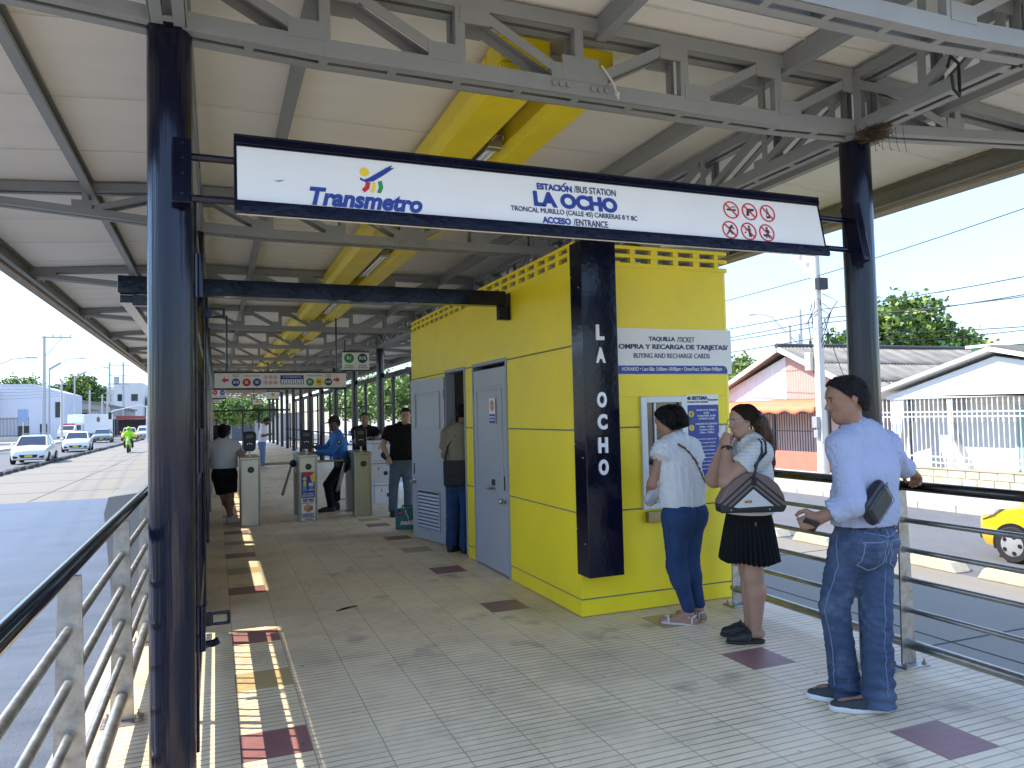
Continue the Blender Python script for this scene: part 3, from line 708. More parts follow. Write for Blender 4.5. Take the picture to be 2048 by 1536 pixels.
# ticket sign panel
ts = thing('ticket_sign', 'wide pale panel reading TAQUILLA / TICKET on the front of the yellow booth', 'sign', (3.535, BY0-.006, 2.09))
mb = MB(); mb.box(-.57, .566, -.004, .004, -.21, .165); mb.build('panel', WHITE, ts)
L_ = [text('TAQUILLA', .068, DBLUE, M=T_(-.123, -.0055, .0785), bold=.03, fit=(.252, .042)), text('/TICKET', .064, DBLUE, M=T_(.11, -.0055, .0785), fit=(.17, .043)),
      text('OMPRA Y RECARGA DE TARJETAS/', .07, DBLUE, M=T_(.0, -.0055, .011), bold=.03, fit=(1.06, .052)), text('BUYING AND RECHARGE CARDS', .062, DBLUE, M=T_(-.026, -.0055, -.0565), fit=(.736, .04))]
join(L_, 'lettering', ts)
mb = MB(); mb.prism([(-.57, -.206), (.518, -.206)]+[(.518-.045+.045*math.cos(R_(t)), -.183+.045*math.sin(R_(t))) for t in range(0, 91, 15)]+[(-.57, -.138)], -.006, -.0042, 'xz'); mb.build('blue_band', BLUE, ts)
text('HORARIO • Lun-Sáb: 5:00am-10:00pm • Dom/Fest: 5:30am-9:00pm', .043, WPRINT, ts, M=T_(-.024, -.0075, -.17), fit=(.972, .04), bold=.008)
# information poster
po = thing('poster', 'blue MI SISTEMA information poster beside the service window of the booth', 'poster', (3.79, BY0-.005, 1.44))
mb = MB(); mb.box(-.16, .16, -.003, .003, .185, .27); mb.build('header', WHITE, po)
mb = MB(); mb.box(-.16, .16, -.003, .003, -.42, .183); mb.build('panel', BLUE, po)
L_ = [text('MI SISTEMA', .042, DBLUE, M=T_(-.055, -.0045, .24), bold=.03), text('INFORMACIÓN GENERAL', .02, DBLUE, M=T_(-.055, -.0045, .208)), text('Transmetro', .022, BLUE, M=T_(.105, -.0045, .226), shear=.2, bold=.03)]
join(L_, 'heading', po)
L_ = []
rows = ['VALOR DE LA TARJETA', '$4.000', 'PASAJE HÁBIL $2.900', 'DOMINGO $2.800']
for k, r_ in enumerate(rows): L_.append(text(r_, .02, WPRINT, M=T_(.035, -.0045, .14-.024*k), bold=.01))
for k, r_ in enumerate(['HORARIO DEL SERVICIO', '5:00am - 11:00pm', 'Domingo y festivo', '5:30am - 10:00pm']): L_.append(text(r_, .02, WPRINT, M=T_(.035, -.0045, .025-.024*k), bold=.01))
for k in range(9): L_.append(text(['El costo de la tarjeta se paga una vez', 'y se recarga en cualquier estación', 'Presente su tarjeta en el validador', 'para entrar al sistema de buses', 'Conserve su tarjeta en buen estado', 'No doble ni perfore la tarjeta', 'Viaje con seguridad, ceda el puesto', 'a personas con movilidad reducida', 'Atención al usuario en la taquilla'][k], .017, WPRINT, M=T_(.0, -.0045, -.1-.031*k)))
join(L_, 'lettering', po)
mb = MB(); disc(mb, -.115, .11, .025, -.005, -.0032); disc(mb, -.115, -.005, .025, -.005, -.0032); mb.build('icon', YPRINT, po)
join([text('$', .035, DBLUE, M=T_(-.115, -.0065, .11), bold=.02), text('i', .035, DBLUE, M=T_(-.115, -.0065, -.005), bold=.02)], 'icon_mark', po)

# totem with the station name
to = thing('totem_sign', 'tall navy totem with white letters LA OCHO on the booth corner', 'sign', (2.59, 5.04, .34))
mb = MB(); mb.box(0, .3, 0, .2, 0, 2.56); mb.build('box', NAVY, to, bevel=.006)
mb = MB()
for z in (.25, .9, 1.55, 2.2): mb.ball((-.003, .05, z), .006); mb.ball((-.003, .18, z+.1), .006)
mb.build('rivet', STEEL, to, smooth=True)
LET = mat('white_raised_letters', (.8, .8, .8), .4, var=.02)
for ch, z in (('L', 2.191), ('A', 2.017), ('O', 1.677), ('C', 1.509), ('H', 1.332), ('O', 1.165)):
    text(ch, .155, LET, to, name='letter', bold=.05, M=T_(.142, -.006, z-.34), depth=.006, fit=(.082 if ch != 'L' else .07, .118))
# ================================================================ hanging station sign between the pillars
sg = thing('station_sign', 'long white station sign between the pillars reading ESTACIÓN LA OCHO', 'sign', (1.685, 3.36, 2.622))
sg.rotation_euler = (R_(-11), 0, 0)
HWd = 1.605; hh = .183
mb = MB(); mb.box(-HWd+.012, HWd-.012, -.03, .05, -.15, .15); mb.build('face', WHITE, sg)
mb = MB(); mb.box(-HWd, HWd, -.042, .06, hh-.045, hh); mb.prism([(-.05, -hh), (-.035, -hh-.002), (.06, -hh+.05), (.06, -hh+.06), (-.05, -hh+.055)], -HWd, HWd, 'yz'); mb.box(-HWd, HWd, -.046, -.042, hh-.012, hh-.004); mb.box(-HWd, HWd, -.0355, -.03, hh-.053, hh-.045)
mb.box(-HWd, -HWd+.012, -.032, .06, -hh+.055, hh-.045); mb.box(HWd-.012, HWd, -.032, .06, -hh+.055, hh-.045); mb.box(-HWd+.012, HWd-.012, .05, .06, -hh+.055, hh-.045)
mb.build('frame', NAVY, sg, bevel=.004)
mb = MB()
for z in (.075, -.115):
    mb.tube([(-HWd, .0, z), (-HWd-.2, .0, z)], .016, 12); mb.tube([(HWd, .0, z), (HWd+.32, .01, z)], .016, 12)
build_each(mb, 'arm', NAVY, sg, smooth=True)
mb = MB(); mb.box(-HWd-.24, -HWd-.165, -.03, .03, -.15, .145); mb.box(HWd+.24, HWd+.30, -.06, .04, -.2, .17); build_each(mb, 'clamp', NAVY, sg, bevel=.006)
mb = MB()
for z in (-.11, -.02, .05, .12): mb.ball((-HWd-.2, -.031, z), .007)
build_each(mb, 'bolt', NAVY, sg, smooth=True)
fy = -.0315
px = lambda x, z: T_(x, fy, z)
join([text('Transmetro', .118, BLUE, M=px(-1.044, -.074), bold=.04, shear=.25, fit=(.505, .086)),
      text('ESTACION', .062, BLUE, M=px(-.103, .081), bold=.035, fit=(.192, .035)), MB().prism([(-.054, .101), (-.046, .101), (-.034, .112), (-.044, .112)], fy-.002, fy+.002, 'xz').build('accent', BLUE), text('LA OCHO', .13, BLUE, M=px(.01, .0125), bold=.055, fit=(.469, .082)), text('ACCESO', .058, BLUE, M=px(-.111, -.098), bold=.035, fit=(.154, .034))], 'lettering', sg)
join([text('/BUS STATION', .06, DBLUE, M=px(.126, .084), fit=(.238, .036)), text('TRONCAL MURILLO (CALLE 45) CARRERAS 8 Y 8C', .052, DBLUE, M=px(.002, -.0535), fit=(.704, .034)), text('/ENTRANCE', .058, DBLUE, M=px(.079, -.098), fit=(.192, .035))], 'small_lettering', sg)
def patch(poly, m, nm, d=fy): return MB().prism(poly, d-.0012, d+.0012, 'xz').build(nm, m, sg)
def off(pts, ox, oz, s=1): return [(ox+x*s, oz+z*s) for x, z in pts]
lx, lz, es = -1.013, .037, .7
patch(off([(-.085, .0), (-.06, -.015), (-.03, .0), (.09, .085), (.13, .108), (.118, .085), (.145, .092), (.07, .03), (.0, -.02), (-.05, -.03), (-.085, -.018)], lx, lz, es), BLUE, 'emblem')
mb = MB(); disc(mb, lx-.055*es, lz+.04*es, .03*es, fy-.0014, fy+.0012); mb.build('emblem', YPRINT, sg)
patch(off([(-.05, -.03), (-.02, -.03), (-.028, -.075), (-.06, -.105), (-.078, -.085), (-.055, -.06)], lx, lz, es), RED, 'emblem')
patch(off([(-.008, -.028), (.012, -.028), (.01, -.075), (-.005, -.105), (-.025, -.095), (-.008, -.065)], lx, lz, es), YPRINT, 'emblem')
patch(off([(.03, -.02), (.055, -.012), (.062, -.06), (.045, -.1), (.02, -.098), (.035, -.06)], lx, lz, es), GREEN, 'emblem')
def prohib(x, z, kind, parent, r=.052, y=fy):
    mb = ring(None, r, .0075*r/.052, .001); mb.xf(T_(x, y-.0005, z)); a = mb.build('ring', RED, None)
    mb = MB(); mb.bar((x-.7*r, y-.0022, z+.7*r), (x+.7*r, y-.0022, z-.7*r), .001, .008*r/.052); b = mb.build('bar', RED, None)
    mb = MB(); s = r/.052; d0, d1 = y-.0016, y+.0002
    def P_(pts): mb.prism([(x+u*s, z+v*s) for u, v in pts], d0, d1, 'xz')
    if kind == 0: P_([(-.03, -.004), (.012, -.004), (.012, .006), (-.03, .006)]); P_([(.015, -.004), (.03, -.004), (.03, .006), (.015, .006)]); P_([(.0, .012), (.025, .02), (.03, .012), (.03, .016), (.024, .025), (.0, .017)])
    if kind == 1: P_([(-.02, .006), (.03, .006), (.03, .018), (-.016, .018)]); P_([(-.018, .008), (-.002, .008), (-.01, -.026), (-.026, -.026)]); P_([(.0, -.006), (.01, -.006), (.012, .006), (.0, .006)])
    if kind == 2: P_([(-.012, -.03), (.012, -.03), (.012, -.018), (-.012, -.018)]); P_([(-.012, -.016), (-.009, -.016), (-.008, .004), (-.003, .012), (-.003, .02), (.003, .02), (.003, .012), (.009, .004), (.012, -.016), (.006, -.016), (.004, .004), (-.004, .004)]); P_([(-.004, .023), (.004, .023), (.004, .03), (-.004, .03)])
    if kind == 3: disc(mb, x+.014*s, z+.024*s, .007*s, d0, d1); P_([(-.012, .012), (.012, .014), (.028, .004), (.03, .01), (.016, .02), (-.012, .018)]); P_([(-.004, .012), (.01, .012), (.004, -.008), (.016, -.02), (.01, -.026), (-.006, -.01), (-.022, -.03), (-.028, -.026), (-.012, -.006)])
    if kind == 4: disc(mb, x+.006*s, z+.028*s, .007*s, d0, d1); P_([(-.002, .018), (.014, .018), (.014, -.004), (-.002, -.004)]); P_([(-.001, -.004), (.005, -.004), (.004, -.032), (-.002, -.032)]); P_([(.007, -.004), (.013, -.004), (.014, -.032), (.008, -.032)]); P_([(-.02, .004), (-.004, .01), (-.004, .016), (-.02, .01)]); disc(mb, x-.024*s, z-.008*s, .005*s, d0, d1)
    if kind == 5: disc(mb, x+.004*s, z+.028*s, .007*s, d0, d1); P_([(-.006, .018), (.012, .02), (.022, .002), (.014, .0), (.01, -.006), (.016, -.032), (.01, -.032), (.002, -.012), (-.004, -.032), (-.01, -.032), (-.002, -.002)]); P_([(-.026, -.01), (-.006, -.01), (-.009, -.022), (-.023, -.022)])
    c = mb.build('pictogram', KPRINT, None)
    return join([a, c, b], 'prohibition_symbol', parent)
for k in range(6): prohib((.967 if k < 3 else .938)+.1245*(k % 3), .052 if k < 3 else -.068, k, sg)
mb = MB(); mb.prism([(-1.445, .012-.03), (-1.40, .02-.03), (-1.42, .008-.03)], fy-.0005, fy+.001, 'xz'); mb.build('scuff', mat('scuff', (.25, .27, .28), .6), sg)
# ================================================================ gate portal beam and folded gate at the left
pb = thing('portal_beam', 'long navy cross beam from the left pillars to the booth wall', 'beam', (.95, 6.62, 2.68))
mb = MB(); mb.box(-1.66, 1.62, -.055, .055, -.068, .07); mb.build('beam', NAVY, pb, bevel=.006)
mb = MB(); mb.box(1.55, 1.655, -.03, .03, -.2, -.068); mb.box(1.655, 1.663, -.05, .05, -.2, .06); mb.build('bracket', NAVY, pb, bevel=.004)
mb = MB(); mb.bar((-1.61, .055, -.1), (-1.61, 6.5, -.1), .09, .06); mb.box(-1.56, -1.4, .0, .05, -.16, -.072); mb.build('side_rail', NAVY, pb, bevel=.004)
fg = thing('folded_gate', 'dark steel gate leaf folded back against the left pillars', 'gate', (-.1, 3.7, 0))
mb = MB()
for y, z0, z1 in ((.0, .1, 2.62), (2.45, .02, 2.64)): mb.box(-.02, .025, y, y+.05, z0, z1)
for z, h_ in ((.12, .09), (.4, .13), (1.25, .06), (2.05, .06), (2.54, .07)): mb.box(-.012, .016, .05, 2.45, z, z+h_)
mb.build('frame', NAVY, fg, bevel=.004)
mb = MB()
for k in range(9):
    for e in (0, .1): mb.tube([(0, .2+.27*k+e, .12), (0, .2+.27*k+e, 2.56)], .011, 8)
mb.build('bar', NAVY, fg, smooth=True)
mb = MB()
for z in (.55, 1.35, 2.15): mb.tube([(.035, -.01, z), (.035, -.01, z+.2)], .018, 10)
build_each(mb, 'hinge', NAVY, fg, smooth=True)
def bolt_plate(z, y):
    mb = MB(); a = []
    mb.prism([(0, -.035), (.15, -.035), (.16, -.025), (.16, .025), (.15, .035), (0, .035), (0, .018), (.05, .018), (.135, .018), (.135, -.018), (.05, -.018), (.05, .018), (0, .018)], -.008, .008, 'xz'); mb.xf(T_(.02, y, z))
    return mb
def slot_plate(z, y, nm):
    mb = MB(); mb.box(0, .06, -.01, .01, -.04, .04); mb.box(.06, .155, -.01, .01, .022, .04); mb.box(.06, .155, -.01, .01, -.04, -.022); mb.box(.135, .155, -.01, .01, -.022, .022)
    mb.xf(T_(.02, y, z)); return mb.build(nm, NAVY, fg, bevel=.006)
slot_plate(.42, 1.1, 'latch_plate'); slot_plate(2.42, 2.5, 'latch_plate')
mb = MB(); mb.tube([(.02, 1.0, .3), (.08, 1.0, .305), (.11, 1.0, .32)], .022, 8); mb.build('bolt_rod', NAVY, fg, smooth=True)

# ================================================================ railings
def railing(x, posts, y0, y1, label, flip, outward):
    t = thing('railing', label, 'railing', (x, (y0+y1)/2, 0), 0)
    c = -(y0+y1)/2
    mb = MB(); mb.tube([(0, y0+c, 1.09), (0, y1+c, 1.09)], .031, 20); mb.build('top_rail', mat('dark_tinted_chrome', (.1, .1, .1), .12, 1., var=.3, scale=3), t, smooth=True)
    for k, z in enumerate((.88, .70, .52, .335)):
        mb = MB(); mb.tube([(0, y0+c, z), (0, y1+c, z)], .0165, 14); mb.build('rail', STEELD if outward < 0 else STEEL, t, smooth=True)
    mb = MB(); mb.tube([(0, y0+c, .13), (0, y1+c, .13)], .03, 18)
    for yy in posts: mb.tube([(0, yy+c-.012, .13), (0, yy+c+.012, .13)], .034, 18)
    mb.build('low_rail', STEELD if outward < 0 else STEEL, t, smooth=True)
    for yy in posts:
        mb = MB(); w0, w1 = .058, .036
        mb.prism([(-w0, .012), (w0, .012), (w1, 1.062), (-w1, 1.062)], yy+c-.006, yy+c+.006, 'xz')
        p_ = mb.build('post', STEELD, t, bevel=.002)
        mb = MB(); mb.box(-.1, .1, yy+c-.07, yy+c+.07, .0, .011); b_ = mb.build('base_plate', STEELD, p_, bevel=.003)
        mb = MB()
        for sx in (-.075, .075):
            for sy in (-.045, .045): mb.lathe([(.014, 0), (.014, .012), (.006, .013), (.006, .03)], 6, (sx, yy+c+sy, .011))
        build_each(mb, 'anchor_bolt', STEELD, p_)
        mb = MB()
        for z in (.88, .70, .52, .335): mb.tube([(0, yy+c-.012, z), (0, yy+c+.012, z)], .021, 14)
        build_each(mb, 'collar', STEELD, p_, smooth=True)
    return t
railing(-.47, [-1.6, .02, 1.5, 2.98, 4.52, 6.03], -2, 6.3, 'steel railing at the left edge of the platform beside the bus lane', False, -1)
railing(3.92, [-1.6, .1, 1.75, 3.42, 5.02], -2, 5.08, 'steel railing at the right edge of the platform where the man rests his hand', False, 1)
pw = thing('metal_parapet', 'grey sheet steel parapet continuing the left edge beyond the railing', 'parapet', (-.6, 6.5, 0))
mb = MB(); mb.prism([(-.13, 0), (.08, 0), (.1, 1.02), (.1, 1.05), (-.17, 1.02), (-.2, .9)], 0, 30, 'xz'); mb.build('panel', mat('dull_sheet_steel', (.3, .3, .3), .5, .6, var=.1, scale=4, dirt=(.25, .24, .22)), pw, bevel=.006)

# ================================================================ glazed walls beyond the booth: every post a thing
WF = mat('black_wall_post_paint', (.012, .013, .018), .35, var=.2)
def wall_post(x, y, label, grp):
    t = thing('wall_post', label, 'post', (x, y, 0), 0, grp)
    mb = MB(); mb.box(-.035, .035, -.05, .05, 0, 2.55); mb.build('upright', WF, t, bevel=.006)
    mb = MB()
    for z in (.55, 1.05, 1.9): mb.box(-.3, -.035, -.012, .012, z, z+.035)
    mb.build('arm', WF, t); return t
wp = None
for i in range(3, 12):
    for k in (0, 1):
        y = TY[i]+BAY*.5*k
        if y < 11: continue
        if wp is None:
            wp = wall_post(4.0, y, 'slim black wall post in the row outside the right hand pillars', 'black wall posts on the right'); 
        else:
            c = copy_tree(wp); c.location = (4.0, y, 0)
hd = thing('wall_header', 'black head rail above the right hand wall posts', 'beam', (4.0, 11, 2.55))
MB().box(-.05, .05, 0, 32, 0, .12).build('rail', WF, hd)
gl = thing('wall_sill', 'low black rail between the right hand wall posts', 'rail', (4.0, 11, .5))
MB().box(-.02, .02, 0, 32, 0, .05).box(-.02, .02, 0, 32, .52, .56).build('rail', WF, gl)
lw = None
for i in range(2, 11):
    for k in (0, 1):
        y = TY[i]+BAY*.5*k+.9
        if lw is None: lw = wall_post(-.42, y, 'slim black wall post in the row behind the left hand pillars', 'black wall posts on the left')
        else: c = copy_tree(lw); c.location = (-.42, y, 0)
for k, (ya_, yb2) in enumerate(((6.45, 7.75), (9.35, 10.5), (12.1, 13.4))):  # panels added out of view to break the sun strip on the floor
    t = thing('shade_panel', ('dark sheet panel closing the left wall nearest the folded gate', 'dark sheet panel in the left wall level with the open door', 'dark sheet panel in the left wall by the leaning woman')[k], 'panel', (-.36, ya_, 0), 0)
    MB().box(-.02, .02, 0, yb2-ya_, .1, 2.5).build('sheet', NAVY, t, bevel=.004)
ew = thing('end_wall', 'dark framed glazing closing the far end of the platform', 'wall frame', (1.7, 44, 0))
mb = MB(); mb.box(-2.1, 2.2, -.03, .03, 2.1, 2.2)
for x in (-2.0, -.3, .55, 2.1): mb.box(x-.04, x+.04, -.03, .03, 0, 2.1)
mb.build('frame', WF, ew)

# ================================================================ turnstiles
TS = mat('turnstile_stainless', (.40, .385, .34), .34, 1., var=.1, scale=5, stretch=(1, 1, .2), dirt=(.3, .27, .2), dirt_amt=.4)
def turnstile(x, y, label, arms=True):
    t = thing('turnstile', label, 'turnstile', (x, y, 0), 0, 'turnstiles at the paid area')
    w_ = .14
    mb = MB(); mb.box(-w_+.012, w_-.012, 0.006, .3, .0, .99); mb.box(-w_+.012, -.02, .3, .85, .72, .99); mb.box(-w_+.012, w_-.012, .85, 1.0, 0, .99); mb.build('cabinet', TS, t, bevel=.004)
    mb = MB(); mb.box(-w_-.004, w_+.004, -.008, 1.02, .99, 1.03); mb.build('lid', TS, t, bevel=.008)
    mb = MB(); mb.tube([(-w_+.008, .004, 0), (-w_+.008, .004, .99)], .016, 10); mb.tube([(w_-.008, .004, 0), (w_-.008, .004, .99)], .016, 10); build_each(mb, 'corner_trim', TS, t, smooth=True)
    mb = MB(); disc(mb, .01, .84, .048, -.006, .005); ic = mb.build('status_light', BLACK, t)
    mb = MB(); mb.prism([(-.02, .84), (.0, .86), (.0, .848), (.04, .848), (.04, .832), (.0, .832), (.0, .82)], -.0075, -.006, 'xz'); mb.build('arrow', mat('dim_green', (.04, .1, .05), .5), ic)
    if arms:
        hub = MB().ball((-.17, .55, .87), (.06, .07, .06)).build('hub', BLACK, t, smooth=True)
        for d in ((-.5, 0, .0), (-.16, -.3, -.42), (-.12, .12, -.47)):
            mb = MB(); p = Vector((-.19, .55, .88)); mb.tube([p, p+Vector(d)*.3, p+Vector(d)*1.12], .019, 12); mb.build('arm', TS, t, smooth=True)
    mb = MB(); mb.tube([(.0, .16, 1.03), (.0, .16, 1.18)], .016, 12); pole = mb.build('stalk', TS, t, smooth=True)
    v = MB(); n_ = 6
    poly = []
    for cx_, cz_, a0 in ((.05, .25, 0), (-.05, .25, 90), (-.04, .06, 180), (.04, .06, 270)):
        for k in range(n_+1): a = R_(a0+90*k/n_); poly.append((cx_+.05*math.cos(a), cz_+.055*math.sin(a)))
    v.prism(poly, -.035, .03, 'xz'); v.xf(T_(0, .15, 1.11) @ Matrix.Rotation(R_(-8), 4, 'X'))
    vd = v.build('validator', mat('validator_dark_blue', (.004, .006, .02), .3), t, bevel=.012)
    v = MB(); v.box(-.05, .05, -.037, -.034, .2, .255); v.xf(T_(0, .15, 1.11) @ Matrix.Rotation(R_(-8), 4, 'X')); v.build('screen', mat('grey_lcd', (.1, .12, .1), .2), vd)
    v = MB()
    for a in (-.03, 0, .03): disc(v, a, .11+.008*(a == 0), .009, -.038, -.034, 10)
    v.xf(T_(0, .15, 1.11) @ Matrix.Rotation(R_(-8), 4, 'X')); v.build('symbol', WPRINT, vd)
    return t
t1 = turnstile(.48, 11.95, 'leftmost stainless turnstile, where the woman in black shorts leans', False)
t2 = turnstile(1.335, 12.08, 'middle stainless turnstile with the colourful poster on its front')
t3 = turnstile(2.215, 12.2, 'rightmost stainless turnstile, beside the stacked cartons')
pp = thing('turnstile_poster', 'colourful baggage limit poster on the front of the middle turnstile', 'poster', (1.335, 12.065, .36))
mb = MB(); mb.box(-.1, .1, -.006, 0, .0, .4); mb.build('upper_field', BLUE, pp)
mb = MB(); mb.box(-.1, .1, -.006, 0, -.35, -.001); mb.build('lower_field', WPRINT, pp)
mb = MB(); mb.prism([(-.1, .4), (.1, .4), (.02, .33), (-.1, .36)], -.0075, -.006, 'xz'); mb.build('red_field', RED, pp)
mb = MB(); mb.prism([(.1, .4), (.1, .26), (.06, .23), (.03, .33)], -.0075, -.006, 'xz'); mb.build('yellow_field', YPRINT, pp)
mb = MB(); disc(mb, -.05, .3, .03, -.008, -.006, 16); mb.build('child_head', mat('peach_print', srgb(235, 180, 150), .5), pp)
mb = MB(); mb.prism([(-.075, .19), (-.03, .19), (-.03, .265), (-.07, .265)], -.008, -.006, 'xz'); mb.build('child_shirt', YPRINT, pp)
mb = MB(); mb.prism([(-.08, .1), (-.055, .1), (-.052, .17), (-.045, .1), (-.02, .1), (-.028, .19), (-.078, .19)], -.008, -.006, 'xz'); mb.build('child_trousers', mat('light_blue_print', srgb(90, 160, 210), .5), pp)
join([text('80', .075, WPRINT, M=T_(.045, -.009, .2), bold=.03), text('CM', .03, WPRINT, M=T_(.045, -.009, .15)), text('LÍMITE', .032, WPRINT, M=T_(.045, -.009, .12), bold=.02), text('PARA VIAJAR', .028, WPRINT, M=T_(0, -.009, .065), bold=.02), text('SIN PAGAR', .036, WPRINT, M=T_(0, -.009, .03), bold=.02)], 'lettering', pp)
join([text('50*80', .07, DBLUE, M=T_(0, -.009, -.04), bold=.03), text('CENTÍMETROS', .025, DBLUE, M=T_(0, -.009, -.085)), text('TAMAÑO MÁXIMO', .022, DBLUE, M=T_(0, -.009, -.245)), text('PERMITIDO', .036, DBLUE, M=T_(0, -.009, -.27), bold=.02), text('DE PAQUETES', .03, DBLUE, M=T_(0, -.009, -.3), bold=.02), text('Transmetro', .028, BLUE, M=T_(.01, -.009, -.333), bold=.03, shear=.2)], 'small_lettering', pp)
cb = mat('carton_print', srgb(200, 150, 105), .6); cb2 = mat('carton_print_shadow_side', srgb(165, 115, 75), .6)
mb = MB(); mb.prism([(-.07, -.13), (.0, -.16), (.0, -.225), (-.07, -.19)], -.008, -.006, 'xz'); mb.prism([(-.07, -.13), (-.01, -.1), (.07, -.125), (.0, -.16)], -.008, -.006, 'xz'); mb.build('drawn_box', cb, pp)
mb = MB(); mb.prism([(.0, -.16), (.07, -.125), (.07, -.19), (.0, -.225)], -.008, -.006, 'xz'); mb.build('drawn_box', cb2, pp)

# ================================================================ hanging route signs
def route_disc(parent, x, z, r, m, s, y=-.032, col=None):
    mb = MB(); disc(mb, x, z, r, y-.002, y, 24); o = mb.build('route_disc', m, parent)
    text(s, r*.95, col or WPRINT, o, bold=.03, M=T_(x, y-.003, z), width=.9, depth=.001)
ls = thing('direction_sign', 'long white hanging sign with red arrows and coloured route discs above the turnstiles', 'sign', (1.0, 12.5, 2.21))
mb = MB(); mb.box(-1.01, 1.01, -.03, .03, -.115, .12); mb.build('face', WHITE, ls)
mb = MB(); mb.box(-1.02, 1.02, -.04, .04, .12, .145); mb.box(-1.02, 1.02, -.04, .04, -.14, -.115); mb.build('frame', KPRINT, ls, bevel=.004)
mb = MB(); mb.tube([(-.83, 0, .145), (-.83, 0, 1.03)], .015, 8); mb.tube([(.86, 0, .145), (.86, 0, 1.03)], .015, 8); build_each(mb, 'hanger', WF, ls, smooth=True)
for x, m_, s_, c_ in ((-.7, BLUE, 'S10', None), (-.54, RED, 'S1', None), (-.385, mat('royal_print', srgb(25, 65, 140), .45), 'S2', None), (.43, GREEN, 'R1', None), (.575, YPRINT, 'B1', KPRINT), (.72, DGREEN, 'R10', None)): route_disc(ls, x, -.025, .062, m_, s_, col=c_)
for s in (-1, 1):
    ar = [(s*.91, .01), (s*.855, .055), (s*.855, .028), (s*.805, .028), (s*.805, -.008), (s*.855, -.008), (s*.855, -.035)]
    mb = MB(); mb.prism(ar, -.033, -.0305, 'xz'); mb.build('arrow', RED, ls)
for k in range(6): prohib(-.255+.075*(k % 3), .055 if k < 3 else -.03, k, ls, r=.03, y=-.032)
mb = MB(); mb.box(-.03, .33, -.032, -.03, -.06, .085); mb.build('blue_field', BLUE, ls)
mb = MB()
for k in range(5): mb.box(-.015+.068*k, .045+.068*k, -.034, -.032, -.05, .02)
mb.build('white_field', WPRINT, ls)
mb = MB()
for k in range(5): disc(mb, .015+.068*k, .002, .008, -.0355, -.034, 10); mb.box(.008+.068*k, .022+.068*k, -.0355, -.034, -.04, -.01)
mb.build('figure', KPRINT, ls)
join([text('ACCESOS PREFERENCIALES', .028, WPRINT, M=T_(.15, -.034, .055), width=.85), text('SERVICIO', .022, KPRINT, M=T_(-.7, -.032, .092)), text('EXPRESO', .022, KPRINT, M=T_(-.7, -.032, .066)), text('SERVICIOS CORRIENTES', .022, KPRINT, M=T_(-.46, -.032, .075)), text('SERVICIOS CORRIENTES', .022, KPRINT, M=T_(.5, -.032, .075)), text('SERVICIO', .022, KPRINT, M=T_(.72, -.032, .092)), text('EXPRESO', .022, KPRINT, M=T_(.72, -.032, .066))], 'lettering', ls)
def small_sign(x, y, z, w_, h_, discs, lines, label, hang):
    t = thing('route_sign', label, 'sign', (x, y, z), 0)
    mb = MB(); mb.box(-w_/2, w_/2, -.03, .03, -h_/2, h_/2); mb.build('face', WHITE, t)
    mb = MB(); mb.box(-w_/2-.01, w_/2+.01, -.04, .04, h_/2, h_/2+.025); mb.box(-w_/2-.01, w_/2+.01, -.04, .04, -h_/2-.025, -h_/2); mb.build('frame', KPRINT, t)
    mb = MB(); mb.tube([(-w_/2+.05, 0, h_/2), (-w_/2+.05, 0, hang-z)], .015, 8); mb.build('hanger', WF, t, smooth=True)
    for dx, dz, r, m_, s_, c_ in discs: route_disc(t, dx, dz, r, m_, s_, col=c_)
    if lines: join([text(s_, sz, m_, M=T_(dx, -.032, dz), bold=.02) for s_, sz, m_, dx, dz in lines], 'lettering', t)
    return t
small_sign(2.7, 15.5, 2.755, .54, .36, [(-.14, .06, .1, GREEN, 'R1', None), (.135, .06, .1, DGREEN, 'R10', None)], [('RETORNO', .034, DGREEN, -.14, -.09), ('JOE ARROYO', .034, DGREEN, -.14, -.135), ('RETORNO', .034, DGREEN, .135, -.09), ('JOE ARROYO', .034, DGREEN, .135, -.135)], 'hanging route sign with green R1 and dark green R10 discs', 3.2)
small_sign(.08, 22, 2.335, .38, .22, [(-.09, .035, .065, RED, 'S1', None), (.1, .035, .065, BLUE, 'S10', None)], [('PORTAL', .035, RED, -.09, -.065), ('PORTAL', .035, BLUE, .1, -.065)], 'small hanging route sign with red and blue discs at the far left', 3.2)
small_sign(1.5, 22, 2.275, .34, .2, [(0, .02, .055, YPRINT, 'B1', KPRINT)], [], 'small hanging sign with one yellow disc, the nearer of two', 3.2)
small_sign(1.48, 30, 2.28, .34, .2, [(0, .02, .055, YPRINT, 'B1', KPRINT)], [], 'small hanging sign with one yellow disc, the farther of two', 3.2)
small_sign(.02, 30, 2.33, .42, .13, [], [('SALIDA', .07, BLUE, 0, 0)], 'small white hanging sign with blue lettering at the far left', 3.2)

# ================================================================ cartons and tool case
CART = mat('white_carton', (.58, .57, .58), .7, var=.05, scale=4, dirt=(.4, .38, .36), dirt_amt=.3)
def carton(x, y, z, w_, h_, rz, label):
    t = thing('carton', label, 'carton', (x, y, z), rz, 'white cartons in a stack'); d_ = .42
    MB().box(-w_/2, w_/2, -d_/2, d_/2, 0, h_).build('box', CART, t, bevel=.006)
    mb = MB(); mb.box(-w_/2-.001, w_/2+.001, -d_/2-.0015, d_/2+.0015, h_*.83, h_*.86); mb.build('red_stripe', mat('dull_red_print', srgb(150, 60, 75), .6), t)
    mb = MB(); disc(mb, .03, h_*.4, .042, -d_/2-.0015, -d_/2, 10); mb.build('hand_hole', KPRINT, t)
    mb = MB(); mb.box(-.11, -.09, -d_/2-.001, -d_/2, h_*.55, h_*.68); mb.build('red_mark', RED, t)
    return t
cx0, cy0 = 2.9, 13.9
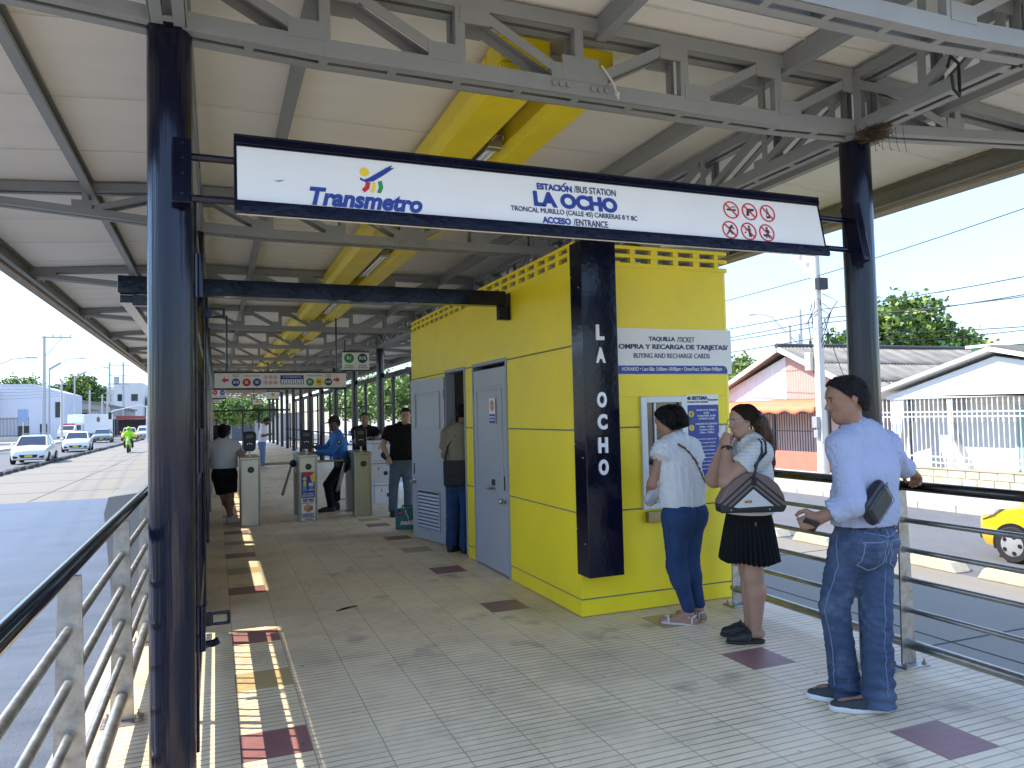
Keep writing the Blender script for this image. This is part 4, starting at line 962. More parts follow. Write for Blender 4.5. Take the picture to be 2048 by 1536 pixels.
carton(cx0, cy0, 0, .46, .4, .1, 'white carton at the bottom of the stack behind the man in black')
carton(cx0-.02, cy0, .4, .44, .4, -.04, 'white carton in the middle of the stack behind the man in black')
carton(cx0-.03, cy0, .8, .45, .36, .05, 'white carton on top of the stack, under the waiting man\'s hand')
TEAL = mat('teal_case_plastic', (.01, .12, .14), .4, var=.08)
tb = thing('tool_case', 'teal plastic tool case standing by the far corner of the yellow booth', 'tool case', (2.44, 10.25, 0), R_(-14))
mb = MB(); mb.box(-.14, .19, 0, .13, .02, .31); mb.build('body', TEAL, tb, bevel=.02)
mb = MB(); mb.tube([(-.05, .06, .3), (-.04, .06, .345), (.09, .06, .345), (.1, .06, .3)], .014, 8); mb.build('handle', TEAL, tb, smooth=True)
mb = MB(); mb.box(-.1, -.06, -.006, .0, .22, .3); mb.box(.1, .14, -.006, 0, .22, .3); build_each(mb, 'latch', BLACK, tb, bevel=.004)
text('makita', .095, WPRINT, tb, shear=.3, bold=.02, M=T_(.03, -.003, .12), width=.85)
mb = MB(); mb.box(-.1, -.05, -.007, -.006, .24, .27); mb.build('red_badge', RED, tb)
mb = MB(); mb.tube([(.0, -.01, .3), (.01, -.012, .24), (.04, -.012, .19), (.03, -.012, .17)], .005, 6); mb.build('cord', WPRINT, tb, smooth=True)
# ================================================================ figures: smooth blended volumes meshed into one skin
V3 = lambda *a: np.array(a, float)
def nrm(v): v = np.array(v, float); return v/np.linalg.norm(v)
class Vol:
    """union of tapered capsules blended smoothly; meshed with surface nets"""
    def __init__(s, k=.02): s.p = []; s.k = k; s.cuts = []; s.sub = []; s.fold = []
    def c(s, a, b, ra, rb=None, k=None, sq=None, flat=None):
        s.p.append((V3(*a), V3(*b), ra, ra if rb is None else rb, s.k if k is None else k, sq, flat)); return s
    def chain(s, pts, rs, **kw):
        for i in range(len(pts)-1): s.c(pts[i], pts[i+1], rs[i], rs[i+1], **kw)
        return s
    def cut(s, pt, n): s.cuts.append((V3(*pt), nrm(n))); return s
    def minus(s, a, b, r, k=.01): s.sub.append((V3(*a), V3(*b), r, r, k, None, None)); return s
    @staticmethod
    def prim(P, pr):
        a, b, ra, rb, k, sq, flat = pr
        d = b-a; L2 = max(d @ d, 1e-9); w_ = P-a; t0 = (w_ @ d)/L2; t = np.clip(t0, 0, 1)
        v = w_-t[..., None]*d; m = 1
        if sq is not None:
            n, s_ = sq; n = np.array(n); v = v+((v @ n)*(1/s_-1))[..., None]*n; m = min(1, (s_+1)/2)
        D = (np.sqrt((v*v).sum(-1))-(ra+(rb-ra)*t))*m
        if flat:
            L = math.sqrt(L2)
            if 'b' in flat: D = np.maximum(D, (t0-1)*L)
            if 'a' in flat: D = np.maximum(D, -t0*L)
        return D
    def finish(s, P, F):
        for pr in s.sub: F = np.maximum(F, -Vol.prim(P, pr))
        for f_ in s.fold: F = F+f_(P)
        for pt, n in s.cuts: F = np.maximum(F, (P-pt) @ n)
        return F
    def ev(s, P):
        F = np.full(P.shape[:-1], 1.)
        for pr in s.p:
            D = Vol.prim(P, pr); k = pr[4]
            h = np.clip(.5+.5*(F-D)/k, 0, 1); F = F*(1-h)+D*h-k*h*(1-h)
        return s.finish(P, F)
    def mesh(s, h):
        lo = np.min([np.minimum(p[0], p[1])-max(p[2], p[3]) for p in s.p], 0)-3*h; hi = np.max([np.maximum(p[0], p[1])+max(p[2], p[3]) for p in s.p], 0)+3*h
        n = np.ceil((hi-lo)/h).astype(int)+1
        F = np.full(n, 1., np.float32)
        ax = [lo[i]+h*np.arange(n[i]) for i in range(3)]
        for pr in s.p:
            r = max(pr[2], pr[3])+pr[4]+2.5*h
            i0 = np.maximum(((np.minimum(pr[0], pr[1])-r-lo)/h).astype(int), 0); i1 = np.minimum(((np.maximum(pr[0], pr[1])+r-lo)/h).astype(int)+2, n)
            sl = tuple(slice(a, b) for a, b in zip(i0, i1))
            P = np.stack(np.meshgrid(*[ax[i][sl[i]] for i in range(3)], indexing='ij'), -1)
            D = Vol.prim(P, pr); k = pr[4]; f = F[sl]
            hh_ = np.clip(.5+.5*(f-D)/k, 0, 1); F[sl] = f*(1-hh_)+D*hh_-k*hh_*(1-hh_)
        near = np.argwhere(np.abs(F) < .09)
        P = lo+near*h; ix = tuple(near.T); F[ix] = s.finish(P, F[ix])
        for pt, nn in s.cuts:       # deep inside cells beyond a cut
            deep = np.argwhere(F < -.0899)
            if len(deep): F[tuple(deep.T)] = np.maximum(F[tuple(deep.T)], (lo+deep*h-pt) @ nn)
        for pr in s.sub:
            deep = np.argwhere(F < -.0899)
            if len(deep): F[tuple(deep.T)] = np.maximum(F[tuple(deep.T)], -Vol.prim(lo+deep*h, pr))
        return surface_nets(F, lo, h)
def surface_nets(F, lo, h):
    ins = F < 0
    c = np.zeros(np.array(F.shape)-1, np.uint8)
    cs = [(i, j, k) for i in (0, 1) for j in (0, 1) for k in (0, 1)]
    X, Y, Z = c.shape
    for i, j, k in cs: c += ins[i:i+X, j:j+Y, k:k+Z]
    act = np.argwhere((c > 0) & (c < 8)); idm = np.full(c.shape, -1, np.int32); idm[tuple(act.T)] = np.arange(len(act))
    val = {q_: F[act[:, 0]+q_[0], act[:, 1]+q_[1], act[:, 2]+q_[2]] for q_ in cs}
    acc = np.zeros((len(act), 3)); cnt = np.zeros(len(act))
    for a in cs:
        for ax in range(3):
            if a[ax]: continue
            b = list(a); b[ax] = 1; b = tuple(b); va, vb = val[a], val[b]; m = (va < 0) != (vb < 0)
            t = np.where(m, va/np.where(m, va-vb, 1), 0); p = np.tile(np.array(a, float), (len(act), 1)); p[:, ax] = t
            acc[m] += p[m]; cnt[m] += 1
    V = lo+(act+acc/cnt[:, None])*h
    faces = []
    for ax in range(3):
        o1, o2 = [(1, 2), (2, 0), (0, 1)][ax]
        sl0 = [slice(None)]*3; sl1 = [slice(None)]*3; sl0[ax] = slice(0, -1); sl1[ax] = slice(1, None)
        a = ins[tuple(sl0)]; b = ins[tuple(sl1)]; e = np.argwhere(a != b)
        e = e[(e[:, o1] > 0) & (e[:, o2] > 0) & (e[:, o1] < F.shape[o1]-1) & (e[:, o2] < F.shape[o2]-1)]
        u = np.zeros(3, int); u[o1] = 1; w_ = np.zeros(3, int); w_[o2] = 1
        q_ = [idm[tuple((e-x).T)] for x in (0*u, u, u+w_, w_)]
        q4 = np.stack(q_, 1); flip = a[tuple(e.T)]
        q4[~flip] = q4[~flip][:, ::-1]; faces.append(q4)
    f = np.concatenate(faces); f = f[(f >= 0).all(1)]
    return V, f
def vmesh(vol, h, name, m, parent, origin, smooth_it=1):
    V, f = vol.mesh(h)
    # relax
    for _ in range(smooth_it):
        s_ = np.zeros_like(V); n_ = np.zeros(len(V))
        for a in range(4):
            i, j = f[:, a], f[:, (a+1) % 4]; np.add.at(s_, i, V[j]); np.add.at(s_, j, V[i]); np.add.at(n_, i, 1); np.add.at(n_, j, 1)
        V = .5*V+.5*s_/np.maximum(n_, 1)[:, None]
    me = bpy.data.meshes.new(name); me.from_pydata((V-origin).tolist(), [], f.tolist()); me.materials.append(m)
    me.polygons.foreach_set('use_smooth', [True]*len(me.polygons)); me.update()
    o = bpy.data.objects.new(name, me); COL.objects.link(o); o.parent = parent
    return o
def folds(amp, sx, sy, sz, seed=0, warp=.05):
    """cloth folds: ridges of warped sines; sx, sy, sz = wavelengths"""
    rs = np.random.RandomState(seed); ph = rs.rand(8)*6.28; q_ = (rs.rand(4, 3)-.5)*.8
    def f(P):
        x, y, z = P[..., 0], P[..., 1], P[..., 2]
        wx = warp*np.sin(9*z+7*y+ph[0])+warp*.6*np.sin(17*y-13*z+ph[1]); wz = warp*np.sin(11*x+8*y+ph[2])+warp*.6*np.sin(19*x+ph[3])
        a = np.sin(6.283*((x+wx)/sx+(y+wx*.7)/sy+(z+wz)/sz)+ph[4]); b = np.sin(6.283*((x-wz)/sx*1.7-(y+wx)/sy*1.3+(z-wx)/sz*1.9)+ph[5])
        msk = .55+.45*np.sin(5*x+6*z+ph[6])*np.sin(7*y-5*z+ph[7])
        return amp*msk*(np.abs(a)**1.5*-1+.35*b)
    return f
SKINS = {}
def skin(name, col): return mat('skin_'+name, col, .5, var=.06, scale=30, bump=.12, bscale=350, spec=.35)
def hand(v, wr, d, pn, side, curl=.5, s=1., spread=.25, k=.005, thumb=.5):
    """palm + five fingers; d = direction of the hand, pn = palm normal (fingers curl towards it), side = towards the thumb"""
    d = nrm(d); pn = nrm(V3(*pn)-d*(V3(*pn) @ d)); sd = nrm(np.cross(d, pn)); sd = sd if sd @ V3(*side) > 0 else -sd
    wr = V3(*wr); kn = wr+d*.082*s
    v.c(wr, wr+d*.04*s, .026*s, .034*s, k=.02, sq=(pn, .62)); v.c(wr+d*.035*s, kn-d*.012*s, .036*s, .036*s, k=.015, sq=(pn, .45))
    for i, (o, L) in enumerate(((.027, .068), (.009, .078), (-.009, .072), (-.026, .056))):
        base = kn+sd*o*s-d*.008*s; ang_ = (o/.03)*spread*.35; cd_ = nrm(d*math.cos(ang_)+sd*math.sin(ang_)); p = base; a = 0; r = .0095*s
        for seg, f_ in ((.45, .8), (.32, 1.1), (.23, .8)):
            a += curl*f_*(1+.12*i); q_ = p+(cd_*math.cos(a)+pn*math.sin(a))*L*seg*s; v.c(p, q_, r, r*.92, k=k); p = q_; r *= .93
    tb_ = wr+d*.022*s+sd*.026*s; t1 = tb_+(d*.55+sd*.75+pn*.25)*.04*s; t2 = t1+nrm(d*.9+sd*(.35-thumb*.5)+pn*thumb)*.034*s; t3 = t2+nrm(d*.9+sd*(-.1-thumb*.4)+pn*thumb)*.026*s
    v.c(tb_, t1, .016*s, .0125*s, k=.01); v.c(t1, t2, .0115*s, .0105*s, k=k); v.c(t2, t3, .0105*s, .009*s, k=k)
def head(v, c, fw, up, s=1., fem=False):
    fw = nrm(fw); up = nrm(V3(*up)-fw*(V3(*up) @ fw)); rt = np.cross(fw, up); c = V3(*c)
    at = lambda f, u, r=0: c+(fw*f+up*u+rt*r)*s
    v.c(at(-.022, .035), at(.012, .04), .083*s, .08*s, k=.03, sq=(rt, .88))
    v.c(at(-.03, -.0), at(-.02, .01), .066*s, .066*s, k=.03, sq=(rt, .9))
    v.c(at(.032, .025), at(.034, -.05), .057*s, .045*s, k=.035, sq=(rt, .98))
    v.c(at(.03, -.06), at(.056, -.09), .04*s, (.02 if fem else .024)*s, k=.03)
    for e in (-1, 1):
        v.c(at(.005, -.05, e*.046), at(.045, -.085, e*.016), .022*s, .018*s, k=.03)
        v.c(at(.055, -.012, e*.034), at(.062, -.02, e*.028), .02*s, .016*s, k=.025)
        v.c(at(.068, .022, e*.034), at(.078, .026, e*.014), .01*s, .01*s, k=.018)                       # brow
        v.c(at(-.012, .012, e*.078), at(-.02, -.022, e*.072), .014*s, .009*s, k=.008, sq=(rt, .45)); v.c(at(-.018, .016, e*.08), at(-.026, .0, e*.082), .012*s, .01*s, k=.006, sq=(rt, .4))  # ear
    v.c(at(.082, .012), at(.104, -.026), .009*s, .0125*s, k=.012); v.c(at(.088, -.032, -.012), at(.088, -.032, .012), .009*s, .009*s, k=.01)
    v.c(at(.081, -.056, -.014), at(.081, -.056, .014), .0075*s, .0075*s, k=.007); v.c(at(.078, -.068, -.012), at(.078, -.068, .012), .0085*s, .0085*s, k=.007)
    for e in (-1, 1): v.sub.append((at(.094, .008, e*.033), at(.094, .007, e*.028), .013*s, .013*s, .01, None, None))
    return at
EYEW = mat('eye_white', (.32, .3, .28), .4); IRIS = mat('dark_iris', (.02, .012, .008), .15)
def eyes(at, parent, o, s=1.):
    mb = MB(); m2 = MB(); m3 = MB()
    for e in (-1, 1):
        mb.ball(at(.073, .008, e*.031)-o, .0125*s, 12, 8); m2.ball(at(.0815, .008, e*.031)-o, .0058*s, 10, 6)
        m3.tube([at(.086, .024, e*.045)-o, at(.093, .03, e*.03)-o, at(.094, .027, e*.015)-o], .0035*s, 6)
    mb.build('eyes', EYEW, parent, smooth=True); m2.build('pupils', IRIS, parent, smooth=True); m3.build('eyebrows', mat('dark_brow_hair', (.012, .009, .007), .8), parent, smooth=True)
HAIR = {}
def hairm(name, col):
    if name in MATS: return MATS[name]
    m = mat(name, col, .7, var=.5, scale=90, stretch=(1, 1, .12), spec=.12, bump=.8, bscale=160)
    return m
def hair_cap(c, fw, up, s=1., t=.012, low=-.05, front=.045, noise=.003, seed=1, freq=.02):
    fw = nrm(fw); up = nrm(V3(*up)-fw*(V3(*up) @ fw)); rt = np.cross(fw, up); c = V3(*c); at = lambda f, u, r=0: c+(fw*f+up*u+rt*r)*s
    v = Vol(.02); v.c(at(-.022, .037), at(.012, .042), (.083+t)*s, (.078+t)*s, k=.03, sq=(rt, .9)); v.c(at(-.032, -.01), at(-.022, .01), (.066+t)*s, (.07+t)*s, k=.03, sq=(rt, .92))
    v.c(at(-.035, low+.02), at(-.03, 0), (.05+t)*s, (.06+t)*s, k=.03)
    # hairline: plane sloping from forehead to behind the ears
    v.cut(at(front, .045), nrm(fw*1-up*.75)); v.cut(at(0, low), -up)
    v.fold.append(folds(noise, freq, freq*1.3, freq*2.2, seed, .02))
    return v, at
def arm(v, sh, el, wr, r=(.05, .042, .04, .028), k=.02, upto=1.):
    sh, el, wr = map(lambda p: V3(*p), (sh, el, wr))
    v.c(sh, el, r[0], r[1], k=k); mid = el+(wr-el)*.3; v.c(el, mid, r[1], r[2]*1.02, k=k); v.c(mid, wr, r[2]*1.02, r[3], k=k)
def leg(v, hip, kn, an, r=(.085, .056, .056, .036), k=.03, back=None):
    hip, kn, an = map(lambda p: V3(*p), (hip, kn, an))
    v.c(hip, kn, r[0], r[1], k=k); cf = kn+(an-kn)*.3
    if back is not None: cf = cf+V3(*back)*.014
    v.c(kn, cf, r[1]*.96, r[2], k=k); v.c(cf, an, r[2], r[3], k=k)
def foot(v, an, toe, r=.034, k=.02):
    an = V3(*an); toe = V3(*toe); d = nrm((toe-an)*[1, 1, 0]); sd = np.cross(d, V3(0, 0, 1))
    heel = V3(an[0], an[1], toe[2])-d*.035+V3(0, 0, .002)
    v.c(an, heel+V3(0, 0, .012), r, r*.95, k=k); v.c(heel, toe-d*.03, r, r*.95, k=k, sq=((0, 0, 1), .9)); v.c(toe-d*.05, toe, r*1.1, r*.72, k=k, sq=((0, 0, 1), .68)); v.c(an, toe-d*.08, r*.95, r*.8, k=k)
def shoe(parent, an, toe, o, m, sole, h, wide=1., top=.085, soleh=.028, nm='shoe', closed=True):
    """upper and sole around a foot; toe = tip at ground level"""
    an = V3(*an); toe = V3(*toe); d = nrm((toe-an)*[1, 1, 0]); heel = V3(an[0], an[1], 0)-d*.055; heel[2] = toe[2]; L = np.linalg.norm((toe-heel)[:2]); up = V3(0, 0, 1); z = toe[2]
    sd = np.cross(d, up)
    v = Vol(.025); hp = heel+d*.035
    v.c(hp+up*.04, hp+up*(top-.01), .036*wide, .037*wide, k=.03); v.c(hp+up*.035, heel+d*L*.62+up*.032, .036*wide, .042*wide, k=.03); v.c(heel+d*L*.62+up*.03, heel+d*(L-.038)+up*.026, .042*wide, .034*wide, k=.03, sq=(up, .8)); v.c(hp+d*.03+up*(top-.03), heel+d*L*.6+up*.04, .034*wide, .03*wide, k=.04)
    v.cut(V3(0, 0, z+soleh*.6), (0, 0, -1)); v.cut(hp+up*top, up+d*.12)
    if h < .009: v.fold.append(folds(.0022, .03, .03, .05, 4, .01))
    u = vmesh(v, h, nm, m, parent, o)
    v = Vol(.02); v.c(hp+up*.02, heel+d*L*.62+up*.02, .039*wide, .046*wide, k=.03); v.c(heel+d*L*.62+up*.02, heel+d*(L-.035)+up*.022, .046*wide, .037*wide, k=.03)
    v.cut(V3(0, 0, z+soleh), up); v.cut(V3(0, 0, z+.001), (0, 0, -1)); vmesh(v, h, 'sole', sole, u, o, 0)
    return u
def project(vol, P, d, dist=.3, n=60):
    """slide points along d onto the surface of a volume"""
    P = np.array(P, float).copy(); d = nrm(d); done = np.zeros(len(P), bool)
    for _ in range(n):
        F = vol.ev(P); st = np.clip(F*.7, -.03, .03); P = P+d*st[:, None]
        if np.abs(F).max() < .0008: break
    return P
def strap(parent, o, vol, pts, r, m, name, lift=.004, flat=True, n=30, w_=None, dirs=None):
    """band laid on the body: polyline through pts pulled onto vol"""
    pts = np.array(pts, float); t = np.linspace(0, len(pts)-1, n); Q = np.array([[np.interp(x, range(len(pts)), pts[:, i]) for i in range(3)] for x in t])
    eps = 1e-3
    if dirs is not None:
        D = np.array([nrm(dirs(q_)) for q_ in Q]) if callable(dirs) else np.tile(nrm(dirs), (n, 1))
        for _ in range(60): Q = Q+D*np.clip((vol.ev(Q)-lift)*.7, -.03, .03)[:, None]
    for _ in range(25 if dirs is None else 1):
        F = vol.ev(Q); G = np.stack([(vol.ev(Q+np.eye(3)[i]*eps)-F)/eps for i in range(3)], -1); G /= np.maximum(np.linalg.norm(G, axis=1), 1e-6)[:, None]
        Q = Q-G*(np.clip(F-lift, -.02, .02)*(.6 if dirs is None else 0))[:, None]
    mb = MB()
    if w_ is None: mb.tube([Vector(q_-o) for q_ in Q], r, 8)
    else:
        vs = []
        for i, q_ in enumerate(Q):
            d = nrm(Q[min(i+1, n-1)]-Q[max(i-1, 0)]); g = G[i]; sd = np.cross(d, g)
            for a, b in ((-1, -1), (1, -1), (1, 1), (-1, 1)): vs.append(q_-o+sd*w_/2*a+g*r*b)
        fs = [tuple(range(4)), tuple(range(4*n-1, 4*n-5, -1))]
        for i in range(n-1):
            for k in range(4): fs.append((i*4+k, i*4+(k+1) % 4, (i+1)*4+(k+1) % 4, (i+1)*4+k))
        mb.add(vs, fs)
    return mb.build(name, m, parent, smooth=True)
DENIM = mat('blue_denim', (.042, .066, .118), .85, var=.22, scale=9, bump=.25, bscale=500, dirt=(.14, .18, .25), dirt_amt=.75, dirt_scale=4, spec=.2)
DENIMD = mat('dark_blue_denim', (.02, .045, .11), .85, var=.15, scale=9, bump=.25, bscale=500, dirt=(.05, .1, .22), dirt_amt=.4, dirt_scale=5, spec=.2)
SEAM = mat('denim_seam_thread', (.16, .19, .27), .8)
def torso(v, J, fw, g=0., w_=(.15, .135, .15, .125), dep=.66, k=.05, up_to=3):
    """pelvis, waist, chest, upper chest; g = extra thickness"""
    P = [V3(*J[n]) for n in ('pelvis', 'waist', 'chest', 'top')]
    for i in range(up_to): v.c(P[i], P[i+1], w_[i]+g, w_[i+1]+g, k=k, sq=(nrm(fw), dep))
def yoke(v, J, g=0., r=.055):
    for s in ('shL', 'shR'): v.c(J['neck'], J[s], r*.85+g, r+g, k=.05)

def strands(vol, P, flow, m, name, parent, o, steps=8, step=.02, r=.0016, lift=.0015, jit=.25, curl=0., seed=0):
    """fine hairs laid over a hair volume, following flow(P) along its surface"""
    rs = np.random.RandomState(seed); P = np.array(P, float); eps = 1e-3; paths = []
    def grad(Q):
        F = vol.ev(Q); G = np.stack([(vol.ev(Q+np.eye(3)[i]*eps)-F)/eps for i in range(3)], -1); return F, G/np.maximum(np.linalg.norm(G, axis=1), 1e-6)[:, None]
    for _ in range(12): F, G = grad(P); P = P-G*(np.clip(F-lift, -.02, .02)*.7)[:, None]
    ok = np.abs(vol.ev(P)-lift) < .004; P = P[ok]; D0 = rs.normal(size=P.shape)*jit
    ph = rs.rand(len(P))*6.28
    for k in range(steps):
        paths.append(P.copy()); F, G = grad(P); d = flow(P)+D0
        if curl: a = nrm3(np.cross(G, d)); d = d*np.cos(ph+k*curl)[:, None]+a*np.sin(ph+k*curl)[:, None]*np.linalg.norm(d, axis=1)[:, None]
        d = d-G*(d*G).sum(1)[:, None]; d = nrm3(d); P = P+d*step; F, G = grad(P); P = P-G*(np.clip(F-lift-(.004*rs.rand(len(P))), -.01, .01)*.8)[:, None]
    S = np.stack(paths, 1); N = len(S); vs = []; fs = []
    mb = MB()
    for i in range(N):
        Q = S[i]; b0 = len(mb.v); d = Q[-1]-Q[0]; a = np.cross(d, [.3, .5, .8]); a /= max(np.linalg.norm(a), 1e-6); b = np.cross(d, a); b /= max(np.linalg.norm(b), 1e-6)
        for j, q_ in enumerate(Q):
            rr = r*(1-.75*j/(steps-1))
            for t in range(3): mb.v.append(tuple(q_-o+a*rr*math.cos(2.094*t)+b*rr*math.sin(2.094*t)))
        for j in range(steps-1):
            for t in range(3): mb.f.append((b0+j*3+t, b0+j*3+(t+1) % 3, b0+j*3+3+(t+1) % 3, b0+j*3+3+t)); mb.mi.append(0)
    return mb.build(name, m, parent, smooth=True, fix=False)
def nrm3(v): return v/np.maximum(np.linalg.norm(v, axis=1), 1e-9)[:, None]
def scatter(at, n, seed, fr=(-.12, .1), ur=(-.09, .14), rr=(-.1, .1)):
    rs = np.random.RandomState(seed); return np.array([at(rs.uniform(*fr), rs.uniform(*ur), rs.uniform(*rr)) for _ in range(n)])
def strand_mat(name, col, rough=.4, spec=.35): return mat(name, col, rough, var=.5, scale=25, spec=spec)
# ================================================================ people
def P3(*a): return V3(*a)
def mkperson(label, o, group=None): return thing('person', label, 'person', tuple(o), 0, group)
UP = V3(0, 0, 1)
def rgt(fw): return np.cross(nrm(fw), UP)
HB = hairm('black_hair', (.008, .007, .007)); HGREY = hairm('greying_black_hair', (.012, .011, .011)); HBR = hairm('long_brown_hair', (.03, .016, .009)); HBT = hairm('brown_hair_tips', (.13, .065, .03))
SOLEW = mat('white_rubber_sole', (.6, .6, .58), .6, dirt=(.3, .28, .25)); SOLEK = mat('dark_rubber_sole', (.02, .02, .02), .7)

# ---- man in blue shirt at the right railing
def man_blue():
    o = V3(3.12, 3.06, 0); t = mkperson('man in a striped blue shirt and jeans leaning one hand on the right railing', o)
    fw = nrm((-.15, .99, 0)); rt = rgt(fw); H = .006
    J = dict(pelvis=(3.15, 3.0, .90), waist=(3.16, 2.985, 1.06), chest=(3.165, 2.975, 1.235), top=(3.16, 2.985, 1.37), neck=(3.145, 3.0, 1.42))
    J['shL'] = V3(3.16, 2.985, 1.375)-rt*.165; J['shR'] = V3(3.17, 2.985, 1.36)+rt*.17
    elL = V3(2.955, 2.865, 1.10); wrL = V3(2.84, 2.975, 1.02); elR = V3(3.575, 3.16, 1.26); wrR = V3(3.80, 3.235, 1.185)
    hc = V3(3.095, 3.02, 1.612); hf = nrm((-.9, .42, -.12)); S = skin('tan_man', (.27, .145, .09))
    hipN = V3(3.215, 2.985, .86); hipF = V3(3.075, 3.02, .86); knN = V3(3.18, 2.96, .5); anN = V3(3.185, 2.975, .10); knF = V3(3.045, 3.11, .52); anF = V3(3.145, 3.15, .10)
    toeN = V3(2.965, 3.085, 0); toeF = V3(2.985, 3.27, 0)
    b = Vol(.02); torso(b, J, fw, -.02); b.c(J['neck'], hc+V3(.0, -.01, -.05), .058, .056, k=.03)
    at = head(b, hc, hf, UP); arm(b, J['shL'], elL, wrL, (.045, .04, .04, .028)); arm(b, J['shR'], elR, wrR, (.045, .04, .04, .028))
    hand(b, wrL, (-.75, .55, -.35), (.5, .75, -.2), (-.2, .2, 1), 1.0); hand(b, wrR, (.85, .35, -.45), (-.35, .1, -1), (0, 1, .2), .75)
    leg(b, hipN, knN, anN, (.08, .05, .05, .034)); leg(b, hipF, knF, anF, (.08, .05, .05, .034)); foot(b, anN, toeN-nrm(toeN-anN)*.05+UP*.03, .022); foot(b, anF, toeF-nrm(toeF-anF)*.05+UP*.03, .022)
    body = vmesh(b, H, 'body', S, t, o); eyes(at, body, o)
    v, _ = hair_cap(hc, hf, UP, 1., .010, -.062, .05, .004, 3, .022); v.cut(at(-.036, -.02), nrm(hf-UP*1.15))
    for e in (-1, 1): v.minus(at(-.012, .004, e*.095), at(-.02, -.03, e*.085), .026)
    hr = vmesh(v, H, 'hair', HGREY, t, o, 0); strands(v, scatter(at, 2600, 5), lambda P: np.tile(-hf*.5-UP*.5, (len(P), 1)), strand_mat('dark_grey_hair_strands', (.02, .019, .018)), 'hair_curls', hr, o, 6, .0045, .0013, .001, .9, 1.0, 2)
    SH = mat('blue_striped_shirt', (.36, .40, .53), .8, var=.05, scale=12, spec=.2, bump=.1, bscale=600); 
    wave_bump(SH, 75, 'X', .001, .15, .22)
    v = Vol(.03); torso(v, J, fw, .012, (.155, .16, .165, .13), .72); yoke(v, J, .012, .06)
    v.c(J['waist'], V3(*J['pelvis'])+UP*.05, .165, .155, k=.05, sq=(fw, .74)); v.c(V3(*J['waist'])-rt*.06+UP*.02, V3(*J['waist'])+rt*.05-UP*.02, .1, .1, k=.06)
    for s_, e_, w__ in ((J['shL'], elL, wrL), (J['shR'], elR, wrR)):
        w__ = V3(*w__); e_ = V3(*e_); c_ = e_+(w__-e_)*.62; v.c(s_, e_, .072, .064, k=.045); v.c(e_, c_, .062, .054, k=.03, flat='b')
        v.c(c_-nrm(w__-e_)*.045, c_, .059, .058, k=.004, flat='ab')
    v.c(J['neck']+V3(0, 0, -.01), V3(*J['neck'])+(hc-V3(*J['neck']))*.32, .068, .064, k=.015, flat='b')       # collar stand
    v.cut(V3(*J['pelvis'])+UP*.065, (0, 0, -1)); v.minus(V3(*J['neck'])+hf*.05+UP*.02, hc+hf*.02, .045)
    v.fold.append(folds(.010, .13, .15, .34, 5, .06)); v.fold.append(folds(.004, .06, .07, .12, 15, .04)); shirt = vmesh(v, H, 'shirt', SH, t, o)
    v2 = Vol(.03); P0 = V3(*J['pelvis'])
    v2.c(P0+UP*.08, P0-UP*.04, .152, .15, k=.04, sq=(fw, .74)); v2.c(P0-UP*.02-fw*.045-rt*.06, P0-UP*.06-fw*.04-rt*.06, .1, .095, k=.05); v2.c(P0-UP*.02-fw*.045+rt*.06, P0-UP*.06-fw*.04+rt*.06, .1, .095, k=.05)
    for hp, kn, an in ((hipN, knN, anN), (hipF, knF, anF)):
        v2.c(hp, kn, .095, .072, k=.03); v2.c(kn, kn+(an-kn)*.45, .072, .07, k=.015); v2.c(kn+(an-kn)*.45, an-UP*.058, .07, .08, k=.015, flat='b')
    v2.cut(P0+UP*.085, UP); v2.fold.append(folds(.008, .5, .4, .14, 8, .05)); v2.fold.append(folds(.003, .2, .2, .06, 18, .04)); v2.fold.append(lambda P: .0045*np.sin(P[..., 2]*95+9*P[..., 0]+6*P[..., 1])*np.clip((.3-P[..., 2])/.2, 0, 1))
    tr = vmesh(v2, H, 'jeans', DENIM, t, o)
    cb_ = P0+UP*.072; strap(t, o, v2, [cb_+.32*(rt*math.cos(a)+fw*math.sin(a)) for a in np.linspace(.05, 6.23, 41)], .003, mat('dark_leather_belt', (.02, .014, .01), .4), 'belt', .004, n=80, w_=.034, dirs=lambda q_: cb_-q_)
    for a_ in (3.5, 4.4, 5.3): p_ = cb_+.32*(rt*math.cos(a_)+fw*math.sin(a_)); strap(tr, o, v2, [p_+UP*.022, p_-UP*.03], .003, DENIM, 'belt_loop', .009, n=6, w_=.012, dirs=cb_-p_)
    for sgn in (-1, 1):   # back pockets: stitched outline standing proud of the cloth
        c0 = P0-UP*.07-fw*.3+rt*.083*sgn
        pts = [c0-rt*.062+UP*.065, c0-rt*.056-UP*.055, c0-UP*.085, c0+rt*.056-UP*.055, c0+rt*.062+UP*.065, c0-rt*.062+UP*.065]
        strap(tr, o, v2, pts, .0022, SEAM, 'pocket', .001, n=70, w_=.005, dirs=fw)
    strap(tr, o, v2, [hipF-rt*.3+UP*.06, hipF-rt*.3-UP*.1, knF-rt*.3, knF-rt*.3-UP*.2, anF-rt*.3], .0012, SEAM, 'side_seam', .0005, n=60, w_=.004, dirs=rt)
    strap(tr, o, v2, [hipN-fw*.3-rt*.05-UP*.12, knN-fw*.3-rt*.03+UP*.1, knN-fw*.3-rt*.035-UP*.1, anN-fw*.3-rt*.03], .001, SEAM, 'inseam', .0003, n=60, w_=.003, dirs=fw)
    strap(tr, o, v2, [P0-fw*.3+UP*.05, P0-fw*.3-UP*.02, P0-fw*.3-UP*.12], .0014, SEAM, 'seat_seam', .001, n=24, w_=.005, dirs=fw)
    strap(tr, o, v2, [P0-fw*.3+UP*.045-rt*.13, P0-fw*.3+UP*.015, P0-fw*.3+UP*.045+rt*.13], .001, SEAM, 'yoke_seam', .0005, n=40, w_=.004, dirs=fw)
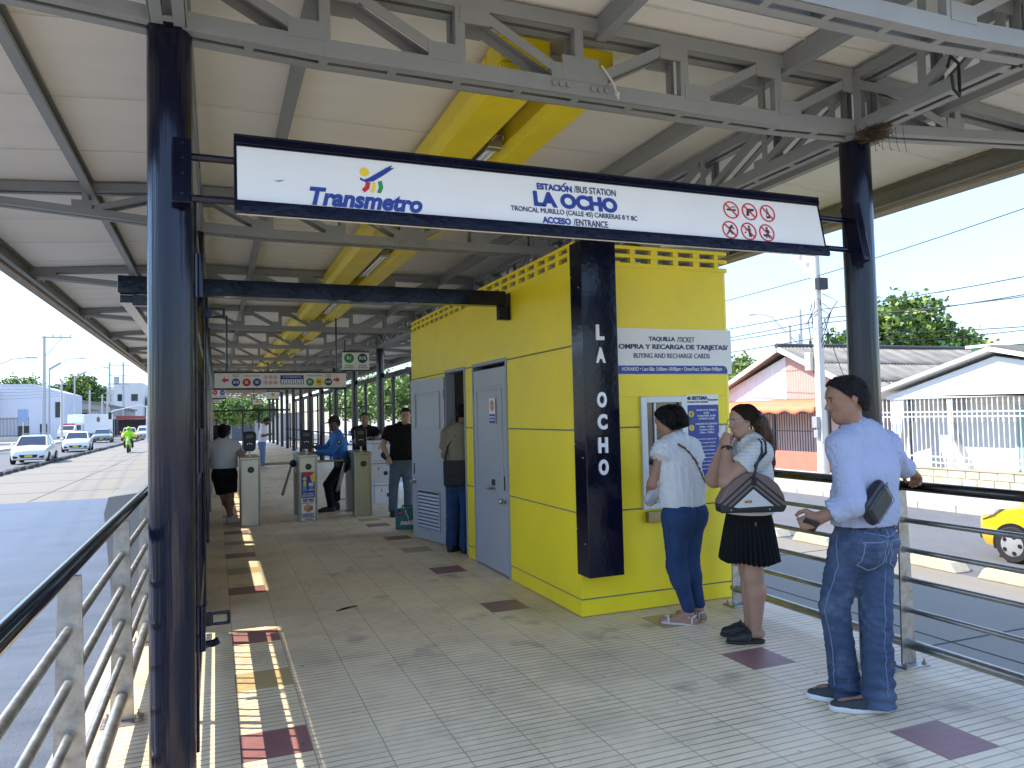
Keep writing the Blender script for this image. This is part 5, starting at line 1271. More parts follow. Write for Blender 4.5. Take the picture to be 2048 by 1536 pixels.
    SHO = mat('dark_grey_knit_shoe', (.035, .037, .04), .8, var=.2, scale=60, bump=.3, bscale=400)
    for an, toe in ((anN, toeN), (anF, toeF)):
        s_ = shoe(t, an, toe, o, SHO, SOLEW, H, 1.08, .085, .034)
        d = nrm((toe-an)*[1, 1, 0]); q_ = np.cross(d, UP); mb = MB()
        for k in range(4):
            c_ = an*[1, 1, 0]+d*(.045+.022*k)+UP*(.088-.007*k); mb.tube([c_-q_*.024-o-UP*.006, c_-o+UP*.004, c_+q_*.024-o-UP*.006], .0035, 6)
        mb.build('laces', SHO, s_, smooth=True)
    # phone in the left hand
    ph = thing('phone', 'black phone held in the hand of the man in the blue shirt', 'phone', (2.80, 3.0, .985))
    MB().box(-.038, .038, -.005, .005, -.07, .07).build('case', BLACK, ph, bevel=.006); ph.rotation_euler = (R_(60), R_(20), R_(-40))
    # pouch under the left arm, strap over the shoulder
    pm = mat('black_leather_pouch', (.012, .012, .014), .38, bump=.2, bscale=180)
    po_ = thing('pouch', 'black leather pouch tucked under the arm of the man in the blue shirt', 'pouch', (3.06, 2.865, 1.09))
    po_.rotation_euler = (0, R_(-38), math.atan2(rt[1], rt[0])); po_.location = (3.06, 2.825, 1.10)
    MB().box(-.105, .105, -.032, .032, -.075, .075).build('bag', pm, po_, bevel=.03)
    mb = MB(); mb.tube([(-.1, -.036, .045), (0, -.04, .05), (.1, -.036, .045)], .003, 6); mb.box(.06, .085, -.042, -.034, .03, .046); mb.build('zip', mat('dull_zip', (.1, .1, .1), .4, .7), po_, smooth=True)
    mb = MB(); st_ = [(-.085, -.034, -.06), (.085, -.034, -.06), (.09, -.034, .035), (-.09, -.034, .035), (-.085, -.034, -.06)]; mb.tube(st_, .0018, 5); mb.build('stitching', mat('grey_stitch', (.05, .05, .05), .8), po_)
man_blue()

# ---- woman in white blouse at the service window
def woman_window():
    o = V3(3.27, 4.72, 0); t = mkperson('woman in a white blouse and blue jeans standing at the ticket window', o)
    fw = nrm((-.22, .97, 0)); rt = rgt(fw); H = .007
    J = dict(pelvis=(3.205, 4.70, .84), waist=(3.20, 4.70, 1.0), chest=(3.18, 4.70, 1.16), top=(3.17, 4.70, 1.29), neck=(3.16, 4.705, 1.35))
    J['shL'] = V3(3.17, 4.70, 1.295)-rt*.145; J['shR'] = V3(3.17, 4.70, 1.305)+rt*.145
    elL = V3(2.985, 4.755, 1.05); wrL = V3(3.06, 4.94, .93); elR = V3(3.385, 4.80, 1.10); wrR = V3(3.27, 4.985, 1.02)
    hc = V3(3.115, 4.725, 1.495); hf = nrm((-.55, .8, -.3)); S = skin('olive_woman', (.34, .19, .125))
    hipL = V3(3.205, 4.70, .80)-rt*.085; hipR = V3(3.205, 4.70, .80)+rt*.085; knL = V3(3.155, 4.74, .43); anL = V3(3.235, 4.72, .085); knR = V3(3.30, 4.78, .43); anR = V3(3.375, 4.79, .085)
    toeL = V3(3.09, 4.87, 0); toeR = V3(3.32, 4.98, 0)
    b = Vol(.02); torso(b, J, fw, -.02, (.15, .115, .13, .11)); b.c(J['neck'], hc+V3(0, 0, -.04), .048, .047, k=.03); at = head(b, hc, hf, UP, .93, True)
    arm(b, J['shL'], elL, wrL, (.045, .04, .037, .025)); arm(b, J['shR'], elR, wrR, (.045, .04, .037, .025)); hand(b, wrL, (.3, .8, -.5), (.7, -.1, -.5), (0, .4, 1), .7, .9); hand(b, wrR, (-.3, .9, -.1), (-.5, 0, -1), (0, 0, 1), .6, .9)
    leg(b, hipL, knL, anL, (.08, .05, .05, .032)); leg(b, hipR, knR, anR, (.08, .05, .05, .032)); foot(b, anL, toeL+UP*.022, .03); foot(b, anR, toeR+UP*.022, .03)
    body = vmesh(b, H, 'body', S, t, o); eyes(at, body, o, .93)
    v, _ = hair_cap(hc, hf, UP, .93, .014, -.07, .045, .004, 2, .02)
    v.c(at(-.09, .07), at(-.1, .05), .035, .042, k=.03); v.chain([at(-.1, .05), at(-.12, -.02), at(-.11, -.1, .01), at(-.1, -.17, .02)], [.045, .04, .032, .012], k=.03)
    hr = vmesh(v, H, 'hair', HB, t, o, 0); tie = at(-.085, .06)
    strands(v, scatter(at, 1500, 6, (-.15, .1), (-.17, .14)), lambda P: np.where(((P-hc) @ UP > .035)[:, None], tie-P, -UP*1.0+0*P)/.1, strand_mat('black_hair_strands', (.010, .008, .007)), 'hair_strands', hr, o, 9, .013, .0016, .001, .12, 0, 3)
    BL = mat('white_thin_blouse', (.62, .62, .61), .75, var=.04, scale=8, spec=.2)
    v = Vol(.03); torso(v, J, fw, .014, (.155, .15, .15, .115), .72); yoke(v, J, .008, .058); v.c(J['shL'], J['shL']-rt*.035-UP*.05, .066, .068, k=.03, flat='b'); v.c(J['shR'], J['shR']+rt*.05-UP*.09, .066, .066, k=.03, flat='b')
    v.c(V3(*J['waist'])-UP*.02, V3(*J['pelvis'])+UP*.02, .165, .15, k=.06, sq=(fw, .75)); v.cut(V3(*J['pelvis'])+UP*.04, (0, 0, -1)); v.minus(V3(*J['neck'])+hf*.02+UP*.015, hc, .04)
    v.fold.append(folds(.012, .085, .1, .9, 11, .06)); v.fold.append(folds(.004, .05, .05, .2, 21, .05)); vmesh(v, H, 'blouse', BL, t, o)
    v2 = Vol(.03); P0 = V3(*J['pelvis'])
    v2.c(P0+UP*.09, P0-UP*.02, .14, .16, k=.05, sq=(fw, .75)); v2.c(P0-UP*.02-fw*.05-rt*.07, P0-UP*.05-fw*.04-rt*.07, .095, .095, k=.05); v2.c(P0-UP*.02-fw*.05+rt*.07, P0-UP*.05-fw*.04+rt*.07, .095, .095, k=.05)
    leg(v2, hipL, knL, anL+UP*.04, (.102, .068, .062, .047), .045); leg(v2, hipR, knR, anR+UP*.04, (.102, .068, .062, .047), .045)
    v2.fold.append(folds(.0022, .6, .5, .09, 8, .03)); v2.cut(P0+UP*.1, UP); tr = vmesh(v2, H, 'jeans', DENIMD, t, o)
    for sg_, hp, kn, an in ((-1, hipL, knL, anL), (1, hipR, knR, anR)): strap(tr, o, v2, [hp+rt*.3*sg_, kn+rt*.3*sg_, an+rt*.3*sg_+UP*.05], .001, mat('dark_seam_thread', (.05, .07, .12), .8), 'side_seam', .0005, n=40, w_=.004, dirs=-rt*sg_)
    strap(tr, o, v2, [P0-fw*.3+UP*.05, P0-fw*.3-UP*.05, P0-fw*.3-UP*.12], .0014, mat('dark_seam', (.012, .025, .07), .8), 'seat_seam', .0005, n=24, w_=.005, dirs=fw)
    v3 = Vol(.03); v3.p = v.p
    ct_ = V3(*J['chest']); strap(t, o, v, [V3(*J['top'])-rt*.08-fw*.25+UP*.05, V3(*J['top'])-fw*.3-UP*.01, ct_-fw*.3+rt*.07, V3(*J['waist'])-fw*.28+rt*.14+UP*.04], .003, mat('brown_leather_strap', (.12, .05, .02), .5), 'bag_strap', .004, n=50, w_=.017, dirs=fw)
    SAN = mat('white_sandal', (.6, .56, .5), .5)
    for an, toe in ((anL, toeL), (anR, toeR)):
        d = nrm((toe-an)*[1, 1, 0]); q_ = np.cross(d, UP); a0 = an*[1, 1, 0]; L = np.linalg.norm((toe-an)[:2])
        mb = MB(); mb.prism([(-.05, -.026), (.06, -.03), (L-.06, -.043), (L-.01, -.03), (L+.006, 0), (L-.01, .03), (L-.06, .043), (.06, .03), (-.05, .026), (-.062, 0)], .001, .016, 'xy')
        mb.xf(Matrix(((d[0], q_[0], 0, a0[0]-o[0]), (d[1], q_[1], 0, a0[1]-o[1]), (0, 0, 1, 0), (0, 0, 0, 1)))); s_ = mb.build('sandal', SAN, t, bevel=.003)
        mb = MB(); f_ = lambda x, y, z: Vector(a0-o+d*x+q_*y+UP*z)
        mb.tube([f_(L-.07, -.044, .01), f_(L-.065, -.03, .05), f_(L-.06, 0, .062), f_(L-.065, .03, .05), f_(L-.07, .044, .01)], .009, 8); mb.tube([f_(L-.045, -.04, .01), f_(L-.04, 0, .052), f_(L-.045, .04, .01)], .008, 8)
        mb.tube([f_(-.03, -.034, .015), f_(-.03, -.038, .06), f_(-.055, 0, .075), f_(-.03, .038, .06), f_(-.03, .034, .015)], .006, 8); mb.tube([f_(-.01, -.036, .06), f_(.035, 0, .09), f_(-.01, .036, .06)], .006, 8)
        mb.build('strap', SAN, s_, smooth=True)
    um = thing('folded_umbrella', 'folded silver grey umbrella under the arm of the woman at the window', 'umbrella', (3.04, 4.78, .98))
    v = Vol(.015); v.chain([V3(3.06, 4.70, 1.11), V3(3.045, 4.78, 1.0), V3(3.03, 4.87, .90)], [.032, .045, .03], k=.02); v.c(V3(3.01, 4.72, 1.06), V3(2.99, 4.84, .93), .02, .03, k=.02); v.fold.append(folds(.008, .03, .05, .09, 3, .03)); vmesh(v, .006, 'canopy', mat('silver_nylon', (.42, .43, .46), .35, spec=.6), um, V3(3.04, 4.78, .98))
    mb = MB(); mb.tube([(.02, -.08, .13), (.025, -.11, .17)], .012, 8); mb.build('handle', BLACK, um, smooth=True)
woman_window()

# ---- woman with striped handbag, black pleated skirt
def woman_bag():
    o = V3(3.40, 4.22, 0); t = mkperson('woman in a white lace blouse and black pleated skirt holding a hand to her mouth', o)
    fw = nrm((-.93, .36, 0)); rt = rgt(fw); H = .007     # rt points away from the camera
    J = dict(pelvis=(3.385, 4.19, .84), waist=(3.38, 4.185, 1.0), chest=(3.385, 4.175, 1.15), top=(3.40, 4.165, 1.275), neck=(3.395, 4.165, 1.335))
    J['shL'] = V3(3.40, 4.165, 1.285)-rt*.165; J['shR'] = V3(3.40, 4.165, 1.285)+rt*.165
    elL = V3(3.145, 4.09, 1.105); wrL = V3(3.22, 4.19, 1.335); elR = V3(3.28, 4.42, 1.09); wrR = V3(3.255, 4.28, 1.33)
    hc = V3(3.352, 4.17, 1.492); hf = nrm((-.95, .3, -.05)); S = skin('light_brown_woman', (.40, .23, .155))
    hipL = V3(3.385, 4.19, .80)-rt*.085; hipR = V3(3.385, 4.19, .80)+rt*.085; knN = V3(3.355, 4.13, .47); anN = V3(3.39, 4.17, .075); knF = V3(3.43, 4.27, .47); anF = V3(3.455, 4.31, .075); toeN = V3(3.20, 4.245, 0); toeF = V3(3.27, 4.40, 0)
    b = Vol(.02); torso(b, J, fw, -.02, (.17, .15, .15, .12), .75); b.c(J['neck'], hc+V3(.01, 0, -.04), .052, .05, k=.03); at = head(b, hc, hf, UP, .94, True)
    arm(b, J['shL'], elL, wrL, (.066, .06, .052, .028)); arm(b, J['shR'], elR, wrR, (.066, .06, .05, .028)); hand(b, wrL, (.05, .12, .9), (.9, .2, .2), (0, 1, 0), 1.2, .9); hand(b, wrR, (.05, -.25, .8), (.9, -.1, .2), (0, -1, .2), .9, .9)
    leg(b, hipL, knN, anN, (.09, .062, .064, .036), back=-fw); leg(b, hipR, knF, anF, (.09, .062, .064, .036), back=-fw); foot(b, anN, toeN-nrm(toeN-anN)*.07+UP*.03, .026); foot(b, anF, toeF-nrm(toeF-anF)*.07+UP*.03, .026)
    body = vmesh(b, H, 'body', S, t, o); eyes(at, body, o, .94)
    v, _ = hair_cap(hc, hf, UP, .94, .008, -.045, .04, .002, 2, .012); v.minus(at(.015, -.015, -.1), at(.015, -.03, -.06), .03); v.minus(at(.015, -.015, .1), at(.015, -.03, .06), .03); hr = vmesh(v, H, 'hair', HBR, t, o, 0); tie = at(-.1, .045)
    strands(v, scatter(at, 1400, 7), lambda P: (tie-P)/.1, strand_mat('brown_hair_strands', (.03, .016, .009)), 'hair_strands', hr, o, 9, .012, .0014, .001, .06, 0, 4)
    v = Vol(.02); v.chain([at(-.1, .04), at(-.135, -.01), at(-.15, -.10), at(-.16, -.2), at(-.165, -.3), at(-.16, -.37)], [.03, .038, .044, .04, .03, .012], k=.03); v.fold.append(folds(.006, .022, .022, .5, 6, .01)); vmesh(v, H, 'ponytail', mat('brown_hair_lengths', (.085, .042, .02), .4, var=.5, scale=50, stretch=(1, 1, .08), spec=.2), t, o, 0)
    pt_ = t.children[-1]; strands(v, np.array([at(-.1-.05*min(1, u*3)+random.gauss(0, .02), .03-.4*u, random.gauss(0, .025)) for u in np.random.RandomState(3).rand(700)]), lambda P: np.tile(-UP, (len(P), 1)), strand_mat('brown_hair_length_strands', (.10, .05, .024)), 'hair_strands', pt_, o, 9, .02, .0018, .001, .1, 0, 5)
    v = Vol(.02); v.c(at(-.1, .045, -.02), at(-.1, .045, .02), .032, .032); v.fold.append(folds(.006, .03, .03, .03, 2, .02)); vmesh(v, .006, 'scrunchie', BLACK, t, o)
    LACE = mat('white_lace_blouse', (.66, .65, .62), .85, var=.1, scale=70, spec=.15, bump=.5, bscale=150); wave_bump(LACE, 14, 'Z', .003, .5, .12)
    v = Vol(.03); torso(v, J, fw, .012, (.175, .165, .165, .125), .8); yoke(v, J, .01, .07); v.c(V3(*J['chest'])+fw*.07-UP*.02, V3(*J['chest'])+fw*.08-UP*.05, .11, .1, k=.05)
    for sh_, el_ in ((J['shL'], elL), (J['shR'], elR)): v.c(sh_, sh_+(el_-sh_)*.52, .085, .088, k=.04, flat='b')
    v.c(J['waist'], V3(*J['pelvis'])+UP*.0, .17, .172, k=.05, sq=(fw, .85)); v.cut(V3(*J['pelvis'])+UP*.035, (0, 0, -1)); v.minus(V3(*J['neck'])+fw*.05+UP*.03, hc, .05); v.fold.append(folds(.006, .12, .12, .3, 4, .05)); blo = vmesh(v, H, 'blouse', LACE, t, o)
    P0 = V3(*J['pelvis']); n_ = 150; mb = MB(); rows = []
    for j in range(13):
        u = j/12; z = P0[2]+.07-u*.36
        for i in range(n_):
            a = 2*math.pi*i/n_; pl = (1 if i % 4 < 2 else -1)*(.002+.011*u); r = .155+.065*u**.8+pl+.012*u*math.sin(3*a+1)
            p = P0+fw*(r*.86*math.cos(a))+rt*(r*math.sin(a)); rows.append(V3(p[0], p[1], z+.006*u*math.sin(5*a)+(.012*u if i % 4 < 2 else 0))-o)
    mb.add(rows, [(j*n_+i, j*n_+(i+1) % n_, (j+1)*n_+(i+1) % n_, (j+1)*n_+i) for j in range(12) for i in range(n_)])
    sk = mb.build('skirt', mat('black_pleated_cloth', (.008, .008, .009), .85, spec=.2), t, smooth=True, angle=80)
    so_ = sk.modifiers.new('t', 'SOLIDIFY'); so_.thickness = .003
    CL = mat('black_clog_leather', (.014, .014, .015), .5, bump=.2, bscale=200); CS = mat('clog_sole', (.03, .022, .018), .8)
    for an, toe in ((anN, toeN), (anF, toeF)):
        d = nrm((toe-an)*[1, 1, 0]); hl = an*[1, 1, 0]-d*.055; L = np.linalg.norm((toe-hl)[:2]); q_ = np.cross(d, UP)
        v = Vol(.03); v.c(hl+d*L*.45+UP*.045, hl+d*(L-.05)+UP*.03, .05, .042, k=.03, sq=(UP, .85)); v.c(hl+d*L*.35+UP*.03, hl+d*L*.5+UP*.04, .045, .05, k=.03); v.cut(V3(0, 0, .018), (0, 0, -1)); v.cut(hl+d*L*.36+UP*.06, -d-UP*.35); up_ = vmesh(v, H, 'clog', CL, t, o)
        v = Vol(.02); v.c(hl+d*.035+UP*.014, hl+d*L*.62+UP*.014, .04, .048, k=.03); v.c(hl+d*L*.62+UP*.014, hl+d*(L-.04)+UP*.014, .048, .04, k=.03); v.cut(V3(0, 0, .022), UP); v.cut(V3(0, 0, .001), -UP); vmesh(v, H, 'sole', CS, up_, o, 0)
        mb = MB(); c_ = hl+d*L*.45-o; mb.tube([c_-q_*.052+UP*.03, c_-q_*.03+UP*.085, c_+UP*.1, c_+q_*.03+UP*.085, c_+q_*.052+UP*.03], .01, 8); mb.box(*(lambda p: (p[0]-.012, p[0]+.012, p[1]-.012, p[1]+.012, p[2]-.004, p[2]+.006))(c_-q_*.035+UP*.085)); mb.build('buckle_strap', CL, up_, smooth=True)
    # glasses, earring, watch, tissue
    gm = mat('clear_glasses_frame', (.5, .45, .4), .2); mb = MB()
    for e in (-1, 1):
        c_ = at(.1, .005, .034*e)-o; pts = [c_+(np.array(at(0, math.sin(a)*.022, math.cos(a)*.024))-hc) for a in np.linspace(0, 6.283, 15)]; mb.tube([Vector(p) for p in pts], .0022, 6)
        mb.tube([Vector(at(.1, .012, .058*e)-o), Vector(at(.05, .014, .078*e)-o), Vector(at(-.03, .01, .08*e)-o)], .002, 6)
    mb.tube([Vector(at(.1, .008, .01)-o), Vector(at(.106, .012, 0)-o), Vector(at(.1, .008, -.01)-o)], .002, 6); mb.build('glasses', gm, t, smooth=True)
    mb = MB(); c_ = at(-.02, -.045, -.08)-o; mb.tube([Vector(c_+fw*.012*math.cos(a)+UP*.014*math.sin(a)) for a in np.linspace(0, 6.28, 13)], .0025, 6); mb.build('earring', mat('gold', (.8, .55, .2), .25, 1.), t, smooth=True)
    wv_ = nrm(wrL-elL); c_ = wrL-wv_*.02; a1 = nrm(np.cross(wv_, fw)); a2 = np.cross(wv_, a1); mb = MB()
    mb.tube([Vector(c_-o+a1*.033*math.cos(a)+a2*.033*math.sin(a)) for a in np.linspace(0, 6.28, 17)], .007, 8); q_ = c_-o+nrm(-rt)*.033; mb.ball(q_, (.014, .012, .016)); mb.build('watch', BLACK, t, smooth=True)
    v = Vol(.01); v.c(wrL+V3(.02, .07, .075), wrL+V3(.03, .06, .12), .026, .022); v.fold.append(folds(.008, .03, .03, .03, 9, .03)); ti = vmesh(v, .005, 'tissue', mat('white_tissue', (.7, .7, .7), .9), None, V3(3.25, 4.25, 1.4)); ti.location = (3.25, 4.25, 1.4); tag(ti, 'white tissue held to the mouth of the woman with the striped handbag', 'tissue')
    # handbag on her near shoulder
    bo = V3(3.255, 4.005, 1.015); hb = thing('handbag', 'dome handbag with taupe, white and black chevron stripes on the arm of the queueing woman', 'handbag', bo)
    bx = nrm((.929, -.368, 0)); by = nrm((.368, .929, 0))     # along the bag, across it
    prof = [(-.215, -.10), (.19, -.10), (.215, -.06), (.205, .0), (.17, .07), (.11, .125), (.03, .155), (-.05, .15), (-.12, .11), (-.18, .05), (-.225, -.03)]
    def inside(u, v): # horizontal half-extent test by polygon
        return True
    bm_ = mat('handbag_leather', (.16, .105, .085), .55, bump=.15, bscale=200)
    t_ = bm_.node_tree; n = t_.nodes; L = t_.links; tc = n.new('ShaderNodeTexCoord'); sp = n.new('ShaderNodeSeparateXYZ'); L.new(tc.outputs['Object'], sp.inputs[0])
    ab = n.new('ShaderNodeMath'); ab.operation = 'ABSOLUTE'; L.new(sp.outputs['X'], ab.inputs[0])
    ml = n.new('ShaderNodeMath'); ml.operation = 'MULTIPLY'; ml.inputs[1].default_value = .85; L.new(ab.outputs[0], ml.inputs[0])
    ad = n.new('ShaderNodeMath'); ad.operation = 'ADD'; L.new(ml.outputs[0], ad.inputs[0]); L.new(sp.outputs['Z'], ad.inputs[1])
    mr = n.new('ShaderNodeMapRange'); mr.inputs['From Min'].default_value = -.2; mr.inputs['From Max'].default_value = .3; L.new(ad.outputs[0], mr.inputs['Value'])
    cr = n.new('ShaderNodeValToRGB'); cr.color_ramp.interpolation = 'CONSTANT'; e = cr.color_ramp.elements
    W_, K_, TP = (.62, .6, .56, 1), (.01, .01, .01, 1), (.17, .115, .095, 1)
    e[0].position = 0; e[0].color = W_; e[1].position = .49; e[1].color = K_
    for p_, c_ in ((.53, TP), (.57, K_), (.6, TP), (.65, K_), (.68, TP)):
        x = e.new(p_); x.color = c_
    L.new(mr.outputs[0], cr.inputs[0]); bs_ = n['Principled BSDF']; L.new(cr.outputs[0], bs_.inputs['Base Color'])
    nr = len(prof); vs = []; fs = []; lay = [(-.05, .9), (-.06, .97), (-.045, 1.0), (.045, 1.0), (.06, .97), (.05, .9)]
    lay = [(-.066, .0), (-.06, .55), (-.05, .85), (-.03, .98), (0, 1.0), (.03, .98), (.05, .85), (.06, .55), (.066, 0)]
    # two flat faces joined by a rounded gusset
    lay = [(-.062, .93), (-.05, .985), (-.03, 1.0), (.03, 1.0), (.05, .985), (.062, .93)]
    for dd, sc_ in lay:
        for x, z in prof: vs.append((x*sc_, dd, (z-.02)*sc_+.02))
    for j in range(len(lay)-1):
        for i in range(nr): fs.append((j*nr+i, j*nr+(i+1) % nr, (j+1)*nr+(i+1) % nr, (j+1)*nr+i))
    fs.append(tuple(range(nr-1, -1, -1))); fs.append(tuple((len(lay)-1)*nr+i for i in range(nr)))
    hb.matrix_world = Matrix(((bx[0], by[0], 0, bo[0]), (bx[1], by[1], 0, bo[1]), (0, 0, 1, bo[2]), (0, 0, 0, 1)))
    mb = MB(); mb.add(vs, fs); ob = mb.build('bag', bm_, hb, bevel=.006)
    mb = MB(); mb.prism([(-.216, -.105), (.193, -.105), (.218, -.062), (.1, -.062), (-.1, -.07), (-.222, -.045)], -.066, .066, 'xz'); mb.build('base', BLACK, hb, bevel=.01)
    mb = MB(); mb.box(-.06, -.015, -.068, -.062, -.04, -.025); mb.build('gold_badge', mats_gold(), hb)
    mb = MB()
    for x in (-.15, .1): mb.ball((x, -.067, -.085), .006)
    mb.build('stud', STEEL, hb, smooth=True)
    sh = J['shL']
    inv = hb.matrix_world.inverted(); s0 = inv @ Vector(sh+UP*.085)
    for dy in (-.055, .02):
        mb = MB(); o2 = (dy+.055)*.35; pts = [Vector((.005, -.058+o2*3, .115)), Vector((.02, s0.y-.115+o2, .2)), Vector((s0.x*.8+o2, s0.y-.105, s0.z-.075)), Vector((s0.x+o2, s0.y-.055, s0.z-.012)), Vector((s0.x+o2, s0.y+.0, s0.z+.008)), Vector((s0.x-.01+o2, s0.y+.06, s0.z-.01)), Vector((s0.x-.03+o2, s0.y+.1, s0.z-.09))]
        mb.tube(pts, .008, 8); mb.build('handle', mat('dark_navy_leather', (.012, .014, .022), .4), hb, smooth=True)
    mb = MB(); mb.box(-.012, .022, -.069, -.06, .07, .125); mb.build('handle_tab', BLACK, hb, bevel=.004)
def mats_gold(): return mat('gold', (.8, .55, .2), .25, 1.)
woman_bag()
# ---- people farther along the platform
def simple(label, o, fw, J, limbs, skinm, top, bottom, hairm_, H=.011, sleeve=.5, short=False, fem=False, s=1., hf=None, shoes=None, feet=None, cap=None, neckline=.04, mass=1., hands=None):
    """J: pelvis, waist, chest, top, neck, head; limbs: shL elL wrL shR elR wrR hipL knL anL hipR knR anR"""
    o = V3(*o); t = mkperson(label, o); fw = nrm(fw); rt = rgt(fw); hf = fw if hf is None else nrm(hf); L = {k: V3(*v) for k, v in limbs.items()}; J = {k: V3(*v) for k, v in J.items()}; J['shL'] = L['shL']; J['shR'] = L['shR']; m = mass
    b = Vol(.02); torso(b, J, fw, -.02, (.15*m, .135*m, .15*m, .12)); b.c(J['neck'], J['head']+V3(0, 0, -.05), .055, .052, k=.03); at = head(b, J['head'], hf, UP, s, fem)
    for sd in 'LR':
        arm(b, L['sh'+sd], L['el'+sd], L['wr'+sd], (.048*m, .042*m, .04*m, .028))
        d = nrm(L['wr'+sd]-L['el'+sd]); hd_, pn_ = (hands or {}).get(sd, (d, nrm(np.cross(d, rt) if abs(d @ rt) < .9 else fw))); hand(b, L['wr'+sd], hd_, pn_, fw, .8, .95)
        leg(b, L['hip'+sd], L['kn'+sd], L['an'+sd], (.085*m, .055*m, .056*m, .035) if short else (.07, .042, .042, .03), back=-fw if short else None); foot(b, L['an'+sd], L['an'+sd]+nrm(L['to'+sd]-L['an'+sd])*.15-UP*.05, .026)
    body = vmesh(b, H, 'body', skinm, t, o); eyes(at, body, o, s)
    if hairm_ is not None:
        v, _ = hair_cap(J['head'], hf, UP, s, .012, -.055 if not fem else -.09, .045, .005, 3, .025)
        if not fem: v.cut(at(-.036, -.02), nrm(hf-UP*1.15))
        vmesh(v, min(H, .008), 'hair', hairm_, t, o, 0)
    v = Vol(.03); torso(v, J, fw, .014, (.155*m, .148*m, .16*m, .125), .72); yoke(v, J, .01, .06*m**.5)
    for sd in 'LR':
        sh, el, wr = L['sh'+sd], L['el'+sd], L['wr'+sd]
        if sleeve <= 1: v.c(sh, sh+(el-sh)*sleeve, .072*m, .074*m, k=.04, flat='b')
        else: v.c(sh, el, .07*m, .062*m, k=.04); v.c(el, el+(wr-el)*min(1, sleeve-1), .06*m, .048, k=.03, flat='b')
    v.c(J['waist'], J['pelvis']+UP*.02, .162*m, .158*m, k=.05, sq=(fw, .75)); v.cut(J['pelvis']+UP*(.03 if not short else .06), (0, 0, -1)); v.minus(J['neck']+hf*.03+UP*.02, J['head'], neckline)
    v.fold.append(folds(.006, .11, .12, .3, int(o[0]*10) % 50, .05)); shirt = vmesh(v, H, 'shirt', top, t, o)
    v = Vol(.03); P0 = J['pelvis']; v.c(P0+UP*.09, P0-UP*.03, .15*m, .155*m, k=.04, sq=(fw, .75)); 
    for e in (-1, 1): v.c(P0-UP*.03-fw*.045+rt*.07*e, P0-UP*.06-fw*.04+rt*.07*e, .095*m, .09*m, k=.05)
    for sd in 'LR':
        hp, kn, an = L['hip'+sd], L['kn'+sd], L['an'+sd]
        if short: v.c(hp, hp+(kn-hp)*.85, .105*m, .098*m, k=.03, flat='b')
        else: v.c(hp, kn, .098*m, .074, k=.03); v.c(kn, an-UP*.03, .072, .068, k=.02, flat='b')
    v.cut(P0+UP*.07, UP); v.fold.append(folds(.005, .4, .4, .14, 8, .04)); trs = vmesh(v, H, 'shorts' if short else 'trousers', bottom, t, o)
    for sd in 'LR':
        if shoes: shoe(t, L['an'+sd], L['to'+sd], o, shoes[0], shoes[1], H if H > .009 else .008, 1.05, .1, .03)
    if cap:
        c = J['head']; v = Vol(.015); v.c(at(-.02, .055), at(.012, .058), .092*s, .088*s, k=.02, sq=(rgt(hf), .92)); v.cut(at(0, .04), -nrm(UP+hf*.12)); cp = vmesh(v, min(H, .009), 'cap', cap[0], t, o)
        v = Vol(.01); v.c(at(.07, .045), at(.15, .035), .072*s, .055*s, k=.01, sq=(nrm(UP+hf*.15), .12)); vmesh(v, .006, 'brim', cap[1], cp, o, 0)
    return t, body, shirt, trs, at, v
SKT = skin('brown_man', (.30, .165, .10)); SKD = skin('dark_brown_man', (.15, .075, .045)); SKL = skin('fair_man', (.42, .25, .18))
TEEW = mat('pale_heather_tee', (.50, .47, .45), .85, var=.06, scale=20, spec=.15); TEEK = mat('black_cotton', (.010, .010, .011), .9, var=.2, spec=.12); TEEWW = mat('white_cotton', (.72, .72, .72), .85, spec=.15)
KHA = mat('khaki_cotton', (.22, .19, .13), .88, var=.08, spec=.15); GUB = mat('guard_blue_shirt', (.05, .16, .42), .75, var=.06, spec=.2); NVT = mat('navy_trousers', (.008, .009, .014), .8, spec=.2)
JN2 = mat('faded_blue_denim', (.07, .10, .16), .88, var=.2, scale=8, dirt=(.16, .2, .25), dirt_amt=.5, dirt_scale=5); JN3 = mat('light_blue_denim', (.12, .2, .35), .88, var=.2, scale=8)
# woman leaning on the first turnstile, seen from behind
t, body, shirt, trs, at, _ = simple('woman in a pale tee shirt and black shorts leaning on the leftmost turnstile', (.19, 12.5, 0), (.1, 1, 0),
    dict(pelvis=(.125, 12.52, .79), waist=(.12, 12.56, .95), chest=(.115, 12.6, 1.1), top=(.11, 12.62, 1.2), neck=(.11, 12.63, 1.25), head=(.11, 12.7, 1.405)),
    dict(shL=(-.055, 12.62, 1.19), elL=(-.15, 12.72, .97), wrL=(.0, 12.93, .98), shR=(.275, 12.58, 1.2), elR=(.385, 12.5, 1.02), wrR=(.40, 12.72, 1.075), hipL=(.05, 12.52, .74), knL=(.12, 12.55, .42), anL=(.22, 12.62, .1), toL=(.3, 12.85, 0), hipR=(.2, 12.52, .74), knR=(.2, 12.5, .42), anR=(.19, 12.47, .1), toR=(.2, 12.68, 0)),
    SKT, TEEW, TEEK, HB, .0095, .55, True, True, .97, shoes=(mat('white_trainer', (.6, .58, .56), .6), SOLEW), mass=1.1, hf=(.05, 1, -.35))
v = Vol(.02); v.c(at(-.07, .08), at(-.09, .06), .045, .05, k=.03); v.chain([at(-.07, 0), at(-.09, -.07), at(-.085, -.13)], [.06, .05, .03], k=.03); vmesh(v, .009, 'hair_bun', HB, t, V3(.19, 12.5, 0), 0)
mb = MB(); mb.box(-.09, -.06, .0, .012, 1.14, 1.24); nb = mb.build('neck_tag', TEEK, t)
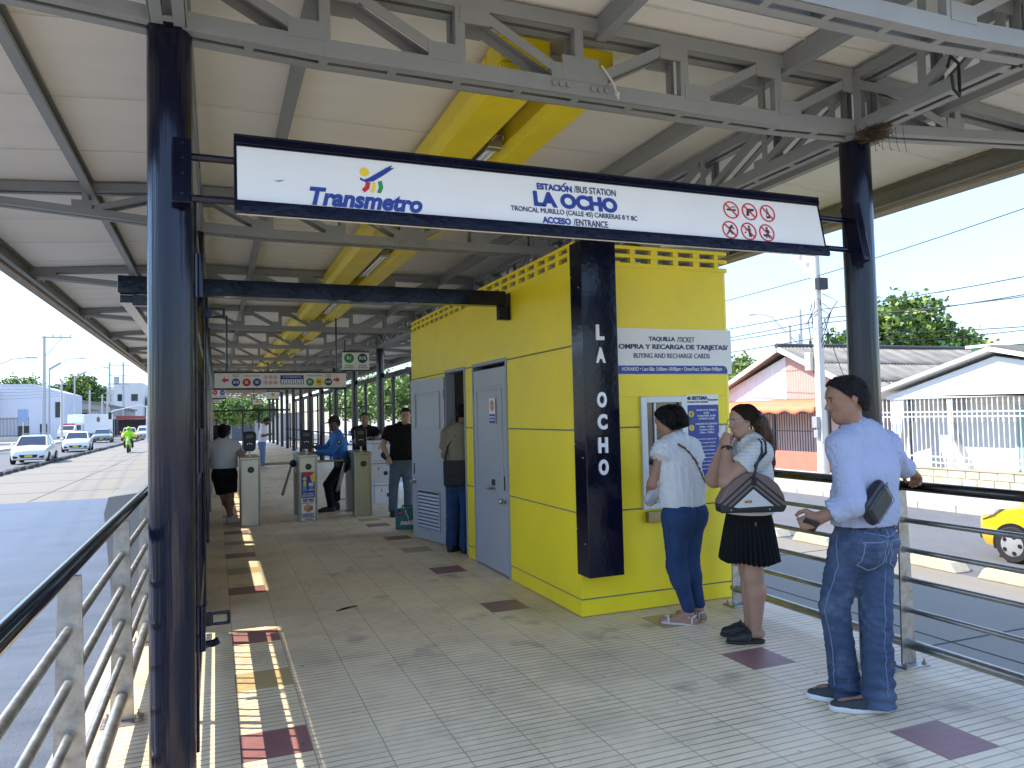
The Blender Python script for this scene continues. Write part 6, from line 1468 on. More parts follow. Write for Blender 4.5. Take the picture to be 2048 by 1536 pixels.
# guard in blue shirt leaning between the turnstiles
t, body, shirt, trs, at, _ = simple('security guard in a sky blue shirt and black cap leaning on a turnstile', (1.78, 13.15, 0), (-.93, -.1, 0),
    dict(pelvis=(2.0, 13.06, .82), waist=(1.985, 13.06, .97), chest=(1.965, 13.06, 1.13), top=(1.94, 13.07, 1.26), neck=(1.925, 13.08, 1.32), head=(1.89, 13.07, 1.49)),
    dict(shL=(1.945, 12.89, 1.25), elL=(1.80, 12.84, 1.02), wrL=(1.56, 12.9, 1.02), shR=(1.935, 13.25, 1.25), elR=(1.78, 13.33, 1.05), wrR=(1.60, 13.26, 1.1), hipL=(2.0, 12.98, .78), knL=(1.76, 13.0, .47), anL=(1.83, 13.06, .12), toL=(1.585, 13.1, 0), hipR=(2.0, 13.15, .78), knR=(1.93, 13.16, .43), anR=(1.93, 13.2, .2), toR=(1.84, 13.2, .03)),
    SKD, GUB, NVT, HB, .0095, 1.95, shoes=(mat('black_boot', (.01, .01, .01), .45), SOLEK), cap=(mat('black_cap_cloth', (.009, .009, .012), .8), mat('black_cap_brim', (.009, .009, .012), .7)), hf=(-.85, -.5, -.1))
go = V3(1.78, 13.15, 0)
mb = MB(); mb.prism([(-.035, .03), (.035, .03), (.03, -.03), (0, -.045), (-.03, -.03)], -.004, .004, 'xz'); mb.xf(Matrix.Translation((1.935-go[0], 12.815-go[1], 1.185)) @ Matrix.Rotation(R_(10), 4, 'Z')); mb.build('sleeve_badge', mat('dark_badge', (.02, .02, .015), .6), t)
mb = MB(); disc(mb, 0, 0, .014, -.006, -.004, 10); mb.xf(Matrix.Translation((1.935-go[0], 12.815-go[1], 1.185))); mb.build('badge_emblem', YPRINT, t)
v = Vol(.02); v.c(V3(2.0, 13.06, .90), V3(2.0, 13.06, .865), .165, .165, k=.02, sq=(nrm((-.93, -.1, 0)), .76)); v.cut(V3(2, 13, .905), UP); v.cut(V3(2, 13, .855), -UP); vmesh(v, .009, 'duty_belt', BLACK, t, go)
MB().box(.12, .2, -.26, -.2, .76, .92).build('holster', BLACK, t, bevel=.012)
# man in black tee facing us
t, body, shirt, trs, at, _ = simple('man in a black tee shirt and faded jeans facing us beside the yellow booth', (2.76, 11.95, 0), (-.25, -.97, 0),
    dict(pelvis=(2.80, 11.93, .86), waist=(2.80, 11.92, 1.03), chest=(2.80, 11.91, 1.22), top=(2.805, 11.9, 1.37), neck=(2.82, 11.88, 1.43), head=(2.845, 11.82, 1.60)),
    dict(shR=(2.60, 11.95, 1.37), elR=(2.495, 11.98, 1.13), wrR=(2.56, 11.85, .93), shL=(2.99, 11.86, 1.37), elL=(3.05, 11.84, 1.1), wrL=(3.02, 11.72, .9), hipR=(2.71, 11.95, .82), knR=(2.655, 11.95, .46), anR=(2.645, 11.98, .1), toR=(2.60, 11.73, 0), hipL=(2.88, 11.91, .82), knL=(2.88, 11.89, .46), anL=(2.89, 11.93, .1), toL=(2.87, 11.68, 0)),
    SKL, TEEK, JN2, HB, .0095, .6, shoes=(mat('dark_shoe', (.015, .014, .013), .6), SOLEK), hf=(-.2, -.95, -.15), mass=1.08)
bo_ = V3(2.76, 11.95, 0); mb = MB()
for e in (-1, 1): mb.ball(Vector(at(.075, .085, .03*e)-bo_), (.022, .012, .016))
mb.tube([Vector(at(.05, .09, -.075)-bo_), Vector(at(.085, .09, 0)-bo_), Vector(at(.05, .09, .075)-bo_)], .004, 6); mb.build('sunglasses', mat('black_lens', (.01, .01, .01), .08, spec=1.), t, smooth=True)
mb = MB(); w0 = V3(2.555, 11.86, .95)-bo_; mb.tube([Vector(w0+V3(.032*math.cos(a), .032*math.sin(a), 0)) for a in np.linspace(0, 6.28, 14)], .005, 6); mb.build('bracelet', BLACK, t, smooth=True)
v = Vol(.02); v.c(V3(2.50, 11.86, .98), V3(2.56, 11.86, .94), .055, .06, k=.02, sq=((0, 1, 0), .5)); hb_ = vmesh(v, .008, 'hip_bag', BLACK, None, V3(2.53, 11.86, .95)); hb_.location = (2.53, 11.90, .95); tag(hb_, 'small black pouch at the hip of the man in the black tee', 'pouch')
# man in black polo behind the cartons
t, body, shirt, trs, at, _ = simple('man in a black polo shirt leaning his forearms on the white cartons', (2.66, 14.4, 0), (.05, -1, 0),
    dict(pelvis=(2.66, 14.45, .86), waist=(2.66, 14.43, 1.02), chest=(2.66, 14.4, 1.2), top=(2.655, 14.37, 1.33), neck=(2.65, 14.35, 1.39), head=(2.645, 14.3, 1.555)),
    dict(shR=(2.47, 14.38, 1.34), elR=(2.46, 14.22, 1.14), wrR=(2.66, 14.02, 1.2), shL=(2.84, 14.35, 1.34), elL=(2.93, 14.2, 1.22), wrL=(2.82, 14.0, 1.21), hipR=(2.57, 14.45, .82), knR=(2.56, 14.44, .46), anR=(2.55, 14.46, .1), toR=(2.53, 14.22, 0), hipL=(2.75, 14.45, .82), knL=(2.76, 14.44, .46), anL=(2.77, 14.46, .1), toL=(2.79, 14.22, 0)),
    SKT, TEEK, NVT, hairm('cropped_grey_hair', (.06, .058, .055)), .0105, .75, shoes=(BLACK, SOLEK), hf=(-.08, -.98, -.1), neckline=.05)
# khaki shirt man in the booth doorway
t, body, shirt, trs, at, _ = simple('man in a khaki tee shirt with a shoulder bag stepping into the booth doorway', (2.62, 8.36, 0), (.8, .6, 0),
    dict(pelvis=(2.645, 8.34, .85), waist=(2.645, 8.34, 1.02), chest=(2.645, 8.34, 1.2), top=(2.66, 8.34, 1.36), neck=(2.68, 8.35, 1.43), head=(2.715, 8.37, 1.59)),
    dict(shL=(2.535, 8.48, 1.37), elL=(2.52, 8.56, 1.12), wrL=(2.65, 8.66, .98), shR=(2.775, 8.2, 1.36), elR=(2.80, 8.12, 1.1), wrR=(2.87, 8.17, .9), hipL=(2.59, 8.41, .8), knL=(2.57, 8.43, .45), anL=(2.545, 8.43, .1), toL=(2.72, 8.57, 0), hipR=(2.70, 8.27, .8), knR=(2.68, 8.26, .45), anR=(2.65, 8.24, .1), toR=(2.84, 8.4, 0)),
    SKT, KHA, DENIMD, HB, .0085, .7, shoes=(mat('black_boot', (.01, .01, .01), .45), SOLEK), hf=(.75, .55, -.35))
ko = V3(2.62, 8.36, 0)
sb = thing('shoulder_bag', 'black shoulder bag on the hip of the man in the booth doorway', 'bag', (2.555, 8.25, .92), R_(-35))
v = Vol(.02); c_ = V3(0, 0, 0)
MB().box(-.14, .14, -.045, .045, -.15, .15).build('bag', mat('black_nylon', (.012, .012, .013), .7, bump=.2, bscale=200), sb, bevel=.03)
MB().box(-.13, .13, -.055, -.044, -.02, .148).build('flap', mat('black_nylon', (.012, .012, .013), .7), sb, bevel=.01)
mb = MB(); mb.tube([(-.12, .0, .14), (-.1, .03, .3), (.02, .045, .46), (.1, .1, .52)], .011, 8); mb.build('strap', mat('black_nylon', (.012, .012, .013), .7), sb, smooth=True)
# man in white with a cap reading his phone, far along the platform
t, body, shirt, trs, at, _ = simple('man in a white tee shirt and cap looking at his phone down the platform', (1.5, 26.15, 0), (.93, -.2, 0),
    dict(pelvis=(1.44, 26.18, .84), waist=(1.45, 26.18, 1.0), chest=(1.46, 26.18, 1.18), top=(1.48, 26.18, 1.32), neck=(1.50, 26.18, 1.38), head=(1.575, 26.16, 1.53)),
    dict(shL=(1.5, 26.35, 1.32), elL=(1.52, 26.38, 1.08), wrL=(1.74, 26.3, 1.12), shR=(1.46, 26.0, 1.32), elR=(1.44, 25.95, 1.07), wrR=(1.68, 26.05, 1.12), hipL=(1.45, 26.26, .8), knL=(1.47, 26.26, .45), anL=(1.45, 26.27, .1), toL=(1.68, 26.24, 0), hipR=(1.43, 26.1, .8), knR=(1.43, 26.1, .45), anR=(1.42, 26.1, .1), toR=(1.65, 26.05, 0)),
    SKD, TEEWW, JN3, HB, .014, .8, shoes=(mat('white_trainer', (.6, .58, .56), .6), SOLEW), cap=(mat('dark_cap_cloth', (.02, .02, .025), .8), mat('white_cap_brim', (.6, .6, .6), .7)), hf=(.8, -.25, -.5))
for (x, y, lb, tp) in ((.35, 34, 'person in dark clothes standing far away by the left wall posts', TEEK), (.02, 31, 'second person in dark clothes farther left beyond the leaning woman', NVT)):
    simple(lb, (x, y, 0), (0, -1, 0), dict(pelvis=(x, y, .84), waist=(x, y, 1.0), chest=(x, y, 1.18), top=(x, y, 1.32), neck=(x, y, 1.38), head=(x, y, 1.54)),
        dict(shL=(x+.17, y, 1.32), elL=(x+.22, y, 1.08), wrL=(x+.15, y-.15, .95), shR=(x-.17, y, 1.32), elR=(x-.22, y, 1.08), wrR=(x-.15, y-.15, .95), hipL=(x+.09, y, .8), knL=(x+.1, y, .45), anL=(x+.1, y, .1), toL=(x+.1, y-.24, 0), hipR=(x-.09, y, .8), knR=(x-.1, y, .45), anR=(x-.1, y, .1), toR=(x-.1, y-.24, 0)), SKD, tp, NVT, HB, .022, .6, shoes=(BLACK, SOLEK))
# ================================================================ trees
LEAF = [mat('leaf_green_light', (.24, .33, .05), .55, var=.3, scale=3), mat('leaf_green_mid', (.13, .21, .035), .55, var=.3, scale=3), mat('leaf_green_dark', (.05, .095, .02), .6, var=.3, scale=3)]
for m_ in LEAF: m_.node_tree.nodes['Principled BSDF'].inputs['Transmission Weight'].default_value = 0
BARK = mat('tree_bark', (.12, .09, .06), .9, var=.3, bump=.5, bscale=20)
def tree(x, y, zg, h, crown, label, n=3500, leaf=.22, seed=0, trunk_r=.16, droop=.3, group=None, mats=None):
    """crown: list of (dx, dy, z, rx, ry, rz) lobes"""
    rs = np.random.RandomState(seed); t = thing('tree', label, 'tree', (x, y, zg), 0, group)
    mb = MB(); zc = min(c[2] for c in crown)
    mb.tube([(0, 0, -.1), (.06, .03, zc*.5), (0, .0, zc)], [trunk_r*1.25, trunk_r, trunk_r*.8], 9)
    for dx, dy, z, rx, ry, rz in crown:
        p = Vector((dx*.2, dy*.2, zc*.92)); q_ = Vector((dx, dy, z)); mb.tube([p, p.lerp(q_, .5)+Vector((0, 0, -.1)), q_+Vector((0, 0, rz*.4))], [trunk_r*.6, trunk_r*.38, trunk_r*.12], 6)
    mb.build('trunk', BARK, t, smooth=True)
    w_ = np.array([c[3]*c[4]+c[3]*c[5] for c in crown]); w_ = w_/w_.sum(); mb = MB(); cl = []
    for c, ww in zip(crown, w_):
        for _ in range(max(6, int(90*ww*3))):   # clumps on the lobe's shell
            d = rs.normal(size=3); d /= np.linalg.norm(d); r = rs.uniform(.55, 1.02); cl.append((c[0]+d[0]*c[3]*r, c[1]+d[1]*c[4]*r, c[2]+d[2]*c[5]*r, min(c[3:6])*rs.uniform(.16, .36), rs.choice([0, 1, 1, 2])))
    for k in range(n):
        cx_, cy_, cz_, cr_, tone = cl[rs.randint(len(cl))]; d = rs.normal(size=3)*cr_*.6; p = V3(cx_, cy_, cz_)+d
        a = rs.normal(size=3); a[2] -= droop; a /= np.linalg.norm(a); b = np.cross(a, rs.normal(size=3)); b /= np.linalg.norm(b); L = leaf*rs.uniform(.6, 1.3); W_ = L*.38
        mb.cur = tone if rs.rand() < .75 else rs.randint(3)
        mb.add([p, p+a*L*.5+b*W_, p+a*L, p+a*L*.5-b*W_], [(0, 1, 2, 3)])
    mb.build('crown', mats or LEAF, t, fix=False); return t
ZP = -.84
tree(38.5, 33, ZP, 8, [(0, 0, 6.4, 3.6, 3.2, 2.4), (-3.6, .5, 5.2, 2.3, 2.2, 1.9), (3.2, -.3, 5.3, 2.4, 2.2, 1.7), (1.0, -1.5, 5.0, 2.6, 2.0, 1.8), (-1.5, -1.2, 7.0, 2.2, 2.0, 1.7)], 'large bushy tree rising behind the grey corrugated roof', 15000, .34, 3)
tree(48.5, 60, ZP, 7, [(0, 0, 5.6, 2.4, 2.4, 1.9), (-2, 0, 4.8, 1.6, 1.6, 1.4), (1.8, .3, 5.0, 1.7, 1.5, 1.3)], 'small dark green tree beyond the pink gable, right of the booth', 5000, .35, 4)
for i, (x, y, s_) in enumerate(((19.5, 82, 1.0), (20.5, 92, 1.15), (19.0, 101, 1.0), (21.5, 112, 1.2), (19.5, 123, 1.1), (22.5, 74, .95))):
    tree(x, y, ZP, 8, [(0, 0, 5.0*s_, 2.8*s_, 2.8, 2.3*s_), (-1.9, .4, 4.0*s_, 1.8, 1.8, 1.6), (1.9, -.5, 4.3*s_, 1.9, 1.8, 1.7), (.3, -1.4, 3.4*s_, 2.2, 1.7, 1.6)], 'sunlit street tree seen between the black wall posts on the right', 3600, .42, 20+i, .14, group='street trees beyond the right wall posts')
for i, (x, y) in enumerate(((.4, 84), (3.6, 88))):
    tree(x, y, -.6, 6, [(0, 0, 3.4, 2.0, 1.8, 1.5), (-1.5, .3, 3.0, 1.4, 1.3, 1.1), (1.4, -.2, 3.1, 1.5, 1.3, 1.1)], 'light green tree beyond the far end of the platform, ' + ('left one' if i == 0 else 'right one'), 4200, .34, 40+i, .1)
tree(-31.5, 152, ZL, 9, [(0, 0, 8.2, 3.4, 3.0, 2.4), (-3, 0, 7.0, 2.2, 2, 1.6), (2.8, .2, 7.4, 2.4, 2, 1.7)], 'green tree behind the white building on the far left', 5000, .5, 51)
tree(-23.0, 156, ZL, 9, [(0, 0, 8.6, 3.2, 3.0, 2.3), (-2.8, 0, 7.6, 2.2, 2, 1.6), (2.6, .2, 7.4, 2.4, 2, 1.6)], 'wide green tree left of the far white block on the left street', 5000, .5, 52)
tree(-17.6, 66, ZL+.14, 5, [(0, 0, 2.6, 1.1, 1.0, 1.0), (-.8, .2, 3.3, .9, .9, .8), (.4, -.2, 1.6, .9, .8, .7)], 'thin street tree at the left edge in front of the railed house', 2600, .22, 53, .06)

# ================================================================ right hand street
WALLW = mat('white_house_wall', (.6, .59, .56), .8, var=.04, scale=2, bump=.2, bscale=40, dirt=(.5, .48, .42), dirt_amt=.35, dirt_scale=1)
WPAINT = mat('white_iron_paint', (.68, .68, .67), .45, var=.04)
BIRON = mat('black_iron_paint', (.012, .012, .014), .5)
STONE = mat('cream_stone_blocks', (.50, .43, .30), .9, var=.2, scale=4, bump=.7, bscale=25, dirt=(.25, .21, .15), dirt_amt=.5, dirt_scale=3)
XF = 20.4
sw = thing('stone_wall', 'low cream stone block wall carrying the white iron fence', 'wall', (XF, 13, ZP))
mb = MB()
for r in range(2):
    y = -4-.3*(r % 2)
    while y < 6.2: l = random.uniform(.42, .62); mb.box(-.1+random.uniform(-.012, .012), .1, y, min(y+l-.015, 6.4), .235*r+.004, .235*r+.225); y += l
mb.build('blocks', STONE, sw, bevel=.02)
mb = MB(); mb.box(-.075, .09, -4.3, 6.4, 0, .47); mb.box(-.12, .12, -4.3, 6.4, .47, .52); mb.build('mortar', mat('stone_mortar', (.36, .31, .23), .9), sw)
fe = thing('iron_fence', 'white wrought iron fence with spear tips on the low stone wall', 'fence', (XF, 13, ZP+.52))
mb = MB(); rails = (.12, .3, 1.52, 1.66); FH = 2.02
for z in rails: mb.box(-.015, .015, -4.3, 6.4, z, z+.04)
mb.build('rail', WPAINT, fe)
mb = MB(); k = 0; y = -4.25
while y < 6.4:
    mb.box(-.011, .011, y-.011, y+.011, 0, FH-.1); mb.lathe([(.011, 0), (.026, .03), (.012, .06), (.02, .07), (.001, .17)], 6, (0, y, FH-.1))
    if k % 2 == 0: mb.box(-.02, .02, y-.024, y+.024, 1.38, 1.5); mb.lathe([(.01, 0), (.03, .03), (.01, .06)], 6, (0, y, .4))
    y += .155; k += 1
mb.build('balusters', WPAINT, fe)
for yy in (-2.2, 2.95, 6.35):
    mb = MB(); mb.box(-.04, .04, yy-.04, yy+.04, -.05, FH+.02); mb.build('post', WPAINT, fe, bevel=.004)
hb_ = thing('white_house', 'low white house with a wide gable, green shutter and white fence in front', 'house', (22.2, 15, ZP))
mb = MB()   # local: y along the street, wall plane at x = 0
mb.prism([(-6, 0), (4.5, 0), (4.5, 2.62), (-.1, 3.72), (-6, 2.4)], 0, 6, 'yz'); mb.build('wall', WALLW, hb_)
mb = MB()   # gable panel standing forward over the porch
mb.prism([(-6, 2.62), (3.7, 2.62), (3.7, 2.72), (-.1, 3.78), (-6, 2.5)], -1.25, -.02, 'yz'); mb.build('gable', WALLW, hb_)
mb = MB()
for a, b in (((4.55, 2.66), (-.1, 3.93)), ((-.1, 3.93), (-6.2, 2.4))): mb.bar((2.2, a[0], a[1]+.06), (2.2, b[0], b[1]+.06), 7.4, .12, up=(0, 0, 1))
rf = mb.build('roof', mat('white_roof_edge', (.62, .62, .6), .6), hb_)
mb = MB()
for a, b in (((4.55, 2.72), (-.1, 4.0)), ((-.1, 4.0), (-6.2, 2.5))): mb.bar((2.3, a[0], a[1]+.09), (2.3, b[0], b[1]+.09), 7.3, .05)
mb.build('roof_cover', mat('dark_roof_tiles', (.12, .11, .1), .8, var=.2), hb_)
mb = MB(); mb.box(-.035, .02, -6, .15, .32, 2.25); sh_ = mb.build('shutter', mat('sea_green_shutter', (.24, .42, .36), .6, var=.06), hb_)
mb = MB(); mb.box(-.05, .04, .15, .24, .25, 2.32); mb.box(-.05, .04, -6, .15, 2.25, 2.32); mb.build('frame', mat('grey_frame', (.45, .48, .47), .6), sh_)
mb = MB(); mb.box(-.04, -.036, -1.6, -.9, 1.85, 2.12); mb.build('sign_plate', WPRINT, sh_)
mb = MB(); mb.prism([(3.35, 0), (3.6, 0), (3.6, 2.62), (3.1, 2.62)], -1.2, -.95, 'yz'); mb.prism([(1.4, 0), (2.3, 0), (2.9, 2.62), (2.5, 2.62), (2.0, 1.2)], -.3, -.02, 'yz'); mb.build('pillar', WALLW, hb_)
mb = MB(); mb.tube([(-1.0, 3.0, 2.62), (-1.0, 3.0, 1.9)], .09, 10); mb.tube([(-1.0, 3.0, 1.9), (-1.0, 3.0, .1)], .06, 10); mb.build('drain_pipe', mat('dark_pipe', (.05, .05, .05), .6), hb_, smooth=True)
mb = MB(); mb.box(-.14, -.02, 1.75, 2.15, 2.2, 2.6); mb.build('meter_box', mat('grey_meter', (.3, .3, .3), .6), hb_, bevel=.02)
gh = thing('green_building', 'pale green building with flat roof behind the white house', 'building', (31, 20.5, ZP))
mb = MB(); mb.box(0, 8, -6, 2.6, 0, 4.85); mb.build('wall', mat('pale_green_wall', (.35, .6, .33), .8, var=.04), gh)
mb = MB(); mb.box(-.15, 8.1, -6.1, 2.75, 4.85, 4.98); mb.prism([(-.8, 4.98), (-6, 4.98), (-6, 6.2), (-1.4, 5.9)], 0, 6, 'yz'); mb.build('parapet', mat('pale_parapet', (.62, .64, .6), .8), gh)
# house with pink and white gable and grey corrugated roof
pk = thing('pink_house', 'house with a white and salmon boarded gable and a grey corrugated roof', 'house', (22.5, 25.1, ZP))
PINK = mat('salmon_boards', (.55, .33, .27), .8, var=.08, scale=3, dirt=(.5, .4, .36), dirt_amt=.4); wave_bump(PINK, 2.2, 'Y', .02, .8, .12)
WBD = mat('white_boards', (.70, .68, .65), .8, var=.06, scale=3, dirt=(.5, .47, .42), dirt_amt=.3); wave_bump(WBD, 2.2, 'Y', .02, .8, .1)
zr, zl = 4.93, 2.75; ya, yb = -4.9, 6.2        # ridge height above pavement; eaves
mb = MB(); mb.prism([(.0, 2.78), (5.5, 2.78), (-.0, 4.6)], -.03, .25, 'yz'); mb.build('gable', WBD, pk)
mb = MB(); mb.prism([(-.02, 2.78), (-.02, 4.58), (-4.4, 2.85), (-4.4, 2.78)], -.03, .25, 'yz'); mb.build('gable', PINK, pk)
mb = MB(); mb.box(.0, 14, -4.4, 5.6, 0, 2.76); mb.build('wall', mat('pale_pink_wall', (.62, .5, .46), .85, var=.06, dirt=(.4, .33, .3)), pk)
COR = mat('grey_corrugated_roof', (.27, .25, .215), .9, var=.25, scale=3, stretch=(1, .3, 1), dirt=(.12, .11, .1), dirt_amt=.6, dirt_scale=1.2)
wave_bump(COR, 1.3, 'X', .03, .9, .4)
for s_, ye, ze in ((-1, -5.1, 2.62), (1, 6.4, 2.3)):
    for c in range(3):
        u0, u1 = c/3, (c+1)/3+.03
        def fn(u, v): 
            f = u0+(u1-u0)*v; return (-.45+14.5*u, ye*f, zr+(ze-zr)*f-.05*(c == 0)*0+.035*(2-c)+.04*math.sin(u*14.5/.19*6.283)+.02*math.sin(u*9+c))
        o_ = MB().sheet(fn, 460, 3).build('roof', COR, pk, smooth=True, angle=80, fix=False)
        sd2 = o_.modifiers.new('t', 'SOLIDIFY'); sd2.thickness = .02
mb = MB(); mb.tube([(-.5, 0, zr+.12), (14.2, 0, zr+.12)], .11, 8); mb.build('ridge_cap', mat('dark_ridge_cap', (.06, .06, .06), .8), pk, smooth=True)
mb = MB()
for a, b in (((-5.15, 2.62), (.0, 4.92)), ((.0, 4.92), (6.4, 2.35))): mb.bar((-.46, a[0], a[1]), (-.46, b[0], b[1]), .06, .2)
mb.build('barge_board', WALLW, pk)
mb = MB(); mb.box(-.02, .02, -4.3, -3.0, 0, 2.3); mb.build('door', mat('brown_red_door', (.25, .07, .05), .6), pk)
aw = mat('orange_awning_cloth', (.75, .22, .10), .75, var=.08)
mb = MB(); mb.sheet(lambda u, v: (-.05-1.3*v, -2.9+8.5*u, 2.78-.35*v+.03*math.sin(u*40)*v), 40, 4); mb.sheet(lambda u, v: (-1.35, -2.9+8.5*u, 2.43+.03*math.sin(u*40)-(.2+.05*math.sin(u*60))*v), 60, 2)
ao = mb.build('awning', aw, pk, smooth=True, fix=False); sd2 = ao.modifiers.new('t', 'SOLIDIFY'); sd2.thickness = .01
bf = thing('black_fence', 'black railing on a salmon plinth in front of the pink house', 'fence', (21.2, 25.1, ZP))
mb = MB(); mb.box(-.12, .12, -3.6, -.65, 0, .72); mb.box(-.12, .12, .5, 5.5, 0, .72); mb.build('plinth', mat('salmon_plinth', (.55, .17, .11), .85, var=.08, dirt=(.35, .12, .09)), bf)
mb = MB(); y = -3.6
while y < 5.5:
    mb.box(-.012, .012, y-.012, y+.012, .1 if -.65 < y < .5 else .72, 2.3); y += .14
mb.build('bars', BIRON, bf)
mb = MB(); mb.box(-.02, .02, -3.6, 5.5, 2.2, 2.25); mb.box(-.02, .02, -3.6, 5.5, 1.5, 1.53)
for y in (-.65, .5, -3.6, 1.5): mb.box(-.04, .04, y-.04, y+.04, 0, 2.4)
mb.box(-.05, .0, .75, .98, 1.55, 1.9); mb.build('frame', BIRON, bf)
# concrete pole with lamp bracket, cables and meter
CP = mat('concrete_pole', (.55, .52, .46), .85, var=.12, scale=4, bump=.2, bscale=60, dirt=(.35, .32, .28), dirt_amt=.4)
cp = thing('utility_pole', 'tall pale concrete utility pole with meter box in front of the pink house', 'utility pole', (20.0, 20.65, ZP))
mb = MB(); mb.lathe([(.2, 0), (.125, 9.5)], 16); mb.build('shaft', CP, cp, smooth=True)
mb = MB(); mb.tube([(-.15, -.15, 1.2), (-.14, -.14, 5.2), (-.1, -.1, 5.6), (.1, -.05, 5.7)], .035, 8); mb.build('conduit', mat('white_conduit', (.6, .6, .58), .5), cp, smooth=True)
mb = MB(); mb.box(-.34, -.16, -.12, .12, 1.7, 2.1); mb.box(-.3, -.18, -.1, .1, 1.35, 1.62); mb.build('meter_box', mat('grey_meter', (.3, .3, .3), .6), cp, bevel=.02)
mb = MB(); mb.box(.14, .36, -.15, .15, 3.3, 3.7) if False else mb.box(-.3, -.13, .12, .4, 3.75, 4.4); mb.build('junction_box', mat('beige_box', (.5, .46, .36), .6), cp, bevel=.02)
mb = MB()
mb.prism([(.1, 7.0), (2.6, 9.4), (2.6, 9.65), (.1, 7.75)], -.02, .02, 'yz'); br = mb.build('lamp_bracket', mat('pale_green_steel', (.5, .56, .52), .5, .3), cp)
mb = MB()
for k in range(6): mb.prism([(.35+.33*k+.1*math.cos(a)+.0, 7.6+.315*k+.1*math.sin(a)) for a in np.linspace(0, 5.2, 6)], -.024, .024, 'yz')
mb.build('bracket_hole', mat('bracket_hole', (.2, .25, .3), .7), br)
mb = MB()
for k in range(14):
    a = random.uniform(0, 6.28); p = Vector((.2*math.cos(a), .2*math.sin(a), random.uniform(5.2, 6.6))); mb.tube([p, p+Vector((random.uniform(-.4, .4), random.uniform(-.5, .4), -.3)), p+Vector((random.uniform(-.2, .2), random.uniform(-.3, .3), -random.uniform(.6, 2.2)))], .015, 5)
mb.box(-.2, .2, -.35, -.15, 6.6, 7.0); mb.build('cable_tangle', BIRON, cp, smooth=True)
WIRE = mat('black_wire', (.03, .03, .035), .6)
def wire(p, q_, sag, r=.016, label='black overhead cable crossing the sky above the right hand houses', grp='overhead cables over the right street'):
    p = Vector(p); q_ = Vector(q_); pts = [p.lerp(q_, k/16)-Vector((0, 0, sag*4*(k/16)*(1-k/16))) for k in range(17)]; o0 = p.copy()
    t = MB().tube([x-o0 for x in pts], r, 5).build('overhead_cable', WIRE, smooth=True); t.location = o0; return tag(t, label, 'cable', grp)
pt = Vector((20.0, 20.65, ZP))
for z, e, sag in ((7.1, (19.5, -8, 9.4), .5), (7.1, (20.5, 72, 7.8), .7), (5.9, (23, 3, 6.2), .4), (5.6, (25, 6, 5.4), .35), (5.4, (26, 4, 6.0), .35), (5.0, (30, 12, 4.4), .2), (4.6, (33, 16, 5.0), .25), (5.8, (22.5, 70, 7.0), .5), (5.5, (23, 70, 6.4), .6), (5.3, (23.5, 70, 6.2), .4), (4.9, (24, 70, 5.4), .5)):
    wire(pt+Vector((0, 0, z)), (e[0], e[1], e[2]), sag)
wire(pt+Vector((.2, -.1, 5.6)), (22.05, 21.2, 2.1), .25, .014, 'drop cable sagging from the pole to the pink house eave'); wire(pt+Vector((.2, -.1, 5.2)), (22.3, 17.9, 1.75), .5, .012, 'drop cable sagging from the pole across the corrugated roof')
lp = thing('street_lamp', 'street lamp with curved arm and twin poles beyond the pink gable', 'street lamp', (42, 45.2, ZP))
mb = MB(); mb.lathe([(.2, 0), (.15, 10)], 12); mb.lathe([(.18, 0), (.15, 8.8)], 12, (-.8, .3, 0)); mb.build('pole', CP, lp, smooth=True)
mb = MB(); mb.tube([(-.1, 0, 7.2), (-1.2, .6, 8.6), (-1.9, .9, 9.5), (-2.6, 1.2, 9.75), (-3.0, 1.4, 9.75)], .06, 8); mb.build('arm', WPAINT, lp, smooth=True)
mb = MB(); mb.ball((-3.3, 1.5, 9.75), (.42, .3, .12)); mb.build('lamp_head', WPAINT, lp, smooth=True)
yb_ = thing('yellow_building', 'white building with yellow corner strips seen past the black wall posts', 'building', (28.2, 116, ZP))
mb = MB(); mb.box(0, 9, 0, 9, 0, 8.6); mb.build('wall', WALLW, yb_)
mb = MB(); mb.box(-.05, 1.1, -.05, -.002, 0, 8.6); mb.build('corner_strip', mat('yellow_strip', (.65, .5, .03), .7), yb_)
for k in range(2):
    f = MB().box(1.8+2.6*k, 3.5+2.6*k, -.06, -.001, 4.2, 7.2).build('window', mat('dark_grille', (.05, .05, .05), .6), yb_)

# ================================================================ left street
bl = thing('white_corner_building', 'white two storey building with balcony on the left street', 'building', (-30, 112, ZL))
mb = MB(); mb.prism([(0, 0), (11.7, 0), (11.7, 6.2), (8.2, 7.35), (0, 7.35)], 0, 14, 'xz'); mb.build('wall', mat('bluish_white_wall', (.52, .54, .58), .8, var=.05, dirt=(.5, .5, .5)), bl)
mb = MB(); mb.box(-.5, 4.4, -1.6, 0, 3.3, 3.5); mb.box(-.5, 4.6, -1.4, -.02, 6.1, 6.4); mb.build('balcony_slab', WALLW, bl)
mb = MB()
for k in range(40): mb.box(-.4+.12*k, -.36+.12*k, -1.6, -1.56, 3.5, 4.6)
mb.box(-.4, 4.4, -1.62, -1.55, 4.56, 4.62); mb.build('balcony_rail', BIRON, bl)
mb = MB(); mb.box(1.3, 2.0, -.9, -.5, 3.5, 6.2); mb.build('yellow_pillar', mat('ochre_pillar', (.45, .35, .06), .7), bl)
for x0, x1, z0, z1 in ((.2, 1.4, 3.6, 5.5), (2.6, 4.0, 3.6, 5.5), (6.6, 7.8, .6, 2.0), (10.7, 11.3, 3.0, 5.0), (9.0, 9.8, .2, 2.2)):
    f = MB().box(x0, x1, -.06, -.002, z0, z1).build('window', mat('dark_window', (.03, .035, .04), .2), bl)
fl_ = thing('front_fence', 'dark bar fence in front of the white building on the left street', 'fence', (-25, 104, ZL+.14))
mb = MB()
